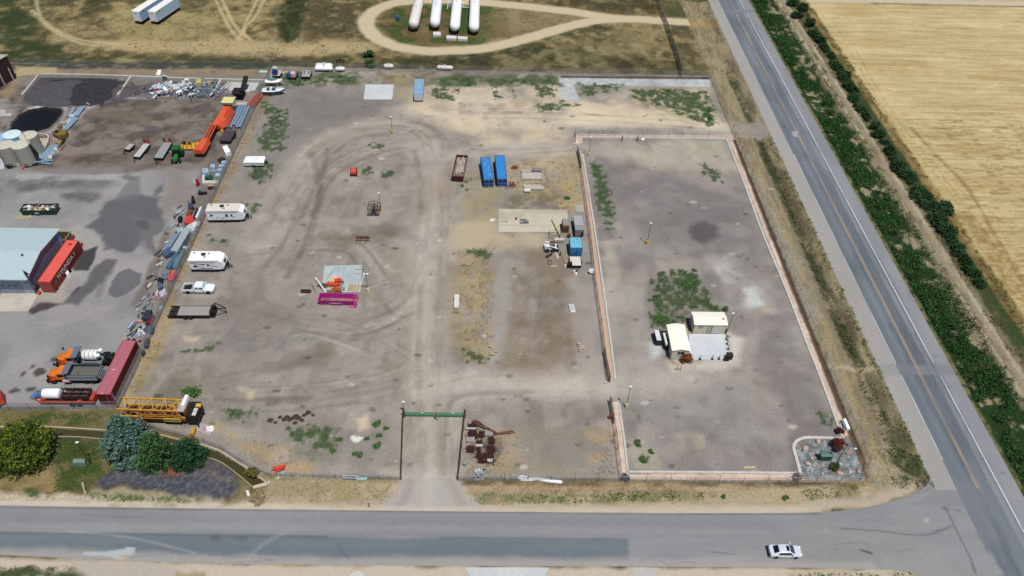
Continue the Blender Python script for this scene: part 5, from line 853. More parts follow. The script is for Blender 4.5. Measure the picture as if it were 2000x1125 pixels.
# silver saloon
t = thing('car', 'silver saloon car with a black sunroof driving on the street', 'car', P(1531, 1080), -.015); CARM = mat('e0e8f2', .25, .1, .03); GL = glass('10161e')
loft([body_ring(x, w, .3, z) for x, w, z in ((-2.28, .62, .72), (-2.2, .8, .86), (-1.6, .88, .92), (-.9, .9, .9), (.2, .9, .88), (1.0, .89, .84), (1.7, .86, .76), (2.15, .74, .64), (2.28, .5, .54))], 'body', CARM, t)
loft([[(x, -w, .86), (x, -w2, z - .05), (x, -w2 + .12, z), (x, w2 - .12, z), (x, w2, z - .05), (x, w, .86)] for x, w, w2, z in ((-1.75, .78, .6, .93), (-1.15, .82, .62, 1.28), (-.55, .82, .63, 1.38), (.1, .82, .63, 1.38), (.5, .82, .62, 1.33), (1.25, .78, .66, .9))], 'cabin', CARM, t)
MB().add([(-1.7, -.55, .97), (-1.7, .55, .97), (-1.08, .52, 1.33), (-1.08, -.52, 1.33)], [(0, 3, 2, 1)]).build('rear_window', GL, t); MB().add([(1.2, -.62, .95), (1.2, .62, .95), (.52, .54, 1.345), (.52, -.54, 1.345)], [(0, 1, 2, 3)]).build('windscreen', mat('2c3c50', .15, dirt=.02, spec=.8), t)
MB().box(-.02, .38, -.38, .38, 1.375, 1.405).build('sunroof', GL, t)
for s in (-1, 1):
    MB().add([(-1.25, s * .83, .93), (.98, s * .83, .93), (.45, s * .66, 1.27), (-.85, s * .66, 1.29)], [(0, 1, 2, 3) if s < 0 else (3, 2, 1, 0)]).build('side_window', GL, t); MB().ob((.85, s * 1.0, .95), (.18, .2, .12)).build('wing_mirror', CARM, t)
    for x in (-1.38, 1.38): wheel(t, x, s * .8, .33, .24, '8a8e94')
    MB().ob((2.12, s * .55, .62), (.3, .3, .1)).build('headlight', mat('eef4fa', .1), t); MB().ob((-2.25, s * .6, .78), (.1, .35, .14)).build('taillight', mat('8c2420', .2), t)
MB().box(-2.33, -2.2, -.7, .7, .3, .5).build('rear_bumper', BLACK, t)
# white pickup
t = thing('pickup_truck', 'white crew cab pickup truck with a dark open bed parked nose east', 'pickup', P(390.5, 568.5) + Vector((0, .1, 0)), .0); WP = mat('f2f3f4', .3, .05, .03)
loft([body_ring(x, w, .45, z, .08) for x, w, z in ((-.35, .93, 1.08), (.8, .93, 1.08), (1.55, .93, 1.05), (2.35, .9, 1.0), (2.7, .8, .92), (2.8, .6, .8))], 'body', WP, t)
loft([[(x, -w, 1.04), (x, -w2, z - .05), (x, -w2 + .1, z), (x, w2 - .1, z), (x, w2, z - .05), (x, w, 1.04)] for x, w, w2, z in ((-.62, .86, .74, 1.66), (-.3, .88, .76, 1.76), (.8, .88, .76, 1.76), (1.5, .84, .74, 1.1))], 'cab', WP, t)
MB().box(-2.8, -.64, -.93, -.83, .5, 1.1).box(-2.8, -.64, .83, .93, .5, 1.1).box(-2.86, -2.78, -.9, .9, .5, 1.08).box(-.72, -.36, -.93, .93, .5, 1.1).build('cargo_bed', WP, t); MB().box(-2.78, -1.1, -.83, .83, .6, .66).build('bed_liner', BLACK, t); MB().box(-1.1, -.66, -.84, .84, .66, 1.2).build('bed_toolbox', mat('b8c6d8', .3, .4), t)
MB().add([(1.46, -.7, 1.13), (1.46, .7, 1.13), (.86, .66, 1.72), (.86, -.66, 1.72)], [(0, 1, 2, 3)]).build('windscreen', mat('a4d4d2', .2, dirt=.2), t)
for s in (-1, 1):
    for x0, x1 in ((-.42, .18), (.28, .95)): MB().add([(x0, s * .875, 1.12), (x1 + .2 * (x1 > .5), s * .875, 1.12), (x1 - .08, s * .775, 1.6), (x0 + .05, s * .775, 1.6)], [(0, 1, 2, 3) if s < 0 else (3, 2, 1, 0)]).build('side_window', GL, t)
    MB().ob((1.15, s * 1.02, 1.2), (.16, .24, .2)).build('wing_mirror', WP, t); MB().ob((2.68, s * .68, .84), (.2, .25, .18)).build('headlight', mat('e0e8ee', .1), t)
    for x in (-1.85, 1.85): wheel(t, x, s * .84, .4, .28, '4a4c50')
# travel trailers
def travel_trailer(label, a, b, W_, L_, H_, roofc, marks, wins):
    o, rz, _ = frame(a, b, H_); t = thing('travel_trailer', label, 'travel trailer', o, rz, 'white travel trailers parked along the weedy fence'); side = mat('eef0f2', .35, dirt=.05)
    MB().prism_y([(0, .75), (L_, .75), (L_ + .75, 1.0), (L_ + .9, 1.5), (L_ + .55, 2.5), (L_ - .05, H_ - .04), (0, H_ - .04)], 0, W_).build('body', side, t)
    MB().box(-.05, L_ - .1, -.05, W_ + .05, H_ - .039, H_ + .04).build('roof', mat(roofc, .5, dirt=.06), t); MB().prism_y([(L_ - .1, H_ - .05), (L_ + .6, 2.48), (L_ + .66, 2.5), (L_ - .05, H_ + .03)], .02, W_ - .02).build('front_cap', WHITE, t)
    MB().prism_y([(L_ + .72, 2.2), (L_ + .86, 1.75), (L_ + .89, 1.75), (L_ + .75, 2.2)], W_ * .3, W_ * .7).build('front_window', GL, t)
    for x0, x1, z0, z1, c in marks: MB().add([(x0, -.012, z0), (x1, -.012, z1), (x1, -.012, z1 + .16), (x0, -.012, z0 + .1)], [(0, 1, 2, 3)]).build('side_stripe', mat(c), t)
    for x0, x1, z0, z1 in wins: MB().box(x0, x1, -.03, 0, z0, z1).build('window', GL, t)
    MB().box(-.02, L_ - .3, -.02, W_ + .02, .45, .75).build('underframe', BLACK, t); MB().box(.4, L_ - .6, -.9, -.02, 2.86, 2.92).build('awning', mat('2a2c30'), t) if marks and marks[0][4] == 'awn' else None
    m = MB().ob((L_ * .45, W_ * .62, H_ + .16), (.75, .6, .26)); m.build('air_conditioner', mat('1f2124'), t)
    for x, y in ((L_ * .12, W_ * .8), (L_ * .62, W_ * .75)): MB().lathe([(.16, H_ + .04), (.18, H_ + .16), (.1, H_ + .2)], 'Z', (x, y, 0), 12).build('roof_vent', mat('55585c'), t)
    MB().box(L_ * .48, L_ * .56, W_ * .3, W_ * .42, H_ + .04, H_ + .1).build('skylight', mat('70757a'), t)
    MB().tube((L_ + .7, .4, .6), (L_ + 1.9, W_ / 2, .55), .06).tube((L_ + .7, W_ - .4, .6), (L_ + 1.9, W_ / 2, .55), .06).tube((L_ + 1.75, W_ / 2, 0), (L_ + 1.75, W_ / 2, 1.0), .05).build('hitch', BLACK, t)
    for y in (W_ / 2 - .22, W_ / 2 + .22): MB().lathe([(.1, .65), (.18, .72), (.18, 1.2), (.08, 1.3)], 'Z', (L_ + 1.15, y, 0), 12).build('gas_bottle', BLACK, t, True)
    for x in (L_ * .5, L_ * .5 + .95):
        for y in (.12, W_ - .12): wheel(t, x, y, .36, .2)
    return t
travel_trailer('long travel trailer with a cream roof and black side graphics, the northern one', (401, 413), (465, 412), 2.45, 6.6, 3.0, 'e9e2d6', [(.3, 6.0, 2.55, 2.5, '2c3036'), (.5, 1.3, 1.6, 1.9, '3a3e44'), (2.6, 3.5, 1.0, 1.3, '1c1e22'), (4.6, 5.6, 1.7, 1.3, '2c3036'), (1.6, 2.4, 1.1, 1.5, '84888c')], [(.7, 1.1, 1.75, 2.2), (3.7, 4.2, 1.55, 2.2), (4.8, 5.1, 1.7, 2.2)])
travel_trailer('travel trailer with a bright white roof and dark swooshes, nearest the pickup', (367, 509), (424, 509), 2.6, 5.5, 3.0, 'f4f4f4', [(.1, 4.8, 2.5, 2.35, '3c4046'), (.1, 2.4, 2.3, 1.9, '22252a'), (.8, 2.6, 1.8, 1.0, '6a6e74'), (3.6, 5.0, 1.9, 1.3, '22252a'), (1.2, 4.2, .9, .95, '50545a')], [(.7, 1.3, 1.3, 1.8), (2.2, 2.9, 1.9, 2.1), (3.2, 3.6, 1.6, 2.05)])
# folded camper
o, rz, L_ = frame((475, 316), (513, 316), 1.5); t = thing('folded_camper', 'low white folded camper with a rounded lid beside the green weeds', 'camper', o, rz); MB().box(0, 4.3, 0, 2.3, .45, 1.1).build('body', mat('dfe4e6', .4), t)
loft([[(x, -.05, 1.1), (x, -.05, z - .1), (x, .15, z), (x, 2.15, z), (x, 2.35, z - .1), (x, 2.35, 1.1)] for x, z in ((-.05, 1.3), (.2, 1.5), (4.1, 1.5), (4.4, 1.28))], 'lid', mat('fbfbfb', .4, dirt=.04), t)
for y in (.8, 1.2, 1.6): MB().box(2.2, 3.3, y, y + .05, 1.5, 1.54).build('roof_bar', mat('a0a4a8'), t)
MB().tube((4.3, .6, .45), (5.3, 1.15, .45), .05).tube((4.3, 1.7, .45), (5.3, 1.15, .45), .05).box(4.5, 4.9, .9, 1.4, .5, .9).build('hitch', BLACK, t)
for y in (0, 2.3): wheel(t, 2.0, y, .33, .2)
# gooseneck flatbed
o, rz, L_ = frame((345, 617), (408, 617), .9); t = thing('gooseneck_trailer', 'black gooseneck flatbed trailer with a grey wooden deck parked by the fence', 'trailer', o, rz)
MB().box(0, 5.6, .12, 2.4, .82, .9).build('deck', mat('a8a49c', .9, dirt=.15, ribs=('Y', .25)), t); MB().box(-1.75, 5.7, 0, .12, .6, .92).box(-1.75, 5.7, 2.4, 2.52, .6, .92).box(0, 5.6, .6, .8, .5, .8).box(0, 5.6, 1.7, 1.9, .5, .8).build('frame', BLACK, t)
MB().add([(-1.75, .12, .45), (-1.75, 2.4, .45), (0, 2.4, .86), (0, .12, .86)], [(0, 3, 2, 1)]).box(-1.72, -.05, 1.2, 1.32, .82, .9).build('loading_ramp', mat('26272c', .8, dirt=.2, ribs=('X', .3)), t)
MB().path([(5.7, .1, .8), (6.3, .1, 1.7), (7.6, .9, 1.9), (8.4, 1.2, 1.6)], .1).path([(5.7, 2.4, .8), (6.3, 2.4, 1.7), (7.6, 1.6, 1.9), (8.4, 1.3, 1.6)], .1).box(5.7, 6.6, .1, 2.4, .8, .95).box(5.75, 6.2, .3, 2.2, 1.0, 1.6).tube((8.4, 1.25, 1.8), (8.4, 1.25, .7), .08).build('gooseneck', BLACK, t)
w_ = wheel(t, 6.25, 1.9, .36, .2, 'e8e8e8', 'spare_wheel'); w_.location = (6.3, 1.7, 1.75); w_.rotation_euler = (R90, 0, 0)
for x in (1.4, 2.3):
    for y in (-.02, 2.54): wheel(t, x, y, .38, .24)
# silver/pale small flat trailers
def flat_trailer(label, a, b, W_, L_, deck='b8bab8', ramps='a03038', fr='26282a', north=True, z=.75, group='open flat trailers parked in a row on the dirt', hitch=True, name='flat_trailer', rails=False):
    o, rz, _ = frame(a, b, z); t = thing(name, label, 'trailer', o, rz, group)
    MB().box(.08, W_ - .08, .05, L_, z - .1, z).build('deck', mat(deck, .8, dirt=.15, ribs=('Y', .3)), t); MB().box(0, .08, 0, L_, z - .25, z + .05).box(W_ - .08, W_, 0, L_, z - .25, z + .05).box(.08, W_ - .08, -.05, .05, z - .3, z + .03).build('frame', mat(fr, .6), t)
    for x in (-.1, W_ + .1):
        for y in ((L_ * .55, L_ * .55 + .8) if L_ > 4 else (L_ * .5,)): wheel(t, x, y, .35, .2, axis='X')
    if ramps:
        for x in (.15, W_ - .75): MB().box(x, x + .6, L_ + .02, L_ + .12, z - .1, z + 1.1, ty=.02).build('loading_ramp', mat(ramps, .6, dirt=.2), t)
    if hitch: MB().tube((.2, 0, z - .2), (W_ / 2, -1.3, z - .2), .06).tube((W_ - .2, 0, z - .2), (W_ / 2, -1.3, z - .2), .06).tube((W_ / 2, -1.1, 0), (W_ / 2, -1.1, z + .3), .05).build('hitch', BLACK, t)
    return t
flat_trailer('long pale grey flat trailer with two red ramps, narrow one in the middle', (259, 306), (272, 307), 1.7, 5.4, 'c8c8c6'); flat_trailer('long dark grey deck flat trailer with two red ramps beside the tractor', (299, 308.5), (316, 309), 2.2, 6.3, 'a0a2a2')
t = flat_trailer('short utility trailer with a tall black tail gate, leftmost of the row', (241, 291), (254, 293), 1.5, 2.3, 'b8b8b4', None); m = MB()
for k in range(9): m.tube((.05 + k * .175, 2.4, .7), (.05 + k * .175, 2.5, 1.7), .02, n=4)
m.box(0, 1.5, 2.45, 2.5, 1.68, 1.74).build('tail_gate', BLACK, t)
# white flatbed by the blue shed
t = flat_trailer('cream flat deck trailer in front of the turquoise shed', (1114, 519), (1137, 519), 2.25, 2.7, 'e6e0d4', None, group='pale decked trailers'); MB().ob((-.1, .3, .95), (.9, .8, .6)).build('tool_box', BLACK, t)
# three small trailers in the north west corner of the lot
t = flat_trailer('pale wooden deck trailer carrying a blue reel in the corner of the lot', (531, 148), (547, 148.5), 2.1, 3.0, 'cbbcae', None, group='small trailers in the corner of the lot', hitch=False); S('blue_reel', 'round dark blue reel standing on the pale deck trailer', 'reel', MB().lathe([(.75, -.3), (.75, -.22), (.4, -.2), (.4, .2), (.75, .22), (.75, .3)], 'Y', (0, 0, .75), 18), mat('24489c'), P(538, 146, .75), smooth=False)
t = flat_trailer('dark trailer loaded with blue and pink cable drums', (561, 151), (577, 151.5), 2.2, 3.2, '6c6872', None, group='small trailers in the corner of the lot')
S('blue_drum', 'blue drum at the left side of the dark loaded trailer', 'drum', MB().lathe([(.55, 0), (.55, .9), (.4, .95)], n=16), mat('3c5a9c'), P(564, 149, .75), group='drums on the dark trailer'); S('pink_drum', 'pale pink round drum at the right side of the dark loaded trailer', 'drum', MB().lathe([(.7, 0), (.7, .8), (.5, .9)], n=16), mat('eec8c6'), P(572.5, 147, .75), group='drums on the dark trailer')
t = flat_trailer('light grey deck trailer with two dark strips, right of the loaded trailer', (588, 150), (605, 150), 2.3, 3.4, 'b4b4ac', None, group='small trailers in the corner of the lot'); MB().box(.4, .75, 1.4, 3.2, .755, .8).box(1.5, 1.85, 1.4, 3.2, .755, .8).build('dark_strip', mat('6c6a70'), t)
S('cream_crate', 'cream coloured crates and rubble between the two loaded trailers', 'crate', MB().ob((0, 0, .35), (1.2, .9, .7)).ob((.9, .6, .25), (.8, .9, .5), .4), mat('cfc2a6', dirt=.3), P(553, 146)); S('pale_box', 'pale box beside the north end of the yard fence', 'box', MB().box(-1.0, 1.0, -.5, .5, 0, 1.0).box(-1.05, 1.05, -.55, .55, 1.0, 1.06), mat('ccd4d0'), P(516, 147)); S('white_cooler', 'white tank top behind the pale deck trailer', 'tank', MB().lathe([(.7, 0), (.7, .9), (.5, 1.1)], n=14).box(-.9, -.3, .4, 1.0, 0, .7), mat('c8ccc4'), P(538, 138))
# boats
def boat(label, a, L_, W_, hull, deck, cockpit=True, name='motor_boat'):
    t = thing(name, label, 'boat', P(*a), .04, 'boats on trailers by the fence'); st = [(0, .8, .0), (.1, .95, .0), (.5, 1, 0), (.75, .85, .1), (.9, .5, .2), (1, .06, .35)]
    loft([[(x * L_, -W_ / 2 * w, 1.25 + u), (x * L_, -W_ / 2 * w * .8, .75 + u), (x * L_, 0, .55 + u * 1.5), (x * L_, W_ / 2 * w * .8, .75 + u), (x * L_, W_ / 2 * w, 1.25 + u)] for x, w, u in st], 'hull', mat(hull, .3), t)
    loft([[(x * L_, -W_ / 2 * w, 1.25 + u), (x * L_, -W_ / 2 * w * .8, 1.38 + u), (x * L_, W_ / 2 * w * .8, 1.38 + u), (x * L_, W_ / 2 * w, 1.25 + u)] for x, w, u in st], 'deck', mat(deck, .35), t)
    if cockpit:
        MB().prism([(L_ * .2, -W_ * .3), (L_ * .58, -W_ * .3), (L_ * .58, W_ * .3), (L_ * .2, W_ * .3)], 1.39, 1.43).build('cockpit', mat('31424e'), t); MB().box(L_ * .56, L_ * .6, -W_ * .34, W_ * .34, 1.42, 1.85, tx=.08).build('windscreen', mat('1c4668', .15), t)
        for y in (-.45, .45): MB().ob((L_ * .4, y, 1.55), (.5, .45, .35)).build('seat', WHITE, t)
    MB().box(.4, L_ * .75, -.6, -.5, .35, .5).box(.4, L_ * .75, .5, .6, .35, .5).tube((L_ * .75, 0, .45), (L_ + .5, 0, .45), .05).build('boat_trailer', mat('cfd6da'), t)
    for y in (-1, 1): wheel(t, L_ * .35, y, .32, .2)
boat('blue and white speedboat with a dark windscreen on its trailer', (514, 184), 5.6, 2.2, '2c6ca0', 'e4ecec'); boat('white boat with a green cover piled on its stern by the fence', (520, 166.5), 4.4, 1.9, 'd2d8d4', 'f0f2f0', False)
S('green_boat_cover', 'crumpled green tarpaulin lying over the white boat', 'tarpaulin', MB().blob((0, 0, 0), (1.3, .6, .35), 12, 6, .3), mat('5c9484', .9, dirt=.3), P(531, 155, 1.5))
# turquoise site hut and neighbours
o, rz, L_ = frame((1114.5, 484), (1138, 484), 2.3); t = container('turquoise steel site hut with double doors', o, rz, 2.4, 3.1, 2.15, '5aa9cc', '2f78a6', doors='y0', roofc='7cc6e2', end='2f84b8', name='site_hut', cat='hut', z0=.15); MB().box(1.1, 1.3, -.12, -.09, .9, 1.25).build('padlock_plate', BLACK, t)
for x, y in ((.7, 1.9), (1.8, 1.8), (1.6, 2.6)): MB().ob((x, y, 2.3), (.3, .25, .02), x).build('roof_patch', mat('7a6a86'), t)
o, rz, L_ = frame((1124, 449), (1140.5, 449), 1.9); t = thing('steel_tank_trailer', 'grey flat topped steel bin behind the turquoise hut', 'steel bin', o, rz); MB().box(0, 1.8, 0, 4.6, .35, 1.85).build('body', mat('8d8c8e', .6), t); MB().box(-.03, 1.83, 1.6, 4.63, 1.85, 1.92).build('lid', mat('b4b4b6', .6, dirt=.2), t); MB().box(-.03, 1.83, -.03, 1.6, 1.85, 1.89).build('lower_lid', mat('9a9a9c'), t); MB().box(-.15, 0, -.1, .5, .3, 1.2).box(1.3, 1.6, -.3, 0, .5, 1.3).build('bracket', BLACK, t)
for x in (-.05, 1.85): wheel(t, x, 2.3, .35, .2, axis='X')
o, rz, L_ = frame((1100, 441), (1111.5, 441), 1.9); t = thing('timber_stack', 'brown timber rack under a grey lid on the concrete slab', 'timber rack', o, rz); m = MB()
for k in range(6): m.box(-.1, 1.3, -.05 + (k % 2) * .05, 2.2, .2 + k * .28, .3 + k * .28)
m.build('timbers', mat('7a5a46', .9, dirt=.3), t); MB().box(0, 1.2, .1, 2.3, 1.85, 1.95).build('lid', mat('9a958e', .8), t)
S('rusty_drum', 'small rusty steel drum beside the timber rack', 'drum', MB().lathe([(.35, 0), (.38, .1), (.38, .7), (.3, .75)], n=14), RUST, P(1111, 463)); S('concrete_sheet', 'grey concrete panel by the fence near the steel bin', 'panel', MB().box(-.9, .9, -1.1, 1.1, 0, .12).box(-.95, -.8, -1.1, 1.1, .12, .2), mat('b4b0a8'), P(1131, 408))
# skid steer loader
t = thing('skid_steer_loader', 'white skid steer loader with black tyres beside a scatter of boards', 'loader', P(1074, 488), .1); MB().box(-1.1, 1.2, -.55, .55, .4, 1.1).build('body', mat('e8ecee'), t); MB().box(-.1, .95, -.48, .48, 1.1, 1.95, tx=.1).build('cab', mat('d0d6da'), t); MB().box(0, .85, -.4, .4, 1.951, 1.98).build('cab_roof', mat('5c3e3c'), t); MB().box(.0, .8, -.5, -.485, 1.2, 1.8).box(.9, .93, -.35, .35, 1.2, 1.8).build('window', GL, t)
for s in (-.62, .62): MB().path([(-1.1, s, 1.1), (-.9, s, 1.75), (.6, s, 1.2), (1.5, s, .7)], .1, 6).build('lift_arm', WHITE, t)
for x in (-.65, .55):
    for y in (-.75, .75): wheel(t, x, y, .42, .32, 'd0d0d0')
MB().box(1.2, 1.7, -.8, .8, .1, .6, ty=.05).build('bucket', BLACK, t)
S('counterweight', 'pale concrete counterweight with a black shadow gap beside the loader', 'counterweight', MB().box(-1, 1, -.35, .35, .45, 1.0).box(-.9, .9, -.25, .25, 0, .45).tube((.5, -.37, .7), (.5, .37, .7), .12), mat('d4d2c2', dirt=.2), P(1092, 474)); S('cream_pole', 'cream coloured steel pole leaning across the slab edge behind the loader', 'pole', MB().tube((0, 0, .25), (-1.6, 6.0, .3), .14, .1).ob((-.8, 3, .35), (.4, .6, .3), .2), mat('dccb96', dirt=.2), P(1096, 466, .2))
m = MB()
for a, b in (((0, 0, .8), (2.2, 0, .8)), ((0, 1.6, .8), (2.2, 1.6, .8)), ((0, 0, 0), (0, 0, 1.4)), ((2.2, 0, 0), (2.2, 0, .8)), ((0, 1.6, 0), (0, 1.6, .8)), ((2.2, 1.6, 0), (2.2, 1.6, .8)), ((0, 0, .8), (0, 1.6, .8)), ((2.2, 0, .8), (2.2, 1.6, .8))): m.tube(a, b, .04)
S('pipe_rack', 'thin steel pipe frame standing behind the white loader', 'frame', m, mat('7c6c58'), P(1073, 466))
for lab, px, z1, c in (('rust brown steel beam lying south of the loader', [(1065, 500), (1077, 493), (1079, 496), (1068, 503)], .3, '4c3028'), ('pale board lying south east of the loader', [(1083, 494), (1088, 493), (1093, 503), (1088, 506)], .08, 'c4bca8'), ('tan plank stack between the loader and the cream trailer', [(1101, 508), (1106, 496), (1108, 497), (1103, 510)], .2, 'b89c78'), ('pinkish bent sheet beside the cream trailer', [(1102, 510), (1108, 506), (1113, 512), (1105, 514)], .15, 'b89a88'), ('small dark box between the boards and the hut', [(1094, 492), (1096, 492), (1096, 497), (1093, 497)], .4, '3c3030'), ('thin white plank at the bottom of the scatter', [(1075, 518.5), (1088, 518.5), (1088, 520), (1075, 520)], .1, 'd8c8b0'), ('small pink bag by the cream trailer', [(1102, 516), (1106, 516), (1107, 521), (1103, 522)], .3, 'ecc4b8')):
    slab('scrap_piece', lab, 'scrap', px, 0, z1, c, 'boards and steel scattered round the loader', dirt=.3)
m = MB().tube((0, 0, .1), (.1, 1.2, .1), .06).tube((.1, 1.2, .1), (.8, .9, .1), .05).tube((0, 0, .1), (.6, -.3, .1), .05).tube((.6, -.3, .1), (.8, .9, .1), .05); S('steel_bracket', 'rusty bent steel bracket lying south of the loader', 'bracket', m, mat('5a4034'), P(1070, 516))
S('white_gas_bottle', 'white bottle and fittings in front of the cream trailer', 'bottle', MB().lathe([(.15, 0), (.2, .1), (.2, .8), (.08, .95)], n=12).ob((.4, -.3, .15), (.3, .5, .3)), WHITE, P(1121, 534)); S('white_bag', 'bulging white sack hanging on the long inner fence', 'sack', MB().blob((0, 0, .6), (.6, .5, .6), 10, 6, .2), mat('e6ecf4', dirt=.1), P(1155, 534))
# ================================================================ west yard
BLUEG = mat('a9c4de', .5, .3, .15); BLUED = mat('5f7c9c', .5, .3, .2)
# metal building with pale blue roof
bx0, bx1, by0, by1, ez, rz_, ry = -125.0, -83.75, 100.7, 113.6, 4.05, 5.1, 106.3
t = thing('metal_building', 'long metal building with a pale blue ribbed roof and roller doors', 'building', (bx1, by0, 0)); W_ = by1 - by0
MB().prism_x([(0, 0), (W_, 0), (W_, ez - .1), (ry - by0, rz_ - .1), (0, ez - .1)], bx0 - bx1, 0).build('wall', mat('b8bccc', .5, dirt=.08), t)
rf = mat('c6dade', .45, .1, .06, ribs=('X', .45))
m = MB(); ov = .9
for y0, z0, y1, z1 in ((-ov, ez, ry - by0, rz_), (W_ + ov * .7, ez, ry - by0, rz_)): m.add([(bx0 - bx1, y0, z0), (.35, y0, z0), (.35, y1, z1), (bx0 - bx1, y1, z1), (bx0 - bx1, y0, z0 + .12), (.35, y0, z0 + .12), (.35, y1, z1 + .12), (bx0 - bx1, y1, z1 + .12)], [(0, 1, 2, 3), (7, 6, 5, 4), (0, 4, 5, 1), (1, 5, 6, 2)])
rfo = m.build('roof', rf, t); MB().box(bx0 - bx1, .36, ry - by0 - .15, ry - by0 + .15, rz_ + .09, rz_ + .18).build('ridge_cap', mat('c8dae0'), rfo)
m = MB().box(bx0 - bx1, .38, -ov - .08, -ov, ez - .12, ez + .14); m.build('gutter', mat('9fb4cc'), rfo)
MB().prism_x([(.02, .05), (W_ - .02, .05), (W_ - .02, ez - .2), (ry - by0, rz_ - .25), (.02, ez - .2)], 0, .03).build('gable_cladding', mat('86788e', .5, dirt=.1, ribs=('Y', .3)), t); MB().box(.03, .06, 0, W_, 0, 1.0).build('wainscot', mat('4c2430', .5), t); MB().box(.03, .07, W_ - .9, W_ - .05, .1, ez - .3).build('corner_trim', mat('8ea4d4'), t)
for x0 in (-6.3, -11.3, -16.3):
    d = MB().box(x0, x0 + 4.3, -.05, 0, 0, 3.0).build('roller_door', mat('98a4bc', .5, ribs=('Z', .6)), t)
    for k in range(3): MB().box(x0 + .75 + k * 1.2, x0 + 1.25 + k * 1.2, -.08, -.05, 1.7, 1.95).build('pane', GL, d)
for x0 in (-6.75, -11.75): MB().box(x0, x0 + .35, -.12, 0, 0, 3.4).build('door_post', mat('50484c'), t); MB().tube((x0 + .0, -.6, 0), (x0 - .0, -.6, .9), .13).tube((x0 + .6, -.6, 0), (x0 + .6, -.6, .9), .13).build('bollard', mat('e4bfa8'), t)
MB().box(-20.2, -19.9, 1.6, 1.9, ez + .3, ez + .8).box(-2.6, -2.3, 4.4, 4.7, rz_, rz_ + .35).build('roof_vent', mat('5c6468'), t)
def flagpole(label, base, z0, z1, f0, f1, w, group='dark flags on poles in the paved yard'):
    t = thing('flagpole', label, 'flagpole', base, 0, group); MB().tube((0, 0, z0), (0, 0, z1), .07, .035).build('pole', mat('3c4448', .4, .3), t, True)
    m = MB(); v = []
    for i in range(9):
        zz = f1 + (f0 - f1) * i / 8; ww = w * math.sin(math.pi * min(1, .12 + i / 9.5)) * (1 if i < 7 else .6); v += [(.05, 0, zz), (.05 + ww * .5, -.18 * math.sin(i), zz - .1), (.05 + ww, .15 * math.cos(i * 1.3), zz - .25)]
    m.add(v, [(i * 3 + j, i * 3 + j + 1, i * 3 + j + 4, i * 3 + j + 3) for i in range(8) for j in range(2)] ); m.build('flag', mat('2c2c34', .8), t); return t
flagpole('tall pole with a limp dark flag in front of the grey tanks', P(74.5, 320), 0, 8.9, .7, 5.2, 1.1); flagpole('short pole with a dark pointed flag at the corner of the metal building', Vector((-83.5, 100.2, 0)), 0, 6.4, 5.0, 6.0, .7)
# liquid tanks
for lab, u, v, c, cs, r, h in (('grey tank standing rightmost, behind the others', 54.3, 263.6, 'd3d0be', 'a9aa9c', 1.85, 4.9), ('pale sky blue tank with a bright white lid behind the grey ones', 22.6, 261.8, 'dbf2f8', '8cc8dc', 1.85, 4.9), ('deeper blue tank cut by the left edge of the photo', -5, 268, '9cc4e4', '3c86bc', 1.85, 4.6), ('grey tank in front, beside the limp flag', 38.6, 281.7, 'd6d3c0', 'adaea0', 1.9, 4.9), ('grey tank in front, leftmost of the two at the kerb', 8.5, 282, 'd2cfbc', 'a9aa9c', 1.85, 4.9)):
    q = P(u, v, h); t = thing('liquid_tank', lab, 'tank', (q.x, q.y, .35), 0, 'upright tanks behind the concrete kerb'); MB().lathe([(r, 0), (r, h - .45)], n=36).build('shell', mat(cs, .5, dirt=.12), t, True); MB().lathe([(r + .02, h - .45), (r, h - .38), (r * .5, h - .26), (.2, h - .22)], n=36).build('lid', mat(c, .5, dirt=.06), t, True)
    MB().lathe([(.2, h - .22), (.2, h - .05)], n=12).build('vent', mat('e8e8e4'), t); MB().lathe([(.38, -.12), (.38, .1), (.3, .12)], 'Y', (.5, -r - .02, .7), 14).build('manway', mat('8f8c7c'), t); MB().tube((-.6, -r - .05, .1), (-.6, -r - .05, h - .6), .06).build('pipe', mat('8c8c80'), t)
wall_along('concrete_kerb', [(12, 322), (66, 322), (97, 270), (50, 268)], .3, 0, .7, 'cdc4b0', 'low concrete containment wall round the upright tanks', 'wall')
for lab, px, z1, c, nm in (('black drum pump at the left foot of the tanks', [(12, 318), (20, 318), (20, 324), (12, 324)], .8, '1c1e22', 'pump'), ('white bags and pipes at the left edge below the tanks', [(-2, 312), (6, 312), (9, 330), (-2, 330)], .5, 'c8ccd4', 'bag_heap'), ('small red valve box in front of the tank kerb', [(41, 325), (46, 325), (46, 329), (42, 329)], .4, 'd85a50', 'valve_box')): slab(nm, lab, nm.replace('_', ' '), px, 0, z1, c, dirt=.4)
# steel channel stacks etc.
def channels(label, a, b, n, length, zt=.5, c=BLUEG, w=.3, ang=None, group='pale blue steel stacks in the paved yard', name='steel_stack', layers=1, h=.3, gap=.08):
    "stack whose near ends run from pixel a to b at height zt; bars run away from the camera"
    o, rz, L_ = frame(a, b, zt); t = thing(name, label, 'steel stack', o, rz if ang is None else ang, group); w = L_ / n
    for k in range(n):
        mb = MB()
        for j in range(layers): z = zt - (j + 1) * h; mb.box(k * w, k * w + w - gap, random.uniform(-.15, .15), length + random.uniform(-.2, .2), z, z + h - .03)
        mb.build('channel', c, t)
    MB().box(0, L_, .5, .65, 0, zt - layers * h).box(0, L_, length - .65, length - .5, 0, zt - layers * h).build('bearer', WOOD, t); return t
channels('pale blue steel channels stacked beside the tank kerb', (74.5, 309), (91, 310), 5, 5.6, .6); channels('pale blue steel channels stacked next to the olive bin', (120, 252), (131, 253), 3, 5.4, .6); channels('two pale blue channels lying near the pond, left pair', (130, 226), (137, 226), 2, 4.0, .5); channels('wide blue beam stack near the pond, right pair', (143.5, 226), (153, 226), 2, 4.5, .6)
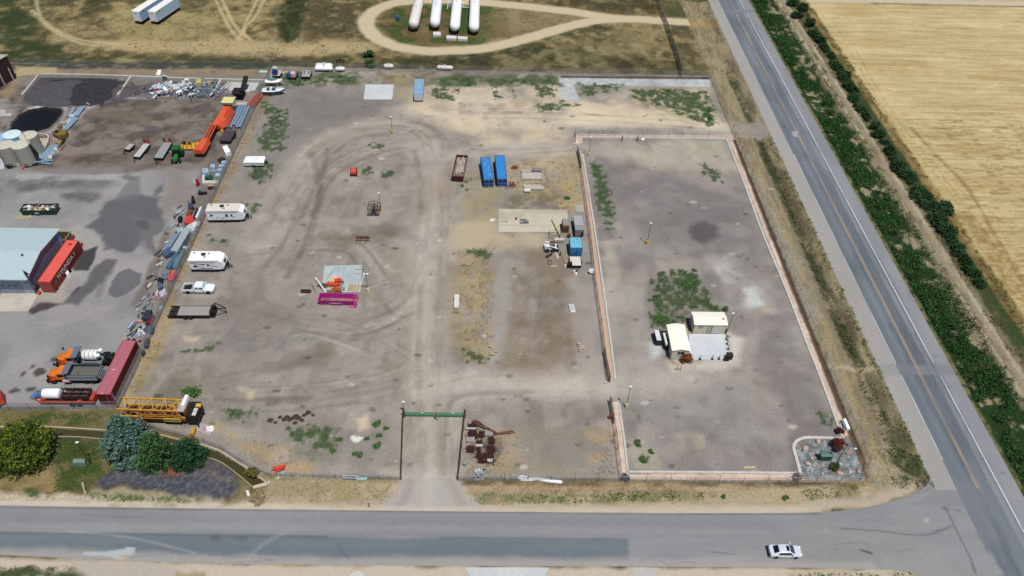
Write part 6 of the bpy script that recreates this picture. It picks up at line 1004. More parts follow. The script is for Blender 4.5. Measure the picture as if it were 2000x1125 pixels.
m = MB()
for k in range(16): m.ob((random.uniform(-1.2, 1.2), random.uniform(-.8, .8), .15 + .05 * k), (random.uniform(1.4, 2.6), .3, .12), random.uniform(-.25, .25))
S('steel_offcuts', 'tangled heap of pale blue steel beams at the foot of the flagpole', 'steel offcuts', m, BLUEG, P(86, 319)); S('dark_wire_coil', 'dark coils and grating lying beside the flagpole foot', 'wire coil', MB().path([(math.cos(i * .5) * .8, math.sin(i * .5) * .5, .1 + i * .02) for i in range(26)], .08, 5), BLACK, P(68, 322))
for lab, px, z1, c, nm in (('olive steel bin with an open dark mouth beside the blue channels', [(101, 258), (109, 252), (131, 253), (128, 262), (112, 265)], 1.3, '8a7430', 'olive_bin'), ('small tan bin below the olive one', [(108, 278), (112, 273), (121, 274), (116, 282)], .9, 'a8935c', 'tan_bin'), ('dark narrow box beside the tan bin', [(118, 272), (125, 266), (127, 269), (119, 280)], .7, '3a3420', 'dark_box'), ('brown rubble heap above the olive bin', [(111, 246), (118, 241), (122, 246), (114, 249)], .6, '7a6a58', 'rubble'), ('white box at the end of the pale blue channels', [(104, 288), (110, 287), (113, 292), (106, 293)], .7, 'dcdcd8', 'white_box'), ('white box close to the blue offcuts', [(93, 303), (101, 302), (101, 309), (95, 310)], .8, 'e0ddd4', 'white_box'), ('blue white bag roll between the two white boxes', [(98, 296), (105, 293), (107, 298), (100, 302)], .5, 'b4cce4', 'bag_roll'), ('white panel on top of the blue beams near the pond', [(136, 224), (143, 223), (144, 227), (136, 228)], .9, 'dde4ea', 'leaning_board'), ('pale concrete block above the blue channels', [(119, 237), (128, 237), (127, 241), (118, 241)], .6, 'bcb4a8', 'concrete_block'), ('long timber skid lying south east of the tan bin', [(118, 292), (127, 282), (128, 283), (119, 293)], .2, '6a5c44', 'timber')):
    t_ = slab(nm, lab, nm.replace('_', ' '), px, 0, z1, c, dirt=.4)
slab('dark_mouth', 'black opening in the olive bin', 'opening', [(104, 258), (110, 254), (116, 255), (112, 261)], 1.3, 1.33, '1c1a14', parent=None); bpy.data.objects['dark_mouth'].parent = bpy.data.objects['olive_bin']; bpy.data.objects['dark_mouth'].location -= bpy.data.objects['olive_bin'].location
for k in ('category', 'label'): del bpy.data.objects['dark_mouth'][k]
# concrete bay walls, back wall, pile, scrap
BW = 'concrete bay walls in the paved yard'
for lab, pts, h in (('low concrete wall slanting on the west side of the black heap', [(45, 190), (60, 172), (76, 152)], .8), ('long pale concrete wall behind the black heap and scrap', [(84, 150), (160, 151), (258, 154), (360, 158), (440, 160), (520, 162)], .9), ('concrete wall slanting on the east side of the black heap', [(258, 155), (246, 172), (232, 192)], 1.0), ('short concrete wall at the east end of the scrap heap', [(434, 160), (428, 170), (422, 183)], 1.0), ('thin white wall south of the black heap', [(96, 194), (142, 196), (160, 198), (176, 206)], .4)): wall_along('concrete_wall', pts, .5, 0, h, 'c9c4b8', lab, 'wall', None, BW)
def mound(name, label, cat, u, v, rx, ry, h, c, seed=1, n=40, group=None, rough=.3, kind=None):
    q = P(u, v); a = np.linspace(-1, 1, n); gx_, gy_ = np.meshgrid(a, a); rr = np.sqrt(gx_ ** 2 + gy_ ** 2) + (fbm(gx_ * 3 + seed, gy_ * 3, 1, seed) - .5) * .5
    z = h * np.clip(1 - rr, 0, 1) ** .8 * (1 + (fbm(gx_ * 9 + seed, gy_ * 9, 1, seed + 3) - .5) * rough * 2) - .03; i = np.arange(n * n).reshape(n, n); f = np.stack([i[:-1, :-1].ravel(), i[:-1, 1:].ravel(), i[1:, 1:].ravel(), i[1:, :-1].ravel()], 1)
    zz = z.ravel(); f = f[(zz[f] > -.029).any(1)]; vv = np.stack([(gx_ * rx).ravel(), (gy_ * ry).ravel(), zz], 1); used, inv = np.unique(f, return_inverse=True)
    o = new_mesh(name, vv[used], inv.reshape(f.shape), mat(c, .95, dirt=.35, scale=1.2, bump=.1), smooth=True); o.location = (q.x, q.y, 0); return tag(o, label, cat, group, kind)
mound('asphalt_heap', 'large black heap of asphalt millings between low concrete walls', 'heap', 182, 182, 6.5, 6.2, 3.0, '37353b', 4, 50, None, .5); mound('asphalt_heap', 'grey brown slope of older millings west of the black heap', 'heap', 125, 182, 9.0, 7.0, 1.5, '565258', 6, 50, None, .5); mound('asphalt_heap', 'small dark heap of millings beside the slanted east wall', 'heap', 236, 180, 3.5, 4.2, 1.2, '5c585c', 9)
mm = MB(); m2 = MB(); m3 = MB(); random.seed(11); c0 = P(352, 178); c1 = P(400, 179)
for k in range(170): mm.ob((random.gauss(0, 3.3), random.gauss(0, 1.5), abs(random.gauss(.5, .6))), (random.uniform(.4, 1.9), random.uniform(.3, 1.2), random.uniform(.04, .3)), random.random() * 3, random.uniform(-.7, .7), random.uniform(-.7, .7))
for k in range(80): m3.ob((random.gauss(-1, 3.6), random.gauss(-.6, 1.6), abs(random.gauss(.5, .5))), (random.uniform(.3, 1.3), random.uniform(.2, .7), random.uniform(.05, .4)), random.random() * 3, random.uniform(-.6, .6), random.uniform(-.6, .6))
for k in range(110): a_ = random.choice((random.gauss(.1, .3), random.gauss(1.9, .4))); m2.ob((random.gauss(0, 2.6), random.gauss(0, 1.8), abs(random.gauss(.6, .5))), (random.uniform(1.8, 4.5), .16, .14), a_, 0, random.uniform(-.2, .2))
S('scrap_sheet', 'heap of white and grey scrap sheet metal at the west end of the scrap bay', 'scrap heap', mm, mat('dfe6ea', .5, .2, .35), c0, kind='stuff'); S('scrap_debris', 'dark and brown debris among the white scrap', 'scrap heap', m3, mat('6c6e78', .7, .1, .5), c0, kind='stuff'); S('scrap_beam', 'tangle of pale steel beams at the east end of the scrap bay', 'scrap heap', m2, mat('9fb0ba', .5, .3, .4), c1, kind='stuff')
for lab, px, z1, c, nm in (('yellow machine cover on top of the scrap heap', [(383, 155), (393, 153), (393, 161), (383, 162)], 1.9, 'd8c470', 'yellow_cover'), ('small yellow casting at the right of the scrap heap', [(405, 159), (412, 157), (412, 163), (406, 164)], 1.5, 'cdb868', 'yellow_casting'), ('orange brown cardboard box in the white scrap', [(331, 171), (338, 169), (337, 176), (331, 176)], 1.2, 'c89868', 'cardboard_box'), ('white framed panel standing at the west end of the scrap', [(311, 168), (321, 166), (321, 176), (311, 180)], .9, 'c8d0dc', 'framed_board'), ('round crimson drum lying west of the scrap', [(305, 173), (309, 171), (311, 178), (305, 178)], .7, 'c43450', 'crimson_drum'), ('white leaning board on the verge north of the wall', [(304, 146), (308, 136), (315, 136), (313, 146)], .5, 'eef0ee', 'white_board'), ('bright white sheet in the middle of the scrap', [(341, 170), (352, 168), (356, 178), (344, 180)], 1.0, 'f2f4f4', 'white_sheet'), ('blue panel between the crimson drum and the scrap', [(322, 168), (330, 164), (331, 169), (324, 172)], .9, '7c98c8', 'blue_board')): slab(nm, lab, nm.replace('_', ' '), px, 0, z1, c, dirt=.3)
# black hopper with inclined conveyor
t = thing('hopper_machine', 'black hopper machine with an inclined conveyor in the yard corner', 'hopper', P(468, 194), 0); MB().box(-1.1, 1.1, -.6, 1.4, .8, 1.0).box(-.9, -.7, -.5, -.3, 0, .8).box(.7, .9, -.5, -.3, 0, .8).box(-.9, .9, .6, 1.2, 0, .8).build('base', BLACK, t)
m = MB(); m.add([(-.9, -.4, 1.0), (.9, -.4, 1.0), (.9, 1.2, 1.0), (-.9, 1.2, 1.0), (-1.35, -.9, 2.2), (1.35, -.9, 2.2), (1.35, 1.7, 2.2), (-1.35, 1.7, 2.2)], [(0, 1, 5, 4), (1, 2, 6, 5), (2, 3, 7, 6), (3, 0, 4, 7), (0, 3, 2, 1), (4, 5, 1, 0), (5, 6, 2, 1), (6, 7, 3, 2), (7, 4, 0, 3)]); m.build('bin', mat('2c2826', .8, dirt=.3), t); MB().ob((0, -.9, 2.2), (2.8, .12, .12)).ob((0, 1.7, 2.2), (2.8, .12, .12)).ob((0, .4, 2.2), (.06, 2.5, .06)).build('bin_rim', mat('5a4a44'), t); MB().prism_x([(1.2, 1.0), (1.2, 1.7), (6.5, 3.0), (6.5, 2.3)], .1, 1.1).build('conveyor', BLACK, t)
m = MB()
for k in range(3): m.box(k * .75, k * .75 + .2, 0, 5.6, .7, .9)
for k in range(9): m.box(0, 1.7, .2 + k * .63, .32 + k * .63, .55, .7)
o, rz, L_ = frame((484, 205), (494, 206), .8); S('orange_rack', 'bright orange steel ladder racks lying beside the fence', 'rack', m, mat('e85a34'), o, rz)
slab('white_tank_box', 'white low box between the hopper and the orange racks', 'box', [(479, 175), (488, 175), (488, 179), (479, 179)], 0, .9, 'dcd8d4')
# long grey blue pipes
for k in range(6):
    a = P(437 + k * 6.0, 249.5 - (k % 2) * .5, .45); L_ = 9.2 + (k % 3) * .5; off = .9 if k in (3,) else 0
    S('long_pipe', ('long grey blue steel pipe, %s in the row by the fence' % ['westmost', 'second from the west', 'third from the west', 'third from the east', 'second from the east', 'eastmost'][k]), 'pipe', MB().tube((0, off, .35), (0, L_ + off, .35), .31, n=16, caps=False).tube((0, L_ + off, .35), (0, off, .35), .27, n=16, caps=False), mat('9cb4cc', .45, .3, .12), (a.x, a.y, 0), group='long steel pipes by the fence', smooth=True)
t = flat_trailer('rusty dark trailer stacked with steel grating at the end of the pipes', (428, 275), (452, 276), 2.6, 4.6, '55505a', None, '3a1e1c', group='rusty trailers', z=.9, hitch=False); m = MB()
for k in range(8): m.box(.1, 2.5, .2 + k * .55, .3 + k * .55, .92, 1.1)
for k in range(5): m.box(.1 + k * .55, .2 + k * .55, .2, 4.3, 1.1, 1.16)
S('steel_grating', 'grey steel grating lying on the rusty dark trailer', 'grating', m, mat('7a7682', .5, .3, .3), t.location, t.rotation_euler.z); S('yellow_hydrant', 'small yellow cap beside the rusty dark trailer', 'cap', MB().lathe([(.35, 0), (.35, .4), (.1, .6)], n=12), mat('e8a830'), P(434, 257))
GJ = 'loose items along the yard fence'
for lab, px, z1, c, nm in (
    ('bright white appliance box near the fence north of the blocks', [(434, 286), (443, 283), (451, 296), (440, 299)], 1.3, 'f4f6f8', 'appliance'), ('white carton next to the bright appliance box', [(440, 299), (450, 297), (452, 303), (443, 305)], .7, 'd8dde2', 'carton'), ('dark steel plate leaning near the white carton', [(424, 311), (434, 306), (440, 309), (429, 317)], .4, '2c2624', 'dark_plate'),
    ('pale blue block at the west end of the block cluster', [(395, 329), (406, 328), (408, 337), (396, 338)], .9, 'a9c4d8', 'pale_block'), ('pale blue block at the top of the block cluster', [(411, 321), (419, 320), (420, 327), (411, 327)], .9, 'b4cade', 'pale_block'), ('pale blue flat block near the fence, top of its column', [(433, 314), (443, 313), (442, 319), (432, 319)], .6, 'a8c0d2', 'pale_block'), ('pale blue block near the fence, second of its column', [(428, 321), (440, 320), (438, 326), (426, 326)], .7, 'a6bed2', 'pale_block'), ('pale blue block near the fence, third of its column', [(424, 329), (435, 328), (434, 334), (423, 334)], .7, '9cb8d0', 'pale_block'), ('pale grey blue block near the fence, lowest of its column', [(421, 338), (431, 337), (430, 344), (420, 344)], .7, 'b2ccdc', 'pale_block'), ('thin grey slab in the middle of the block cluster', [(409, 331), (421, 330), (423, 335), (409, 336)], .3, '8e9eaa', 'grey_slab'),
    ('long cream box at the south edge of the block cluster', [(395, 352), (428, 352), (427, 358), (395, 358)], .8, 'd3cfc8', 'long_box'), ('cream side panel at the left edge of the block cluster', [(395, 342), (400, 340), (399, 352), (394, 352)], .8, 'dcdcdc', 'cream_board'), ('small tan yellow board below the long cream box', [(407, 360), (416, 360), (416, 363), (407, 363)], .3, 'd8b47c', 'tan_board'), ('dark strip under the long cream box', [(405, 365), (420, 363), (422, 367), (406, 368)], .4, '2c2226', 'dark_strip'), ('dark red and white crate left of the long cream box', [(380, 351), (387, 349), (389, 355), (383, 360)], .8, '8c1c28', 'red_crate'), ('white end of the crate left of the cream box', [(378, 351), (381, 350), (383, 359), (379, 357)], .7, 'e8d4d0', 'white_crate'),
    ('black L shaped bracket on the bare dirt', [(386, 377), (390, 370), (393, 374), (404, 374), (404, 376), (391, 378)], .5, '1c1c20', 'black_bracket'), ('black angled casting above the brown plate', [(373, 392), (374, 382), (378, 382), (381, 391), (376, 395)], .7, '17181a', 'black_casting'), ('blue black machine part above the brown plate', [(367, 406), (368, 395), (375, 396), (379, 404), (370, 407)], .8, '3c4658', 'machine_part'), ('rust brown steel plate standing by the fence', [(363, 421), (368, 409), (376, 410), (371, 422)], .5, '7a4a30', 'brown_plate'), ('long black tube beside the white rolls', [(377, 424), (383, 406), (386, 406), (381, 425)], .5, '2a3036', 'black_tube'),
    ('long white roll leaning along the fence, wide one', [(381, 424), (391, 403), (394, 404), (385, 425)], .6, 'e4e8ec', 'white_roll'), ('red machine engine beside a black wheel', [(359, 434), (364, 422), (376, 421), (379, 431), (368, 436)], .9, 'e2463c', 'red_engine'), ('white rack with prongs below the red machine', [(364, 441), (377, 434), (384, 436), (382, 450), (366, 452)], .7, 'ccd4d8', 'white_rack'), ('pale blue grey bin at the top of the channel stacks', [(345, 447), (357, 442), (358, 450), (346, 455)], .8, 'b0c0cc', 'grey_bin'),
    ('round dark blue lid on the channel stacks', [(316, 492), (328, 482), (337, 483), (335, 493), (322, 500)], 1.0, '4c6080', 'round_cover'), ('green grey crate between the channel stacks', [(351, 489), (361, 485), (362, 492), (353, 494)], .9, '5c7468', 'green_crate'), ('pale block beside the green grey crate', [(357, 481), (366, 480), (366, 486), (358, 487)], .9, 'c4ccc8', 'pale_crate'),
    ('black drum among bent pipes by the fence', [(307, 548), (311, 540), (318, 543), (315, 552)], .8, '15171a', 'black_drum'), ('slate blue barrel by the fence under the black drum', [(306, 553), (315, 549), (318, 560), (308, 564)], .8, '4f6a80', 'slate_barrel'), ('pile of pink red cones and tarps by the fence', [(330, 536), (340, 527), (344, 535), (334, 548), (328, 545)], .8, 'e4485a', 'pink_tarp'), ('orange tarpaulin fold above the pink cones', [(333, 531), (341, 526), (344, 530), (336, 536)], 1.0, 'f07048', 'orange_tarp'), ('white and pink ribbon heap by the fence', [(310, 570), (322, 563), (327, 575), (314, 580)], .6, 'cfc4d0', 'ribbon_heap'), ('pale steel plate leaning on the fence end', [(311, 599), (319, 597), (318, 604), (311, 604)], .4, 'c8d4da', 'steel_plate'),
    ('dark blue solar like panel on a pink frame', [(275, 622), (284, 605), (296, 605), (290, 623)], .9, '2c3a4c', 'solar_board'), ('dark red and pink steel trough beside the dark panel', [(283, 631), (294, 615), (302, 615), (295, 631)], .7, '6c2434', 'red_trough'), ('slate round pump by the fence', [(279, 643), (287, 635), (300, 637), (298, 648), (284, 650)], .8, '4a5a6c', 'round_pump'), ('white tube lying left of the slate pump', [(268, 645), (279, 644), (280, 647), (268, 648)], .3, 'e8e4dc', 'white_tube'), ('white tray below the slate pump', [(277, 648), (292, 648), (292, 653), (278, 653)], .4, 'dcdad2', 'white_tray'), ('pink bar left of the dark panel', [(267, 625), (279, 625), (279, 628), (267, 628)], .4, 'dc9c98', 'pink_bar'), ('dark rack leaning near the end of the fence', [(280, 675), (284, 660), (291, 660), (288, 676)], .8, '4a5058', 'dark_rack'), ('dark blue canister near the end of the fence', [(274, 689), (278, 683), (282, 685), (278, 692)], .8, '34485c', 'canister'), ('small rust coloured scrap on the asphalt', [(269, 665), (276, 663), (275, 667), (270, 668)], .2, '5c2c28', 'rust_scrap')):
    slab(nm, lab, nm.split('_')[-1], px, 0, z1, c, GJ, dirt=.3)
S('green_tarpaulin', 'crumpled dark green tarpaulin among the pale blocks', 'tarpaulin', MB().blob((0, 0, 0), (1.0, .7, .5), 12, 7, .35), mat('1c5a48', .8, dirt=.3), P(408, 347, .4)); S('spare_tyre', 'big black wheel beside the red engine', 'wheel', MB().lathe([(.5, -.3), (.72, -.25), (.72, .25), (.5, .3)], 'X', (0, 0, .72), 18), RUBBER, P(354, 434), smooth=True)
m = MB(); [m.tube((0, k * .35, .7 + (k % 2) * .1), (1.3, k * .3, .75), .07) for k in range(5)]; S('white_prongs', 'row of white prongs sticking out of the rack', 'prongs', m, WHITE, P(378, 447), .1)
random.seed(4); m = MB(); [m.tube((random.uniform(-1, 1), random.uniform(-1.6, 1.6), .3 + random.random() * .4), (random.uniform(-1, 1), random.uniform(-1.6, 1.6), .3 + random.random() * .5), .06, n=5) for _ in range(26)]
S('pipe_offcuts', 'tangle of thin grey pipes by the fence above the black drum', 'pipe offcuts', m, mat('8fa0ac', .5, .3), P(323, 540), kind='stuff'); m = MB(); [m.path([(random.uniform(-1.6, 1.6) + .3 * math.cos(i + k), .4 * math.sin(i * 1.3 + k), .1 + .04 * i) for i in range(6)], .05, 5) for k in range(6)]; S('cable_tangle', 'tangle of white and maroon cables on the ground by the fence', 'cables', m, mat('b8909c', .6, dirt=.5), P(302, 583), kind='stuff')
channels('wide pale grey steel deck sheets by the fence, brightest stack', (333, 489), (347, 490), 3, 7.0, 1.1, mat('c4ced0', .5, .2, .12), layers=2); channels('narrow blue grey sheets left of the bright steel stack', (318, 487), (329, 488), 4, 5.0, .8, mat('9fb4c6', .5, .2, .12), layers=2); channels('dark blue tubes right of the bright steel stack', (352, 486), (360, 486), 3, 4.6, .8, mat('4a5c74', .5, .2, .15)); channels('rolled blue steel sheets south of the lid, left roll', (323, 521), (333, 522), 2, 4.8, .9, mat('587e9c', .5, .2, .12), layers=2); channels('grey steel sheets south of the lid, right stack', (336, 522), (346, 522), 3, 4.6, .9, mat('7f96a8', .5, .2, .12), layers=2)
m = MB(); [m.box(-1.6, 1.6, k * .16, k * .16 + .1, 0, .1) for k in range(6)]; S('white_rails', 'bundle of white rails standing by the corner of the metal building', 'rails', MB().ob((0, 0, 1.5), (.25, .7, 3.2), 0, .5).ob((.35, .1, 1.5), (.2, .7, 3.1), 0, .5).ob((-.35, 0, 1.4), (.2, .6, 3.0), 0, .5), mat('c8d4e4', .4, .2), P(67, 566)); S('red_hydrant', 'red capped standpipe at the foot of the red container', 'standpipe', MB().lathe([(.3, 0), (.3, .6), (.1, .75)], n=12), mat('c83430'), P(78, 574))
t = thing('olive_open_bin', 'olive brown open steel bin between the building and the red container', 'bin', P(112, 484), 0); MB().box(-1.2, 2.2, 0, .1, 0, 1.9).box(-1.2, 2.2, 2.5, 2.6, 0, 1.9).box(-1.2, -1.1, .1, 2.5, 0, 1.9).box(2.1, 2.2, .1, 2.5, 0, 1.9).box(-1.1, 2.1, .1, 2.5, 0, .1).build('bin', mat('6c6440', .8, dirt=.2), t); MB().box(-1.25, 2.25, 2.45, 2.7, 1.9, 2.0).box(2.05, 2.3, -.05, 2.45, 1.9, 2.0).build('rim', mat('8a8258'), t)
for lab, p_ in (('red steel rack behind the far end of the bright red container', (137, 469)), ('red steel rack east of the far end of the bright red container', (153, 484))):
    m = MB(); [m.box(-.7, .7, -.6 + k * .25, -.5 + k * .25, .5, .6) for k in range(6)]; [m.box(x, x + .1, -.6, .8, 0, .9) for x in (-.7, .6)]; S('red_rack', lab, 'rack', m, mat('c84440'), P(*p_), group='red steel racks')
for lab, px, z1, c, nm in (('yellow pallet frame leaning at the side of the red container', [(130, 519), (136, 509), (140, 511), (135, 522)], .8, 'c89c54', 'pallet'), ('white drum beside the side of the red container', [(126, 529), (132, 527), (135, 533), (129, 536)], .8, 'f0f2f4', 'white_drum'), ('black tyre beside the side of the red container', [(130, 525), (137, 523), (138, 526), (132, 528)], .7, '15161a', 'tyre'), ('white channel lying along the red container foot', [(112, 558), (118, 547), (120, 548), (115, 559)], .3, 'e4e0e4', 'white_channel'), ('dark can at the near corner of the red container', [(109, 560), (113, 559), (113, 564), (110, 564)], .4, '2c2c30', 'can')): slab(nm, lab, nm.replace('_', ' '), px, 0, z1, c, dirt=.2)
random.seed(91); OC_ = ['c4ccd2', '8e98a2', '54606c', 'd8d4cc', '7a5a48', 'a9c4de', '2c3036', '6c7884']; w_ = smooth_pts(wpts([(366, 400), (352, 440), (338, 480), (322, 520), (308, 560), (300, 590), (286, 625), (276, 660)]), 8)
for k in range(64):
    a = random.choice(w_); m = MB().ob((0, 0, .25), (random.uniform(.3, 1.9), random.uniform(.08, .4), random.uniform(.05, .3)), 0, random.uniform(-.3, .3)); m.ob((.2, .2, .1), (.4, .3, .2), .5); S('offcut', 'small loose offcut in the clutter along the yard fence', 'offcut', m, mat(OC_[k % 8], .6, dirt=.3), (a[0] + random.uniform(-2.4, .3), a[1] + random.uniform(-2, 2), 0), random.gauss(1.5, .5), 'offcuts in the fence clutter')
# tractor and mower
o = P(344, 322); t = thing('tractor', 'green tractor with yellow wheels parked on the dirt', 'tractor', o, .12); TG = mat('1f6a2c', .4, dirt=.1); YL = 'd8c424'
MB().box(-.42, .42, .2, 2.2, .75, 1.45, tx=.06, ty=.05).build('bonnet', mat('2f8a3a', .4), t); MB().box(-.3, .3, .1, 3.6, .5, .8).build('chassis', BLACK, t); MB().box(-.75, .75, 2.25, 3.9, 1.0, 2.5, tx=.1, ty=.1).build('cab', GL, t); MB().box(-.8, .8, 2.2, 4.0, 2.5, 2.68, tx=.08, ty=.08).build('cab_roof', TG, t)
for s in (-1, 1): wheel(t, s * 1.0, 3.5, .8, .45, YL, axis='X'); wheel(t, s * .85, .6, .5, .3, YL, axis='X'); MB().box(s * 1.0 - .3, s * 1.0 + .3, 2.9, 4.1, 1.6, 1.72).build('mudguard', TG, t)
MB().tube((-.55, 1.8, 1.4), (-.55, 1.8, 2.3), .05).build('exhaust', BLACK, t); MB().ob((-1.15, 2.4, 1.9), (.3, .06, .3)).build('mirror', WHITE, t)
t = thing('rotary_mower', 'yellow rotary mower hitched behind the tractor', 'mower', P(367, 289), .25); MB().prism([(-1.2, -1.0), (1.8, -1.5), (2.9, .3), (2.6, 1.1), (-1.4, 1.0)], .35, .6).build('deck', mat('e2ae3c', .5, dirt=.2), t); m = MB(); [m.box(x, x + .25, -.9, 1.0, .6, .95) for x in (-1, -.1, .8, 1.7)]; m.build('ribs', mat('b8842c'), t); MB().ob((-.6, .7, 1.0), (.7, .5, .6)).ob((.6, .4, .9), (.5, .4, .5)).build('gearbox', BLACK, t)
for x, y in ((-1.3, 1.4), (0, 1.5), (1.4, 1.5), (2.7, 1.5)): wheel(t, x, y, .3, .2, '3a3a3a')
# orange loader machine
o = P(392, 307); t = thing('orange_conveyor', 'long bright orange conveyor machine with a narrow waist and a yellow hopper on its end', 'conveyor', o, 0); OR = mat('e8603c', .5, dirt=.12); ORD = mat('c04428', .6, dirt=.2)
MB().add([(-1.25, 0, .9), (1.0, 0, .9), (1.3, 4.6, .9), (-.6, 4.6, .9), (-1.25, 0, 1.9), (.7, 0, 1.9), (.9, 4.4, 2.1), (-.3, 4.6, 2.1)], [(0, 3, 2, 1), (4, 5, 6, 7), (0, 1, 5, 4), (1, 2, 6, 5), (2, 3, 7, 6), (3, 0, 4, 7)]).build('head_box', OR, t)
MB().box(-.9, .9, -.1, 0, .3, .9).box(-1, 1.1, .3, 3.8, .2, .9).build('dark_underside', BLACK, t)
for s in (-.25, .45, 1.05): MB().add([(s - .12, 4.3, 1.6), (s + .08, 4.3, 1.6), (s + .28, 10.6, 1.9), (s + .08, 10.6, 1.9), (s - .12, 4.3, 1.8), (s + .08, 4.3, 1.8), (s + .28, 10.6, 2.1), (s + .08, 10.6, 2.1)], [(0, 3, 2, 1), (4, 5, 6, 7), (0, 1, 5, 4), (1, 2, 6, 5), (2, 3, 7, 6), (3, 0, 4, 7)]).build('boom_rail', OR, t)
m = MB(); [m.box(-.3, 1.2, 4.8 + k * .75, 4.95 + k * .75, 1.5, 1.62) for k in range(8)]; m.build('cross_bars', ORD, t); MB().add([(-.2, 4.4, 1.35), (1.0, 4.4, 1.35), (1.3, 10.6, 1.45), (.1, 10.6, 1.45)], [(0, 1, 2, 3)]).build('belt', mat('3c2420'), t)
MB().add([(0, 10.4, .7), (2.4, 10.8, .7), (3.4, 12.6, .7), (3.3, 18.2, .7), (.9, 18.2, .7), (.1, 10.4, 1.9), (1.5, 10.6, 1.9), (2.9, 12.8, 2.3), (2.8, 18.0, 2.5), (1.1, 18.0, 2.5)], [(5, 6, 7, 8, 9), (0, 1, 6, 5), (1, 2, 7, 6), (2, 3, 8, 7), (3, 4, 9, 8), (4, 0, 5, 9), (0, 4, 3, 2, 1)]).build('tail_box', OR, t); MB().box(2.35, 2.6, 13.5, 17.4, 2.35, 2.55).build('hatch', ORD, t)
m = MB(); m.add([(1.1, 18.3, 2.2), (2.8, 18.3, 2.2), (2.8, 20, 2.2), (1.1, 20, 2.2), (.5, 17.7, 3.4), (3.5, 17.7, 3.4), (3.5, 20.8, 3.4), (.5, 20.8, 3.4)], [(0, 1, 5, 4), (1, 2, 6, 5), (2, 3, 7, 6), (3, 0, 4, 7)]); m.build('hopper', mat('c8c49c', .6, dirt=.3), t); MB().box(.6, 3.4, 17.8, 20.7, 3.3, 3.38).build('hopper_lid', mat('ece498'), t); MB().box(.4, 3.6, 17.6, 17.7, 3.2, 3.5).box(.4, 3.6, 20.8, 20.9, 3.2, 3.5).box(.4, .5, 17.7, 20.8, 3.2, 3.5).box(3.5, 3.6, 17.7, 20.8, 3.2, 3.5).build('hopper_rim', mat('6c7888'), t)
for x, y in ((-.9, 1.2), (.9, 1.2), (1.2, 16.6), (3.3, 16.6)): wheel(t, x, y, .45, .3, axis='X')
# maroon building corner
t = thing('maroon_building', 'corner of a dark maroon ribbed building with a pale roof at the left edge', 'building', P(33, 152)); q0 = P(33, 152); za = HT(33, 152, 109)
a_, b_ = P(18, 108, za), P(-3, 131, za); ww = (b_ - a_).xy; ww = Vector((ww.x, ww.y)); 
MB().prism([(0, 0), (-9.0, -24.0), (-40, -24), (-40, .6)], 0, za).build('wall', mat('3a2220', .7, dirt=.2, ribs=('Y', .8)), t); MB().prism([(.3, .3), (-8.7, -24.0), (-40, -24), (-40, .9)], za, za + .2).build('roof', mat('bcb8b0', .7), t)
for k in range(9): f_ = k / 9 + .05; MB().prism([(-9 * f_ + .05, -24 * f_), (-9 * f_ + .35, -24 * f_ + .1), (-9 * f_ + .2, -24 * f_ - .25)], 0, za * .55).build('buttress', mat('c8b8a4'), t)
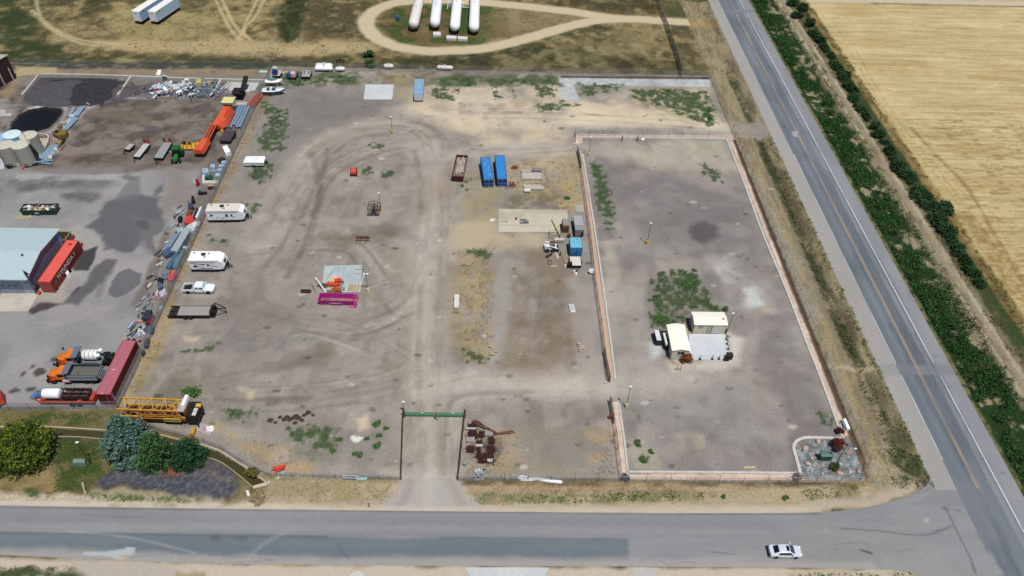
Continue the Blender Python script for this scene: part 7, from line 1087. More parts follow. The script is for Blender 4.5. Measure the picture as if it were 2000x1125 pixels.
# trucks facing west, trailer, cones
def truck(label, o, L_, kind_):
    t = thing('works_truck', label, 'truck', o, .01, 'orange cab works trucks behind the long red container'); OC = mat('f08020', .4, dirt=.08)
    loft([[(x, -w, .9), (x, -w, z - .15), (x, -w + .2, z), (x, w - .2, z), (x, w, z - .15), (x, w, .9)] for x, w, z in ((0, .65, 1.5), (.3, .8, 1.75), (1.5, .95, 1.95))], 'bonnet', OC, t)
    loft([[(x, -1.0, 1.0), (x, -1.0, z - .2), (x, -.85, z), (x, .85, z), (x, 1.0, z - .2), (x, 1.0, 1.0)] for x, z in ((1.5, 2.0), (1.85, 2.55), (2.9, 2.6))], 'cab', OC, t)
    MB().add([(1.5, -.85, 2.02), (1.5, .85, 2.02), (1.84, .8, 2.5), (1.84, -.8, 2.5)], [(0, 3, 2, 1)]).build('windscreen', GL, t); MB().box(1.9, 2.7, -1.02, -1.0, 1.7, 2.3).box(1.9, 2.7, 1.0, 1.02, 1.7, 2.3).build('side_window', GL, t)
    MB().box(.3, 1.2, -1.15, -.8, .85, 1.15).box(.3, 1.2, .8, 1.15, .85, 1.15).build('mudguard', mat('c03c1c'), t); MB().box(-.25, 0, -1.1, 1.1, .4, .9).build('bumper', BLACK, t)
    for s in (-1.25, 1.25): MB().tube((1.0, s * .8, 1.9), (.6, s, 2.3), .03).ob((.6, s, 2.2), (.15, .3, .45)).build('mirror', BLACK, t)
    MB().box(2.9, L_, -.5, .5, .7, 1.0).build('chassis', BLACK, t)
    g = MB(); [g.box(2.75 + k * .4, 3.05 + k * .4, -1.25, 1.3, 2.55 + .08 * k, 2.7 + .08 * k) for k in range(3)]; g.box(3.0, 3.2, -1.2, 1.2, 1.0, 2.6); g.build('cab_guard', mat('8492a4', .4, .3), t)
    for x in (.75, L_ - 2.2, L_ - 1.1):
        for s in (-1, 1): wheel(t, x, s * .98, .5, .3)
    MB().tube((2.6, -1.25, 1.0), (3.7, -1.25, 1.0), .22).build('exhaust_box', mat('e4e4e8', .3, .5), t)
    if kind_ == 'dump':
        m = MB(); x0, x1 = 3.6, L_; m.box(x0, x1, -1.2, 1.25, 1.1, 1.2).box(x0, x1, -1.25, -1.1, 1.2, 2.3).box(x0, x1, 1.15, 1.3, 1.2, 2.3).box(x0, x0 + .12, -1.1, 1.15, 1.2, 2.4).box(x1 - .12, x1, -1.1, 1.15, 1.2, 2.1); m.build('dump_body', mat('4c5258', .5, .3), t); MB().box(x0 + .2, x1 - .2, -1.05, 1.1, 1.2, 1.9).build('load', mat('6a6a62', .9, dirt=.3), t)
        m = MB(); [m.box(x0, x1, -1.34, -1.25, 1.25 + k * .45, 1.4 + k * .45) for k in range(3)]; [m.box(x1 + k * .18, x1 + .1 + k * .18, -1.2, 1.2, 2.1 - k * .25, 2.2 - k * .25) for k in range(4)]; m.build('body_ribs', mat('b4bcc4', .4, .4), t)
    else:
        MB().lathe([(.1, 4.3), (.8, 4.35), (.92, 4.6), (.92, 6.5), (.8, 6.75), (.1, 6.8)], 'X', (0, .1, 2.0), 22).build('tank', mat('eaeae6', .4, dirt=.06), t, True); MB().box(4.1, 7.4, -1.2, 1.2, 1.0, 1.15).box(4.3, 6.9, -1.25, -1.1, 1.15, 1.5).build('deck', mat('7c8088'), t)
        m = MB(); [m.lathe([(.945, x), (.945, x + .08)], 'X', (0, .1, 2.0), 22) for x in (4.9, 5.6, 6.3)]; m.build('tank_straps', mat('8c9094'), t)
        for y in (-.6, .55): MB().lathe([(.16, 2.75), (.36, 2.75), (.36, 2.9), (.16, 2.9)], 'Z', (7.1, y, -.2), 14).build('hose_reel', WHITE, t)
        m = MB(); [m.ob((7.6 + random.random() * 1.6, random.uniform(-1, 1.3), 1.3 + random.random()), (random.uniform(.3, 1.0), .2, .2), random.random() * 3, .3) for _ in range(22)]; m.box(7.4, 9.0, -.9, .9, .9, 1.2); m.build('spray_gear', BLACK, t)
    return t
q = P(109, 722); truck('orange cab truck carrying a white tank and black spray gear', Vector((q.x + .3, q.y + 1.5, 0)), 8.2, 'tank'); q = P(92, 755); truck('orange cab dump truck with an empty grey steel body', Vector((q.x + .2, q.y + 1.6, 0)), 8.2, 'dump')
q = P(82, 788); t = thing('equipment_trailer', 'orange equipment trailer with a white tank and a brown steel rack on it', 'trailer', (q.x, q.y + .6, 0)); MB().box(0, 8.6, -1.0, -.8, .6, .9).box(0, 8.6, .9, 1.1, .6, .9).box(8.0, 8.6, -.8, .9, .6, 1.4).box(0, .3, -.8, .9, .6, .9).build('frame', ORD, t); m = MB(); [m.ob((random.uniform(.5, 8), random.uniform(-.8, .8), .9), (.8, .3, .3), random.random()) for _ in range(12)]; m.build('fittings', ORANGE, t)
MB().box(.3, 8.3, -.8, .9, .5, .65).build('trailer_floor', mat('4a2c28'), t); MB().lathe([(.1, .4), (.72, .5), (.85, .8), (.85, 2.9), (.72, 3.2), (.1, 3.3)], 'X', (0, .25, 1.55), 22).build('tank', mat('f2f2f2', .4, dirt=.05), t, True); m = MB(); [m.box(3.6, 7.8, y, y + .12, 1.1, 1.9) for y in (-.6, .1, 1.0)]; [m.box(3.6 + k * 1.35, 3.75 + k * 1.35, -.6, 1.1, 1.9, 2.0) for k in range(4)]; m.build('steel_rack', mat('3a2a24'), t); MB().box(3.7, 7.7, -.4, .95, 1.1, 1.3).build('rack_load', mat('6a5c58'), t)
for x in (5.2, 6.3):
    for y in (-1.15, 1.2): wheel(t, x, y, .42, .28)
MB().tube((0, -.8, .7), (-1.3, 0, .6), .07).tube((0, .9, .7), (-1.3, 0, .6), .07).build('hitch', ORD, t)
S('blue_pump', 'blue pump with a wine red base at the west end of the orange trailer', 'pump', MB().ob((0, 0, .6), (.9, .7, .6), .3).ob((-.6, 0, .3), (.8, .8, .4), .5).lathe([(.3, .6), (.3, 1.1)], n=12), mat('4c8cc4', .5, dirt=.3), P(77, 776)); S('black_bar', 'long black channel between the dump truck and the orange trailer', 'channel', MB().box(0, 2.9, 0, .35, .3, .5).box(0, .2, 0, .35, 0, .3).box(2.7, 2.9, 0, .35, 0, .3), BLACK, P(88, 764))
t = thing('orange_loader', 'orange red machine cut off by the left edge of the photo', 'machine', P(-4, 792), .5); MB().box(-1.6, 1.2, -.6, 1.6, .6, 1.8, tx=.1, ty=.2).build('body', ORANGE, t); m = MB(); [m.box(-1.5, 1.1, -.5 + k * .4, -.4 + k * .4, 1.8, 1.87) for k in range(5)]; m.build('grille', ORD, t); wheel(t, 0, -.7, .5, .3); wheel(t, 0, 1.7, .5, .3)
m = MB().lathe([(.28, 0), (.28, .05), (.17, .05), (.03, .85)], n=14); S('traffic_cone', 'orange traffic cone leaning by the end of the long red container', 'cone', m, mat('f06a3c'), P(262, 683)); m = MB(); [m.ob((0, k * .6, .4), (.6, .55, .8)) for k in range(4)]; S('white_jugs', 'row of white jugs behind the long red container', 'jugs', m, WHITE, P(253, 698), -.15); S('grey_barrel', 'grey barrel beside the long red container', 'barrel', MB().lathe([(.45, 0), (.5, .1), (.5, 1.1), (.4, 1.15)], n=14), mat('706c74'), P(242, 735)); S('black_box', 'black box at the far corner of the long red container', 'box', MB().ob((0, 0, .6), (.7, .7, 1.2)), BLACK, P(254, 684))
# ================================================================ crane section, sheds, pads and small things
# yellow lattice boom section on a deck
YC = mat('e0a42c', .5, dirt=.15); YD = mat('b06c24', .7, dirt=.3); o = P(242, 822); o = Vector((o.x, o.y - .1, 0)); t = thing('crane_section', 'yellow lattice crane section lying behind the blue spruce', 'crane section', o, -.035)
Lc, Wc, zt, zb = 10.2, 2.2, 3.2, 1.5; m = MB()
for y in (0, Wc):
    for z in (zt, zb): m.box(0, Lc, y - .09, y + .09, z - .09, z + .09)
m.build('chords', YC, t); m = MB(); n = 9
for i in range(n):
    x0, x1 = .3 + i * (Lc - .6) / n, .3 + (i + 1) * (Lc - .6) / n; y0, y1 = (0, Wc) if i % 2 else (Wc, 0); m.tube((x0, y0, zt), (x1, y1, zt), .055, n=5)
    m.tube((x0, 0, zb if i % 2 else zt), (x1, 0, zt if i % 2 else zb), .055, n=5).tube((x0, Wc, zb if i % 2 else zt), (x1, Wc, zt if i % 2 else zb), .055, n=5)
    if i % 3 == 0: m.tube((x0, 0, zt), (x0, Wc, zt), .05, n=5)
m.build('lattice_bracing', mat('eab850', .5, dirt=.1), t); MB().box(-.05, Lc, -.35, Wc, .9, 1.3).build('deck', mat('5a3c34', .9, dirt=.4), t); MB().box(3, Lc - .3, -.5, -.35, 1.55, 1.75).box(3, Lc - .3, -.5, -.35, 2.6, 2.72).build('side_beam', YD, t)
pn = MB().box(7.0, Lc - .6, -.62, -.5, 1.2, 1.95).build('name_board', mat('e8cc50'), t); m = MB(); [m.box(7.15 + k * .3, 7.3 + k * .3, -.64, -.62, 1.45, 1.8).box(7.1 + k * .3, 7.36 + k * .3, -.64, -.62, 1.8, 1.86) for k in range(8)]; m.build('black_lettering_marks', BLACK, pn)
m = MB(); random.seed(8); [m.ob((random.uniform(.8, 8.6), random.uniform(.3, 1.9), 1.35 + random.random() * .3), (random.uniform(.4, 1.3), .3, .25), random.random() * 3) for _ in range(30)]; m.build('winch_gear', mat('5c3c34', .8, dirt=.4), t)
m = MB(); [m.ob((random.uniform(8.2, 9.4), random.uniform(.3, 1.9), 2.2 + random.random() * .7), (.5, .15, .15), random.random() * 3, random.random()) for _ in range(22)]; m.build('yellow_gear', YC, t)
MB().box(Lc - .9, Lc + .1, -.1, Wc + .4, 3.1, 3.3).build('grey_platform', mat('b4b0b0'), t); MB().box(Lc - .35, Lc + .25, .5, Wc + .5, 3.3, 4.0, tx=.05, ty=.05).build('white_cabinet', WHITE, t); MB().box(Lc + .25, Lc + 1.9, -.4, Wc + .2, .6, 2.6, tx=.0).build('counterweight', BLACK, t); MB().box(Lc + .1, Lc + .25, -.2, Wc, 2.0, 3.3).build('end_plate', YD, t)
MB().box(Lc + 1.9, Lc + 2.1, -.8, 1.9, 1.2, 1.4).box(Lc + 1.9, Lc + 2.1, -.8, -.65, 0, 1.2).box(Lc + 1.9, Lc + 2.1, 1.75, 1.9, 0, 1.2).build('end_frame', BLACK, t); MB().box(Lc + 1.3, Lc + 1.9, -.3, .4, 2.61, 2.7).box(Lc + 1.3, Lc + 1.9, .5, 1.1, 2.61, 2.7).build('white_plate', mat('ddd8d0'), t); MB().box(Lc + 1.4, Lc + 2.2, 1.3, 1.9, 2.61, 2.85).build('yellow_cap', mat('e8b448'), t)
for x in (1.2, 2.4, 8.6): MB().box(x, x + .5, .1, 1.9, 0, .9).build('axle_block', BLACK, t)
slab('yellow_outrigger', 'yellow steel outrigger leaning by the fence at the end of the crane section', 'outrigger', [(370, 846), (376, 834), (382, 834), (377, 848)], 0, .8, 'd89c30'); slab('white_sheet', 'white plastic sheet on the ground beside the crane section', 'sheet', [(402, 833), (416, 831), (418, 838), (414, 843), (404, 842)], 0, .15, 'f2f0f4'); slab('pink_bag', 'pink bag beside the white plastic sheet', 'bag', [(394, 834), (400, 832), (403, 838), (398, 841)], 0, .4, 'd884b4')
m = MB(); [m.tube((-.2, k * .22, .3), (2.2, -1.0 + k * .22, .3), .04, n=5) for k in range(7)]; S('white_rails', 'bundle of thin white rails beside the pink bag', 'rails', m, WHITE, P(388, 842))
# orange reel, rusty wheel and small frames
t = thing('cable_reel', 'bright orange red cable reel standing alone in the gravel', 'reel', P(692, 342), .03); MB().lathe([(.95, -.65), (.95, -.58), (.3, -.57), (.3, .57), (.95, .58), (.95, .65)], 'X', (0, 0, .95), 24).build('flange', mat('7a2a24'), t); MB().lathe([(.75, -.56), (.78, 0), (.75, .56)], 'X', (0, 0, .95), 24).build('conduit_coil', mat('f0482c', .5, dirt=.1), t, True)
m = MB().path([(0, 0, .04), (.8, -.8, .04), (1.6, -1.1, .04), (2.6, -1.1, .04), (3.4, -.9, .04)], .04); S('loose_conduit', 'thin orange conduit trailing from the reel', 'conduit', m, mat('b8503c'), P(698, 343))
t = thing('wheel_reel', 'big rusty spoked wheel standing beside a lamp post', 'wheel', P(732, 416), 0); RB2 = mat('4a3230', .8, dirt=.3); R_ = 1.35
for y in (-.5, .5):
    m = MB().path([(math.cos(a * math.pi / 12) * R_, y, 1.4 + math.sin(a * math.pi / 12) * R_) for a in range(25)], .06, 6); m.path([(math.cos(a * math.pi / 8) * .7, y, 1.4 + math.sin(a * math.pi / 8) * .7) for a in range(17)], .05, 5)
    for a in range(8): m.tube((0, y, 1.4), (math.cos(a * math.pi / 4) * R_, y, 1.4 + math.sin(a * math.pi / 4) * R_), .045, n=5)
    m.build('spoked_rim', RB2, t)
MB().tube((0, -.8, 1.4), (0, .8, 1.4), .12).tube((0, -.7, 1.4), (-.7, -.9, 0), .05).tube((0, -.7, 1.4), (.7, -.9, 0), .05).tube((0, .7, 1.4), (-.7, .9, 0), .05).tube((0, .7, 1.4), (.7, .9, 0), .05).build('stand', RB2, t)
S('steel_ladder', 'dark steel ladder section lying south of the spoked wheel', 'ladder', MB().box(-1.25, 1.25, -.25, -.15, 0, .15).box(-1.25, 1.25, .15, .25, 0, .15).box(-1.2, -1.1, -.15, .15, 0, .1).box(-.4, -.3, -.15, .15, 0, .1).box(.4, .5, -.15, .15, 0, .1).box(1.1, 1.2, -.15, .15, 0, .1), mat('2c2830'), P(729, 420.5))
m = MB().box(-1.4, 1.4, -.1, .1, .7, .9).box(-1.4, 1.2, .5, .65, .6, .75).tube((-1, 0, .7), (-1.3, -.8, 0), .06).tube((-.4, 0, .7), (-.6, -.8, 0), .06).tube((.8, 0, .7), (.5, -.8, 0), .06).tube((.9, .5, .7), (1.2, 1.0, 0), .06); S('saw_trestle', 'rusty brown trestle frame standing in the open gravel', 'trestle', m, mat('6c3a2c', dirt=.5), P(709, 471)); S('feed_trough', 'small dark rusty trough west of the blue grey slab', 'trough', MB().box(-.9, .9, -.3, -.24, .1, .5).box(-.9, .9, .24, .3, .1, .5).box(-.9, -.84, -.24, .24, .1, .65).box(.84, .9, -.24, .24, .1, .65).box(-.84, .84, -.24, .24, .1, .14), mat('4c3c3c'), P(598, 571))
# heap on the slab
random.seed(21); q = P(652, 560)
mo = MB(); [mo.blob((random.gauss(0, .8), random.gauss(0, .7), .3 + random.random() * .5), (random.uniform(.3, .8), random.uniform(.2, .6), random.uniform(.1, .3)), 9, 5, .35) for _ in range(9)]; [mo.path([(random.gauss(0, .9) + .5 * math.cos(i), .4 * math.sin(i * 1.2) + random.gauss(0, .2), .6 + .1 * math.sin(i)) for i in range(6)], .05, 5) for _ in range(4)]; S('orange_netting', 'bright orange netting heaped on the blue grey slab', 'netting', mo, mat('de4a20', .7, dirt=.25), q)
S('cardboard_sheet', 'pale peach cardboard lying north of the orange netting', 'cardboard', MB().prism([(-.9, -.6), (.5, -.9), (1.2, .6), (.1, 1.1)], 0, .12), mat('e8c49c'), P(649, 546, .12)); md = MB(); [md.ob((random.gauss(.3, 1.3), random.gauss(-1.3, .5), .2 + random.random() * .3), (random.uniform(.3, 1.0), random.uniform(.15, .5), .12), random.random() * 3, .2, .2) for _ in range(26)]; S('brown_debris', 'brown timber and rubble heap below the orange netting', 'debris', md, mat('8a7452', dirt=.5), q, kind='stuff')
S('black_hose', 'looped black hose beside the orange netting', 'hose', MB().path([(.9 + .6 * math.cos(i * .6) + i * .03, .7 + .5 * math.sin(i * .6), .25 + .03 * i) for i in range(18)], .05, 6), BLACK, q); S('tyre_heap', 'dark green tyre and tarp west of the orange netting', 'tyre', MB().lathe([(.4, 0), (.7, .05), (.7, .3), (.4, .35)], n=16).blob((-.6, .1, .2), (.6, .3, .15), 10, 5, .3), mat('4c5044', dirt=.4), P(632, 560)); S('white_pole', 'long white pole leaning toward the pink dumpster', 'pole', MB().tube((-1.1, 2.2, .7), (1.5, -1.4, .3), .12, n=8), WHITE, P(625, 564)); S('brown_pole', 'short brown pole lying west of the white one', 'pole', MB().tube((-.5, 1.0, .2), (.6, -1.1, .1), .06), RUST, P(612, 563)); S('yellow_valve', 'small yellow fitting in the heap by the pink dumpster', 'fitting', MB().ob((0, 0, .3), (.5, .25, .25), .3).lathe([(.15, .4), (.15, .6)], n=10), mat('e8d840'), P(650, 566))
t = thing('wooden_pallet', 'tan wooden pallet frame at the south east corner of the blue grey slab', 'pallet', P(691, 563, .1), 0); m = MB(); [m.box(-1.1, 1.1, -.75 + k * .26, -.65 + k * .26, .1, .16) for k in range(7)]; m.build('slats', mat('e4cc9c'), t); m = MB(); [m.box(x, x + .1, -.8, .9, 0, .1) for x in (-1.1, -.1, 1.0)]; m.box(.45, .6, -.8, 1.2, .16, .22); m.build('bearers', mat('ecd8a8'), t)
m = MB(); 
for a, b in (((-.9, 0, .05), (.9, .1, .05)), ((-.9, -1.2, .05), (.9, -1.1, .05)), ((-.2, .8, .05), (.6, .9, .05))): m.tube(a, b, .04, n=5)
S('thin_rods', 'thin reddish rods lying on the north east part of the slab', 'rods', m, mat('8c5a4c'), P(702, 527, .1)); S('chalk_cable', 'thin dark cable looped on the north west part of the slab', 'cable', MB().path([(-.6, -2.6, .02), (.3, .6, .02), (.5, .7, .02), (1.2, .7, .02), (1.2, -.2, .02), (.7, -.3, .02), (.4, -.6, .02), (-.1, -1.6, .02)], .025, 4).path([(1.7, .6, .02), (2.3, .7, .02), (2.3, -.3, .02), (1.9, -.4, .02)], .025, 4), mat('5a5c5c'), P(649, 527, .1)); S('white_stay', 'thin white prop leaning on the double headed lamp post', 'prop', MB().tube((-.5, -.6, 0), (0, 1.2, .9), .05), WHITE, P(711, 552))
# lumber
def planks(label, u, v, L_, W_, n, c, rz=0, z=.4, group='weathered plank piles', seed=1, name='plank_pile', layers=3):
    random.seed(seed); m = MB()
    for j in range(layers):
        for k in range(n): w = W_ / n; dx = random.uniform(-.35, .35); m.box(-L_ / 2 + dx, L_ / 2 + dx - random.random() * .5, -W_ / 2 + k * w, -W_ / 2 + k * w + w * .85, j * z / layers + .02, (j + 1) * z / layers - .02 + random.random() * .03)
    return S(name, label, 'planks', m, mat(c, .9, dirt=.3, scale=3), P(u, v), rz, group)
planks('pale grey weathered planks, upper pile by the dry weeds', 1040, 347, 4.6, 2.4, 8, 'd0cac0', .0, .6); planks('pale grey weathered planks, lower pile above the barrel', 1042, 368, 4.3, 1.6, 6, 'cdc8bf', -.02, .5, seed=4); planks('grey pallet boards on top of the upper plank pile', 1049, 336, 1.8, 1.1, 5, 'a09c94', 0, .9, seed=5); planks('short upper planks at the north west of the upper pile', 1027, 337, 2.2, .9, 5, 'c6c0b4', 0, .5, seed=6)
S('cream_barrel', 'cream barrel lying on its side south of the plank piles', 'barrel', MB().lathe([(.3, -.7), (.42, -.66), (.42, .66), (.3, .7)], 'X', (0, 0, .42), 16), mat('f0ead4'), P(1029.5, 375), .1, smooth=True)
planks('pale plank bundle at the edge of the weedy strip', 964, 685, .9, 2.4, 4, 'b8aa98', .1, .4, seed=7); planks('pinkish plank bundle near the long inner fence', 1136, 679, .9, 2.2, 4, 'bfa898', .1, .35, seed=8, layers=2)
t = thing('white_trough', 'long narrow white trough standing in the weedy strip', 'trough', P(891.5, 605), .0); MB().box(-.45, .4, 0, 3.3, .5, .7).box(-.4, .35, .1, .3, 0, .5).box(-.4, .35, 3.0, 3.2, 0, .5).build('body', mat('e4e2dc'), t); MB().box(-.7, -.6, 2.4, 2.6, 0, .8).box(-.35, .3, -.1, 0, .1, .5).build('bracket', mat('c8b09c'), t)
slab('lone_slab', 'white rectangular slab lying alone on brown earth', 'slab', [(1110, 594), (1121, 593), (1124, 605), (1113, 607)], 0, .3, 'c4cac8'); slab('white_edge', 'thin white edge strip at the foot of the lone slab', 'strip', [(1115, 606.5), (1123.5, 605), (1124, 608), (1115, 609)], 0, .2, 'f2f2f0')
slab('small_sheet', 'small white sheet lying in the dry weeds', 'sheet', [(956, 428), (965, 426), (967, 430), (959, 433)], 0, .05, 'e4e4de'); t = thing('steel_cradle', 'grey steel cradle on the big concrete slab', 'cradle', P(1024, 434, .06)); MB().box(-.9, .9, -.5, -.4, 0, .35).box(-.9, .4, .5, .6, 0, .35).box(-.9, -.8, -.4, .5, 0, .35).box(.8, .9, -.4, .2, 0, .35).ob((.2, 0, .3), (.9, .6, .15), .3).build('frame', mat('7c8084'), t)
S('rusty_can', 'small rusty can on the big concrete slab', 'can', MB().lathe([(.15, 0), (.18, .1), (.18, .5)], n=10), RUST, P(1008, 429, .06)); S('rusty_rods', 'thin rusty rods on the big concrete slab', 'rods', MB().tube((0, 0, .03), (1.3, .1, .03), .03).tube((.8, .4, .03), (1.3, -.3, .03), .04), RUST, P(979, 433, .06))
random.seed(9)
for lab, u, v, r in (('small heap of rust red chips right of the blue containers', 1004, 328, .7), ('larger rust red scrap heap south east of the blue containers', 999, 362, 1.3)):
    m = MB(); [m.ob((random.gauss(0, r * .5), random.gauss(0, r * .5), .1 + random.random() * .2), (random.uniform(.15, .6), .12, .06), random.random() * 3, .2) for _ in range(60)]; S('rust_chips', lab, 'scrap heap', m, mat('8c5034', dirt=.4), P(u, v), kind='stuff')
# rusty bundles, posts and crates by the drive
GB = 'dark brown bundles stacked beside the entrance drive'
random.seed(31)
for k, (u, v, w, d, lab) in enumerate(((922, 836, 1.3, 1.1, 'back left dark bundle'), (923, 851, 1.5, 1.4, 'large dark bundle under the white crate'), (919, 879, 1.1, 1.1, 'dark round bundle on the left, near the fence'), (941, 849, .8, .9, 'small dark bundle in the middle column, top'), (937, 867, .9, .8, 'dark bundle in the centre of the middle column'), (935, 881, .6, .9, 'narrow dark bundle low in the middle column'), (938, 893, 1.2, .8, 'wide dark bundle at the foot of the middle column'), (960, 862, .9, 1.1, 'dark bundle high in the right column'), (959, 879, 1.2, 1.2, 'dark bundle halfway down the right column'), (956, 896, 1.5, 1.6, 'largest dark bundle at the foot of the right column'), (940, 903, .9, .5, 'low dark bundle at the very bottom'))):
    m = MB(); [m.tube((random.uniform(-w / 2, w / 2), -d / 2, random.uniform(.05, .4)), (random.uniform(-w / 2, w / 2), d / 2, random.uniform(.05, .45)), random.uniform(.02, .05), n=5) for _ in range(60)]; [m.tube((random.gauss(0, w * .35), random.gauss(0, d * .3), .1), (random.gauss(0, w * .45), random.gauss(0, d * .45), .4), .025, n=4) for _ in range(60)]; m.blob((0, 0, .05), (w * .42, d * .45, .22), 14, 6, .35); S('rusty_bundle', lab + ' of rusty wire and posts', 'bundle', m, mat('4a2620', .95, dirt=.5, scale=4), P(u, v), random.uniform(-.2, .2), group=GB)
m = MB(); [m.tube((random.uniform(-.5, .3), random.uniform(-.4, .3), .2 + random.random() * .4), (random.uniform(2.8, 3.6), random.uniform(-2.6, -2.1), .2 + random.random() * .4), .05, n=5) for _ in range(14)]; [m.tube((1.8 + random.random(), -2.6 + random.random() * .5, .2), (5.0 + random.random() * 1.5, -2.3 + random.random() * .7, .25), .05, n=5) for _ in range(12)]; S('fence_posts', 'fan of long rusty steel fence posts above the dark bundles', 'fence posts', m, mat('6a3a2a', dirt=.3), P(927, 825), kind='stuff')
for lab, u, v, w, d in (('white slatted crate between two left bundles', 919, 861, 1.2, .9), ('white wire bundle at the top of the right column', 955, 848, 1.2, 1.0), ('white slats under the top left bundle', 920, 840, 1.6, .3), ('pale crate at the foot of the right column', 957, 902, .8, .5), ('thin white slats in the middle column', 936, 873, 1.1, .4)):
    m = MB(); [m.box(-w / 2, w / 2, -d / 2 + k * d / 6, -d / 2 + k * d / 6 + .06, .2, .5) for k in range(6)]; m.box(-w / 2, -w / 2 + .08, -d / 2, d / 2, 0, .55).box(w / 2 - .08, w / 2, -d / 2, d / 2, 0, .55); S('white_crate', lab, 'crate', m, mat('d4ccc8', dirt=.3), P(u, v), group='pale crates among the dark bundles')
random.seed(2)
for lab, px, n in (('white mottled bag pallet just inside the street fence, upper', [(929, 916), (946, 916), (946, 926), (928, 926)], 14), ('white mottled bag pallet just inside the street fence, lower', [(927, 929), (943, 929), (942, 938), (926, 938)], 14)):
    t_ = slab('bag_pallet', lab, 'pallet', px, 0, .35, '8c949c', 'mottled pallets by the street fence'); m = MB(); [m.ob((random.uniform(-.7, .7), random.uniform(-.35, .35), .4), (.35, .22, .12), random.random() * 3) for _ in range(n)]; m.build('bag', mat('dfe6ea', dirt=.3), t_)
slab('green_box', 'small green utility box inside the east drive fence', 'utility box', [(905, 903), (910, 903), (910, 907), (905, 907)], 0, .5, '7fa884')
m = MB().path([(0, 0, .25), (1.2, -.1, .28), (2.6, .05, .22), (4.2, -.3, .25), (6.2, -.5, .2)], .28, 8).blob((.4, .2, .35), (.9, .4, .3), 10, 5, .3); S('white_roll', 'long white roll of plastic lying along the street fence', 'plastic roll', m, mat('f0f0ee', dirt=.1), P(1016, 937), smooth=True)
# banners on fence
o, rz, L_ = frame((671, 936.5), (694, 937)); t = thing('fence_banner', 'white banner with a line of blurred dark lettering hanging on the street fence', 'banner', o + Vector((0, -.08, 0)), rz); MB().box(0, 2.35, -.01, .01, .35, 1.3).build('cloth', mat('dfe6f2', .6, dirt=.05), t); m = MB(); random.seed(6); [m.box(.4 + k * .16, .4 + k * .16 + random.uniform(.06, .13), -.02, -.01, .82 - random.random() * .06, 1.05 + random.random() * .05) for k in range(10)]; m.build('lettering_marks', mat('344060'), t); MB().box(.5, 1.8, -.02, -.01, .5, .56).build('small_marks', mat('8c94a8'), t)
slab('turquoise_sheet', 'pale turquoise sheet lying against the fence beside the banner', 'sheet', [(698, 932), (718, 931), (716, 936.5), (696, 937)], 0, .35, 'a4d0c0'); random.seed(14); m = MB(); [m.ob((random.gauss(0, .45), random.gauss(0, .3), .3 + random.random() * .4), (random.uniform(.4, 1.1), random.uniform(.15, .35), .1), random.random() * 3, random.uniform(-.5, .5)) for _ in range(14)]; S('orange_barricades', 'pile of bright orange red plastic barricades by the fence corner', 'barricades', m, mat('e8482c', .6, dirt=.2), P(545, 918)); slab('white_carton', 'small white carton against the fence by the orange barricades', 'carton', [(549, 921), (555, 921), (555, 926), (549, 926)], 0, .6, 'ced8e4')
# dark heaps
random.seed(44)
for k, (u, v, r) in enumerate(((528, 821, .8), (547, 815, .6), (556, 819, .75), (560, 815, .7), (566, 819, .8), (572, 817, .7), (578, 813, .8), (583, 817, .75), (576, 826, .6), (590, 821, .6), (594, 811, .6), (602, 806, .8), (611, 811, .5), (538, 825, .5))):
    o_ = mound('ash_heap', ['low dark brown ash heap, %s' % w for w in ('westmost of the row', 'small one above the row', 'touching two others at the west', 'with a ragged edge', 'near the middle', 'centre of the row', 'middle north one', 'middle south one', 'round one south of the row', 'round one south east', 'pale one at the east', 'north eastmost one', 'small eastmost one', 'pale one at the west')][k], 'heap', u, v, r * .75, r * .7, .14, '4a3e3b', k, 12, 'dark ash heaps in the gravel')
# ---- sheds
t = thing('cream_shed', 'cream shed with a nearly white roof and a black window facing south', 'shed', (31.1, 86.1, 0)); L1, W1, h1 = 2.95, 5.9, 2.45; CW = mat('ddd6be', .7, dirt=.08)
MB().prism_y([(0, 0), (L1, 0), (L1, h1), (L1 / 2, h1 + .3), (0, h1)], 0, W1).build('wall', CW, t)
m = MB(); [m.add([(a, -.15, za), (b, -.15, zb_), (b, W1 + .15, zb_), (a, W1 + .15, za), (a, -.15, za + .06), (b, -.15, zb_ + .06), (b, W1 + .15, zb_ + .06), (a, W1 + .15, za + .06)], [(0, 3, 2, 1), (4, 5, 6, 7), (0, 1, 5, 4), (1, 2, 6, 5), (2, 3, 7, 6), (3, 0, 4, 7)]) for a, za, b, zb_ in ((-.15, h1 - .03, L1 / 2, h1 + .31), (L1 / 2, h1 + .31, L1 + .15, h1 - .03))]; m.build('roof', mat('fcfae8', .6, dirt=.03), t)
w = MB().box(.95, 2.1, -.03, 0, 1.35, 2.05).build('window', GL, t); MB().box(.9, 2.15, -.05, -.0, 1.28, 1.35).box(1.5, 1.55, -.04, -.03, 1.35, 2.05).build('window_frame', mat('e4e0d0'), w); MB().box(.1, .3, -.04, 0, .1, .6).build('meter_box', mat('bdb69c'), t)
t = thing('garage_shed', 'cream shed with a roller door, the wider of the two sheds', 'shed', (36.1, 92.3, 0)); L1, W1, h1 = 5.75, 3.0, 2.4
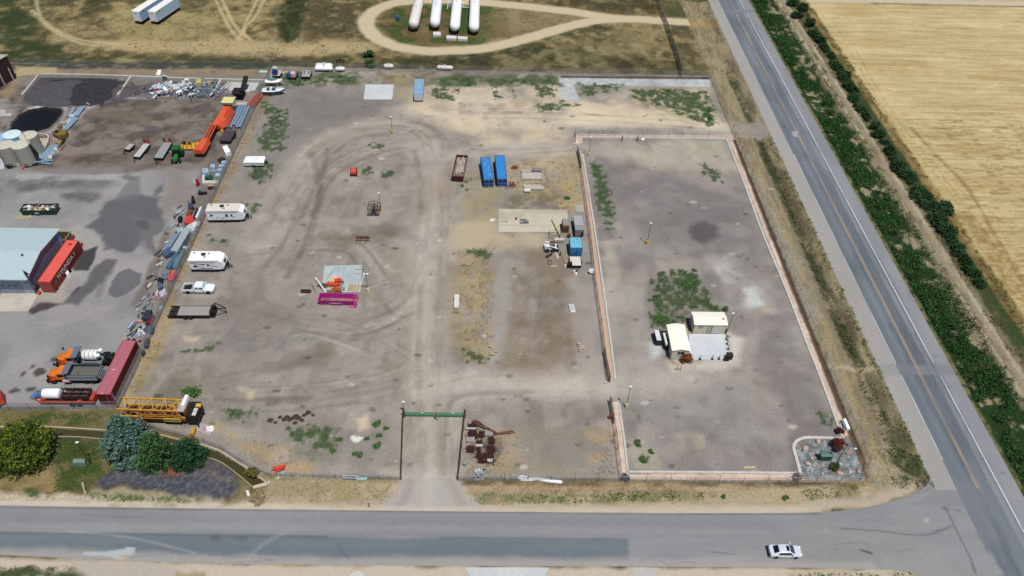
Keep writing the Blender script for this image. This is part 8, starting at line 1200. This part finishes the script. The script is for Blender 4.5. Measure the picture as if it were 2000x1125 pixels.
MB().prism_x([(0, 0), (W1, 0), (W1, h1), (W1 / 2, h1 + .3), (0, h1)], 0, L1).build('wall', CW, t); m = MB(); [m.add([(-.15, a, za), (L1 + .15, a, za), (L1 + .15, b, zb_), (-.15, b, zb_), (-.15, a, za + .06), (L1 + .15, a, za + .06), (L1 + .15, b, zb_ + .06), (-.15, b, zb_ + .06)], [(0, 3, 2, 1), (4, 5, 6, 7), (0, 1, 5, 4), (1, 2, 6, 5), (2, 3, 7, 6), (3, 0, 4, 7)]) for a, za, b, zb_ in ((-.15, h1 - .03, W1 / 2, h1 + .31), (W1 / 2, h1 + .31, W1 + .15, h1 - .03))]; m.build('roof', mat('faf7e4', .6, dirt=.03), t)
w = MB().box(.85, 1.6, -.03, 0, 1.4, 2.05).build('window', mat('8a8c94', .2), t); MB().box(.8, 1.65, -.05, 0, 1.34, 1.4).box(1.2, 1.25, -.04, -.03, 1.4, 2.05).build('window_frame', mat('e8e4d8'), w); MB().box(2.3, 3.0, -.03, 0, .02, 2.05).build('door', mat('bcb498'), t); MB().box(3.3, 5.3, -.03, 0, .02, 2.1).build('roller_door', mat('e4e0d4', .6, ribs=('Z', .5)), t); MB().box(3.15, 3.25, -.06, 0, 0, 2.3).build('downpipe', mat('6c6854'), t); MB().box(5.1, 5.4, 1.0, 1.3, h1 + .2, h1 + .4).build('roof_vent', mat('4a4a4c'), t)
for k, (u, v) in enumerate(((1367, 701.5), (1391, 701), (1404, 701), (1420, 672), (1422, 682), (1419, 663))):
    m = MB().tube((0, 0, 0), (0, 0, 1.0), .06, n=8).box(-.2, .2, -.2, .2, 0, .08); S('chain_post', 'dark post with a square foot and rope, %s' % ('near the cream shed', 'in the middle of the south edge', 'next to the black bin', 'on the upper east edge', 'on the lower east edge', 'by the roller door')[k], 'post', m, mat('3c3c40'), P(u, v, .12), group='rope posts round the white slab')
def rope(lab, pts): S('rope', lab, 'rope', MB().path([tuple(P(u, v, .95)) for u, v in pts], .02, 4), mat('aab0b8'), (0, 0, 0))
rope('pale rope strung along the south edge of the white slab', [(1346, 695), (1369, 694), (1393, 693), (1406, 693.5), (1420, 694)]); rope('pale rope strung along the east edge of the white slab', [(1420, 655), (1421, 663), (1422, 674), (1428, 692)])
t = thing('refuse_bin', 'black refuse bin at the south east corner of the white slab', 'bin', P(1424, 703, .12)); MB().box(-.5, .5, 0, .8, .1, 1.0, tx=-.04).build('bin', BLACK, t); MB().box(-.55, .55, -.05, .85, 1.0, 1.08).build('lid', mat('262a34'), t); S('low_black_tray', 'low black tray in front of the refuse bin', 'tray', MB().box(-.45, .45, -.25, .25, 0, .25), BLACK, P(1418, 703, .12))
t = thing('outdoor_unit', 'white and dark air handling unit on the west side of the cream shed', 'air unit', P(1292, 676), .05); MB().box(-1.0, 0, 0, 2.6, .3, 1.6).build('housing', mat('22282c'), t); MB().box(-1.1, -.3, -.1, 2.4, 1.6, 1.7).build('top_panel', mat('dfe6ec'), t); MB().tube((.6, -.8, 1.2), (.6, 1.9, 1.2), .26, n=12).build('duct', mat('e8ecec'), t, True); MB().box(.2, 1.0, -.9, 2.0, 0, .95).build('dark_base', BLACK, t)
S('blue_propane_bin', 'dark blue black skip edge beside the air handling unit', 'skip', MB().box(-.25, .25, -1.2, 1.0, 0, .7, tx=.05), mat('28324c'), P(1283, 664)); S('fire_extinguisher_box', 'small brown box at the east corner of the roller door shed', 'box', MB().ob((0, 0, .5), (.35, .5, 1.0), .2), mat('5c4a3c'), P(1416, 650))
for lab, u in (('rust red bollard with its cast shadow built in, south of the cream shed, left one', 1322), ('rust red bollard with its cast shadow built in, south of the cream shed, right one', 1329)): S('bollard_with_shadow', lab, 'bollard', MB().tube((0, 0, 0), (0, 0, 1.0), .06).tube((0, 0, .05), (-.35, .25, .05), .05), mat('7c3428'), P(u, 723), group='rust red bollards')  # tube lying at each foot is the bollard's cast shadow, built as shape
for lab, u in (('dark bollard at the north kerb, left one', 1214.5), ('dark bollard at the north kerb, right one', 1244.5)): S('kerb_bollard', lab, 'bollard', MB().tube((0, 0, 0), (0, 0, 1.5), .12, n=10).lathe([(.14, 1.5), (.05, 1.58)], n=10), mat('4c3432'), P(u, 276), group='dark bollards at the north kerb')
slab('white_debris', 'white scrap of plastic beside the north kerb', 'plastic', [(1252, 270), (1259, 270), (1259, 273), (1252, 273)], 0, .2, 'eceef0'); slab('yellow_board', 'pale yellow board lying inside the south kerb', 'board', [(1453, 911.5), (1475, 911), (1475, 913.5), (1453, 914)], 0, .08, 'e4cf9c')
t = slab('leaning_board', 'white panel leaning over the pink strip by the roadside fence', 'panel', [(1647, 818), (1652, 817), (1661, 837), (1655, 838)], 0, .5, 'f2f6fa'); slab('grey_block', 'grey crate beside the leaning white panel', 'crate', [(1643, 820), (1647, 819), (1654, 836), (1649, 835)], 0, .4, '7c8894')
# stone bed
t = thing('transformer_box', 'dark green transformer cabinet in the stone bed', 'transformer', P(1611, 901)); TGm = mat('47645c', .5, dirt=.1); MB().box(-.9, .9, 0, .8, .1, 1.3).build('cabinet', TGm, t); MB().prism_x([(-.08, 1.3), (.9, 1.3), (.9, 1.42), (.4, 1.5), (-.08, 1.38)], -.95, .95).build('lid', mat('587a72', .5), t); MB().box(-1.05, 1.05, -.15, 1.0, 0, .1).build('plinth', mat('8c8c86'), t); MB().box(-.85, -.02, -.03, 0, .15, 1.25).box(.02, .85, -.03, 0, .15, 1.25).build('door', mat('3c584f'), t)
random.seed(17)
for k, (u, v, r, c, lab) in enumerate(((1598, 863, .55, 'e0bcae', 'long pink boulder near the top of the stone bed'), (1572, 877, .6, 'dab4a6', 'pink boulder near the curved kerb'), (1586, 896, .35, 'f0ddd0', 'small cream boulder left of the green cabinet'), (1592, 895, .35, 'c89888', 'small pink boulder touching the cream one'), (1577, 907, .55, 'dcb8aa', 'pink boulder with a dark side in the west of the bed'), (1645, 870, .4, 'd8a090', 'pink boulder beside the dead red shrub'), (1656, 886, .5, 'cc9484', 'pink boulder in the east of the stone bed'), (1641, 926, .6, 'e0bcae', 'flat pink boulder near the south fence'), (1606, 926, .35, 'e4c4b8', 'pale boulder near the south fence'), (1677, 922, .45, 'd8a8a0', 'pink boulder in the south east of the bed'), (1660, 923, .28, 'eee4dc', 'small white boulder in the south east of the bed'), (1597, 911, .35, 'c8a090', 'dusty pink boulder in the middle of the bed'), (1584, 920, .4, 'c4a89c', 'dusty boulder in the south west of the bed'), (1670, 877, .3, 'e8f0f4', 'bluish white rock near the roadside fence'), (1641, 907, .35, 'd4e4e0', 'pale green white rock beside the lamp foot'))):
    S('boulder', lab, 'boulder', MB().blob((0, 0, r * .35), (r * .85, r * .55, r * .45), 10, 6, .25), mat(c, .9, dirt=.2), P(u, v), random.random() * 3, 'boulders in the stone bed')
# garden bits
t = slab('garden_box', 'pale green utility box on the lawn by the garden lamps', 'utility box', [(143, 896), (165, 896), (166, 904), (142, 904)], 0, 1.0, '7f9a8c'); S('driftwood_log', 'pale weathered log at the edge of the dark rocks', 'log', MB().tube((0, 0, .15), (1.1, -1.9, .2), .16, .09).tube((1.0, -1.4, .15), (1.2, -2.2, .12), .12), mat('c0b59c', dirt=.3), P(162, 944)); slab('white_debris', 'white scrap of paper in the dry grass by the canal end', 'paper', [(480, 958), (485, 957), (488, 966), (484, 970)], 0, .15, 'eceae6'); S('marker_post', 'thin dark marker post in the dry verge west of the drive', 'marker post', MB().tube((0, 0, 0), (0, 0, 1.1), .05).box(-.08, .08, -.02, .02, .9, 1.1), mat('5a443c'), P(721.5, 991)); S('marker_stub', 'short dark marker stub at the edge of the street', 'marker post', MB().tube((0, 0, 0), (0, 0, .6), .06).lathe([(.07, .6), (.03, .64)], n=8), mat('4a3a3a'), P(1625.5, 998))
slab('broken_slab', 'broken pale concrete slab at the bottom edge of the photo', 'concrete slab', [(684, 1121), (702, 1115), (708, 1120), (712, 1130), (680, 1130)], 0, .2, 'd8d4ca')
slab('white_post_cap', 'small white cap lying in the sand west of the inner gate', 'cap', [(1180, 745), (1186, 744), (1185, 748), (1181, 748)], 0, .3, 'c8ccd4'); S('red_extinguisher', 'red and white fire box hanging on the short inner fence', 'fire box', MB().ob((0, 0, .5), (.5, .3, .4)).ob((0, 0, .85), (.45, .28, .35)), mat('b8402c', dirt=.5), P(1191, 818))
random.seed(77)
for k, (u, v) in enumerate(((1040, 934), (989, 932), (1228, 927), (1316, 934), (1095, 940), (523, 940), (541, 932), (580, 929), (1420, 938))): slab('litter', 'small scrap of pale litter near the street fence', 'litter', [(u, v), (u + 3.5, v - .5), (u + 4, v + 2), (u + 1, v + 2.5)], 0, .08, ['f0eeea', 'e0dcd6', 'dfe6ec'][k % 3], 'litter along the street fence')
# ================================================================ vegetation
LEAF = vcol_mat('foliage', 6, .15, 0, rough=.75, fine=14, famp=.12)
def leaves(cen, size, cols, per=5, spread=.5, up=.5, rs=1, flat=.6):
    "cen (N,3); returns verts, faces, colours of small leaf faces scattered round the centres"
    r = np.random.default_rng(rs); N = len(cen); n = N * per; c = np.repeat(cen, per, 0); sz = np.repeat(np.broadcast_to(size, (N,)), per) * r.uniform(.6, 1.3, n)
    c = c + r.normal(0, 1, (n, 3)) * (sz * spread)[:, None] * np.array([1, 1, .6]); c[:, 2] = np.maximum(c[:, 2], .03)
    nrm = r.normal(0, 1, (n, 3)); nrm[:, 2] = np.abs(nrm[:, 2]) * flat + up; nrm /= np.linalg.norm(nrm, axis=1)[:, None]
    t = np.cross(nrm, r.normal(0, 1, (n, 3))); t /= np.linalg.norm(t, axis=1)[:, None] + 1e-9; b = np.cross(nrm, t); h = (sz * .5)[:, None]
    v = np.stack([c - t * h, c - b * h * .55, c + t * h, c + b * h * .55], 1).reshape(-1, 3); f = np.arange(n * 4).reshape(n, 4)
    cc = np.array([col(x) for x in cols]); k = np.repeat(r.integers(0, len(cols), N), per); cl = cc[k] * r.uniform(.75, 1.25, (n, 1)); return v, f, np.repeat(cl, 4, 0)
TRKW = smooth_pts(wpts(TRK))
def scatter(polys, seed, dens, cov=.5, sc=1.6, zmax=.3, w=False):
    r = np.random.default_rng(seed); out = []
    for pl in polys:
        q = wpts(pl, w); a = np.array(q); x0, y0 = a.min(0); x1, y1 = a.max(0); n = int((x1 - x0) * (y1 - y0) * dens)
        x = r.uniform(x0, x1, n); y = r.uniform(y0, y1, n); k = inside(x, y, q) & (fbm(x, y, sc, seed, 3) > 1 - cov - .08); x, y = x[k], y[k]; out.append(np.stack([x, y, r.uniform(.02, zmax, len(x))], 1))
    c = np.concatenate(out); return c[sdist_line(c[:, 0], c[:, 1], TRKW) > 3.4]
def wscatter(polys, sd, sc, cov, dens):
    r = np.random.default_rng(sd); out = []
    for pl in polys:
        q = wpts(pl); a = np.array(q); x0, y0 = a.min(0); x1, y1 = a.max(0); n = int((x1 - x0) * (y1 - y0) * dens); x = r.uniform(x0, x1, n); y = r.uniform(y0, y1, n)
        k = inside(x, y, q); x, y = x[k], y[k]; k = weedmask(x, y, q, sd, sc, cov) > r.uniform(-.06, .16, len(x)); out.append(np.stack([x[k], y[k], r.uniform(.02, .15, k.sum())], 1))
    return np.concatenate(out)
def stuff(name, label, cat, cen, size, cols, per=5, rs=1, **kw):
    v, f, c = leaves(cen, size, cols, per, rs=rs, **kw); o = new_mesh(name, v, f, LEAF, colors=c); return tag(o, label, cat, None, 'stuff')
G = ['567c40', '456a34', '67874a', '37592c', '7a9258']
stuff('weeds', 'patches of green weeds growing through the gravel of the lot', 'weeds', wscatter(WEED1, 3, 1.0, .57, 11), .19, G, 4, 2)
stuff('weeds', 'green weeds inside the fenced enclosure, thickest north of the sheds', 'weeds', wscatter(WEED2, 5, .9, .57, 11), .19, G, 4, 3)
stuff('weeds', 'band of green weeds along the north fence and the sandy corner', 'weeds', wscatter(WEED3, 7, 1.1, .56, 9), .21, G + ['5a8a30'], 4, 4)
stuff('weeds', 'green weeds and dry grass along the verge of the street', 'weeds', scatter([[(915, 966), (1180, 966), (1280, 962), (1270, 978), (1000, 985), (920, 984)], [(1180, 958), (1380, 962), (1370, 978), (1200, 980)], [(1740, 930), (1790, 935), (1770, 958), (1735, 950)], [(175, 965), (400, 975), (390, 983), (180, 978)], [(1560, 1118), (1780, 1119), (1790, 1140), (1560, 1140)], [(50, 955), (110, 966), (100, 975), (52, 972)], [(1560, 955), (1680, 950), (1660, 970), (1580, 978)]], 9, 12, .5, 1.0, .15), .2, G + ['8f8a50'], 4, 5)
stuff('dry_grass', 'tan dry grass tufts along the fences and the canal', 'dry grass', scatter([[(522, 165), (540, 175), (505, 235), (440, 370), (410, 430), (372, 500), (345, 580), (300, 720), (255, 790), (238, 790), (325, 590), (370, 470), (430, 350), (490, 230)], [(440, 850), (560, 870), (620, 915), (540, 922), (470, 890)], [(530, 940), (780, 942), (760, 985), (620, 985)], [(900, 945), (1400, 950), (1300, 962), (930, 962)], [(905, 840), (1010, 850), (1005, 930), (910, 930)], [(1290, 660), (1306, 650), (1312, 700), (1345, 700), (1350, 715), (1310, 712)], [(1150, 850), (1200, 850), (1205, 930), (1160, 930)], [(1690, 870), (1740, 870), (1750, 950), (1700, 945)], [(895, 490), (960, 490), (958, 700), (900, 700)], [(990, 320), (1130, 310), (1135, 400), (1060, 400), (990, 370)]], 11, 7, .42, 1.3, .12), .2, ['b5a27c', 'c2b08c', '9c8a66', '8a7d5c', 'cdbb98'], 4, 6)
stuff('roadside_shrubs', 'dense dark green shrubs on the far side of the highway', 'shrubs', scatter([[(81.5, 40), (86.8, 40), (86.2, 250), (81.5, 250)], [(81.5, 40), (89, 40), (88.4, 250), (81.5, 250)]], 13, 9, .48, 3.0, .3, True), .36, ['2f5a26', '25491e', '3a6a2c', '1e3d1a'], 4, 7, spread=.7)
stuff('roadside_shrubs', 'low green and tan growth beside the farm track', 'shrubs', scatter([[(88.8, 60), (90.2, 60), (90.2, 250), (88.8, 250)], [(92.4, 60), (94.5, 60), (94.5, 250), (92.4, 250)], [(97.2, 40), (99.5, 40), (99.5, 250), (97.2, 250)]], 15, 6, .42, 2, .2, True), .3, ['5a6a34', '8a7c4c', '3f5a2a', 'a08c58'], 4, 8)
stuff('verge_grass', 'olive and green tufts in the roadside ditch beside the fence', 'grass', scatter([[(62.8, 64), (65.2, 64), (65.2, 157), (62.8, 157)], [(66.2, 62), (67.4, 62), (67.4, 157), (66.2, 157)], [(64.5, 61), (67.3, 61), (67.3, 72), (64.5, 72)], [(63, 166), (65.2, 166), (65.2, 190), (63, 190)]], 17, 8, .5, 1.6, .12, True), .24, ['4f5f2a', '3c4d22', '7a7438', '66703a'], 4, 9)
stuff('lawn_grass', 'green grass tufts on the lawn by the garden lamps', 'grass', scatter([[(95, 858), (195, 860), (200, 925), (160, 962), (105, 960), (112, 900)], [(60, 810), (215, 810), (200, 828), (50, 828)], [(-40, 1108), (140, 1109), (168, 1124), (-40, 1124)]], 19, 16, .5, 1.2, .12), .18, ['4c6a2c', '5d7434', '3c5624', '6f7a3c'], 4, 10)
stuff('meadow_grass', 'olive and dark tufts over the open grassland north of the yards', 'grass', scatter([[(-140, 189), (67, 189), (67, 245), (-150, 245)]], 21, 1.6, .42, 4, .06, True), .28, ['4c5028', '6a6234', '3a4522', '85764a', '5c5a30'], 3, 12)
# ---- trees
BARK = mat('5a4634', .95, dirt=.4)
def tree_obj(name, label, cat, u, v, h, r, cols, kind_, seed, group=None, n=1400, size=.55, tr=.22):
    q = P(u, v); rg = np.random.default_rng(seed); t = thing(name, label, cat, q, 0, group)
    m = MB().tube((0, 0, 0), (0, 0, h * .5), tr, tr * .6, 8, False).tube((0, 0, h * .5), (0, 0, h * .92), tr * .6, .04, 8)
    if kind_ == 'conifer':
        nb = 120; z = h * (.05 + .93 * (np.arange(nb) / nb) ** .95); a = np.arange(nb) * 2.399 + rg.normal(0, .25, nb); rad = r * np.clip(1 - (z / h) ** 1.7, .03, 1) * rg.uniform(.78, 1.12, nb)
        cen = []
        for zz, aa, rr in zip(z, a, rad):
            k = max(3, int(rr * n / 250 / 1.6)); s_ = rg.uniform(.3, 1, k) ** .6; cen.append(np.stack([np.cos(aa) * rr * s_ + rg.normal(0, .15, k), np.sin(aa) * rr * s_ + rg.normal(0, .15, k), zz + .25 * s_ - .18 * rr * s_ ** 2 + rg.normal(0, .1, k)], 1))
            if rg.random() < .35: m.tube((0, 0, zz), (math.cos(aa) * rr * .8, math.sin(aa) * rr * .8, zz), .05, .02, 5, False)
        cen = np.concatenate(cen)
    else:
        nb = max(8, n // 45); d = rg.normal(0, 1, (nb, 3)); d[:, 2] = np.abs(d[:, 2]) * .9 + .05; d /= np.linalg.norm(d, axis=1)[:, None]; bc = d * np.array([r, r, h * .62]) * rg.uniform(.62, .95, nb)[:, None] + np.array([0, 0, h * .34])
        cen = (bc[:, None] + rg.normal(0, 1, (nb, n // nb, 3)) * r * .16).reshape(-1, 3)
        for b_ in bc[::3]: m.tube((0, 0, h * .25), tuple(b_ * .9), .07, .02, 5, False)
    v_, f_, c_ = leaves(cen, size, cols, 6, .55, .35, seed, .8); new_mesh('crown', v_, f_, LEAF, t, colors=c_); m.build('trunk', BARK, t, True); return t
SP = ['64827a', '4f6f66', '7c9a92', '3a5448', '5f7d58']; FR = ['3c6234', '2a4b28', '4c763c', '1f3a20', '5c8244']
tree_obj('spruce_tree', 'big blue green spruce, the largest tree at the end of the yellow crane section', 'tree', 258, 880, 8.2, 4.0, SP, 'conifer', 1, None, 3600, .38, .3); tree_obj('pine_tree', 'dark green conifer between the blue spruce and the smallest conifer', 'tree', 312, 899, 6.2, 2.75, FR, 'conifer', 2, None, 3000, .34); tree_obj('pine_tree', 'smallest dark green conifer, eastmost of the trees by the dark rocks', 'tree', 371, 899, 4.7, 2.65, ['2c5232', '24452a', '396640', '1e3c24'], 'conifer', 3, None, 3000, .32)
tree_obj('ash_tree', 'yellow green broadleaf tree at the left edge of the lawn', 'tree', 54, 892, 5.2, 3.9, ['6a7a20', '55681c', '7f8c2a', '3d4f16', '2f4214'], 'broad', 4, None, 4500, .36, .28)
tree_obj('round_shrub', 'small green shrub in the grass right of the black frame', 'shrub', 722, 113, 1.8, 1.3, FR, 'broad', 6, 'green shrubs in the north grass', 260, .4, .06); tree_obj('round_shrub', 'small green shrub just north of the lot fence', 'shrub', 724, 129, 1.8, 1.2, FR, 'broad', 7, 'green shrubs in the north grass', 240, .4, .06)
tree_obj('stone_bed_shrub', 'small green shrub at the foot of the black lamp post', 'shrub', 1629, 914, .8, .7, ['4a5a28', '2f4420', '6a6c38'], 'broad', 8, None, 160, .22, .04); tree_obj('dead_shrub', 'dead red brown shrub at the top of the stone bed', 'shrub', 1634, 876, 1.8, 1.0, ['6a2c1c', '843c26', '4c2018'], 'broad', 9, None, 380, .24, .05); tree_obj('dead_shrub', 'dead orange brown shrub at the corner of the cream shed', 'shrub', 1340, 704, 1.6, 1.0, ['8c5428', 'a0682e', '6c3c20'], 'broad', 10, None, 380, .26, .05)
tree_obj('dead_shrub', 'small dark dead plant on the east kerb above the stone bed', 'shrub', 1639, 846, .9, .6, ['3c2824', '5a3a30'], 'broad', 11, None, 120, .22, .04); tree_obj('tumbleweed', 'round grey brown tumbleweed by the south kerb near the stone bed', 'tumbleweed', 1556, 934, .6, .6, ['84746a', '97877c', '6e6058'], 'broad', 12, None, 200, .2, .03); tree_obj('tumbleweed', 'round dark tumbleweed at the south west corner of the enclosure', 'tumbleweed', 1219, 936, .6, .6, ['626068', '7c7a7c', '4c4a50'], 'broad', 13, None, 200, .2, .03); tree_obj('sagebrush', 'dry pale sagebrush beside the end of the canal', 'bush', 505, 974, .35, 1.0, ['ac9c78', 'b8a884', '8c805c'], 'broad', 14, None, 420, .22, .05)
tree_obj('canal_reeds', 'olive reeds hanging over the canal below the fence', 'reeds', 372, 868, 1.3, .9, ['6a6430', '4c4c22', '8a7c40'], 'broad', 15, None, 200, .3, .04); tree_obj('canal_reeds', 'olive reeds at the canal bank near its end', 'reeds', 494, 928, 1.0, .8, ['6a6430', '4c4c22', '8a7c40'], 'broad', 16, None, 180, .3, .04)
random.seed(5); protos = []; HC_ = ['1f3c1c', '2a4c22', '183016', '355a2a']
HL = [(1548, 6, 1.6), (1556, 30, 1.5), (1568, 16, 1.7), (1580, 45, 1.7), (1590, 66, 1.5), (1600, 78, 1.8), (1610, 92, 1.9), (1622, 108, 1.8), (1634, 128, 2.0), (1645, 148, 1.8), (1654, 146, 1.3), (1657, 170, 2.0), (1668, 190, 1.9), (1680, 210, 1.7), (1692, 226, 1.4), (1706, 246, 1.5), (1716, 262, 1.8), (1727, 276, 1.4), (1738, 295, 1.5), (1744, 310, 1.4), (1755, 325, 1.8), (1766, 338, 1.9), (1778, 350, 1.5), (1790, 372, 1.9), (1806, 380, 2.0), (1808, 398, 1.8), (1826, 404, 2.0), (1845, 404, 1.9), (1832, 428, 2.0), (1845, 446, 1.9), (1856, 465, 1.8), (1868, 486, 1.6), (1884, 508, 1.5), (1897, 530, 1.4), (1912, 552, 1.4)]
WH = ['far', 'second', 'third']
for i, (u, v, r) in enumerate(HL):
    nb_ = 'dark green bush in the hedge row along the wheat field'
    pos = 'northmost' if i == 0 else ('southmost' if i == len(HL) - 1 else '%s from the north' % ['', 'second', 'third', 'fourth', 'fifth', 'sixth', 'seventh', 'eighth', 'ninth', 'tenth', 'eleventh', 'twelfth', 'thirteenth', 'fourteenth', 'fifteenth', 'sixteenth', 'seventeenth', 'eighteenth', 'nineteenth', 'twentieth', 'twenty first', 'twenty second', 'twenty third', 'twenty fourth', 'twenty fifth', 'twenty sixth', 'twenty seventh', 'twenty eighth', 'twenty ninth', 'thirtieth', 'thirty first', 'thirty second', 'thirty third', 'thirty fourth'][i])
    lab = nb_ + ', ' + pos
    if i < 4: protos.append(tree_obj('hedge_bush', lab, 'bush', u, v + 3, r * .9, r * .85, HC_, 'broad', 50 + i, 'bushes of the hedge row', 420, .5, .07)); protos[-1]['r'] = r
    else:
        b_ = protos[i % 4]; o = dup(b_, P(u, v + 3), random.random() * 6, lab, 'bushes of the hedge row'); s_ = r / b_['r'] * .8; o.scale = (s_ * random.uniform(.75, 1.1), s_ * random.uniform(.9, 2.0), s_ * random.uniform(.6, 1.1)); o.rotation_euler.z = random.uniform(-.4, .4)
for b_ in bpy.data.objects:
    if 'r' in b_.keys(): del b_['r']
random.seed(15); WP_ = None
for i, (u, v) in enumerate(((1386, 232), (1384, 216), (968, 188), (1318, 176), (1306, 178), (735, 828), (741, 852), (754, 836), (717, 858), (736, 870), (693, 886), (702, 889), (663, 860), (651, 882), (1272, 882), (1257, 898), (1356, 528), (1415, 604), (1247, 866), (902, 364), (375, 770), (1108, 387), (1535, 974), (1412, 970))):
    lab = 'single leafy green weed clump, ' + ('biggest in the sandy corner', 'upper one in the sandy corner', 'dark one in the sand', 'right one on the pale gravel strip', 'left one on the pale gravel strip', 'north one of the cluster west of the drive fence', 'middle one west of the drive fence', 'nearest the drive fence', 'left of the drive fence cluster', 'low one of the drive fence cluster', 'left one of the long pair west of the drive', 'right one of the long pair west of the drive', 'alone east of the weedy patch', 'below the lone one east of the weedy patch', 'upper one in the enclosure corner', 'lower one in the enclosure corner', 'tall one north of the sheds', 'north east of the wide shed', 'faint one near the short fence', 'beside the maroon dumpster', 'largest by the crane section', 'in the dry weeds above the concrete slab', 'in the sand south of the street fence', 'dark one in the sand by the street')[i]
    if WP_ is None: WP_ = tree_obj('weed_clump', lab, 'weed', u, v, .4, .6, G, 'broad', 90, 'separate weed clumps', 160, .22, .03)
    else: o = dup(WP_, P(u, v), random.random() * 6, lab); s_ = random.uniform(.5, .95) * (1.9 if i < 2 or i == 20 else 1); o.scale = (s_, s_, s_)
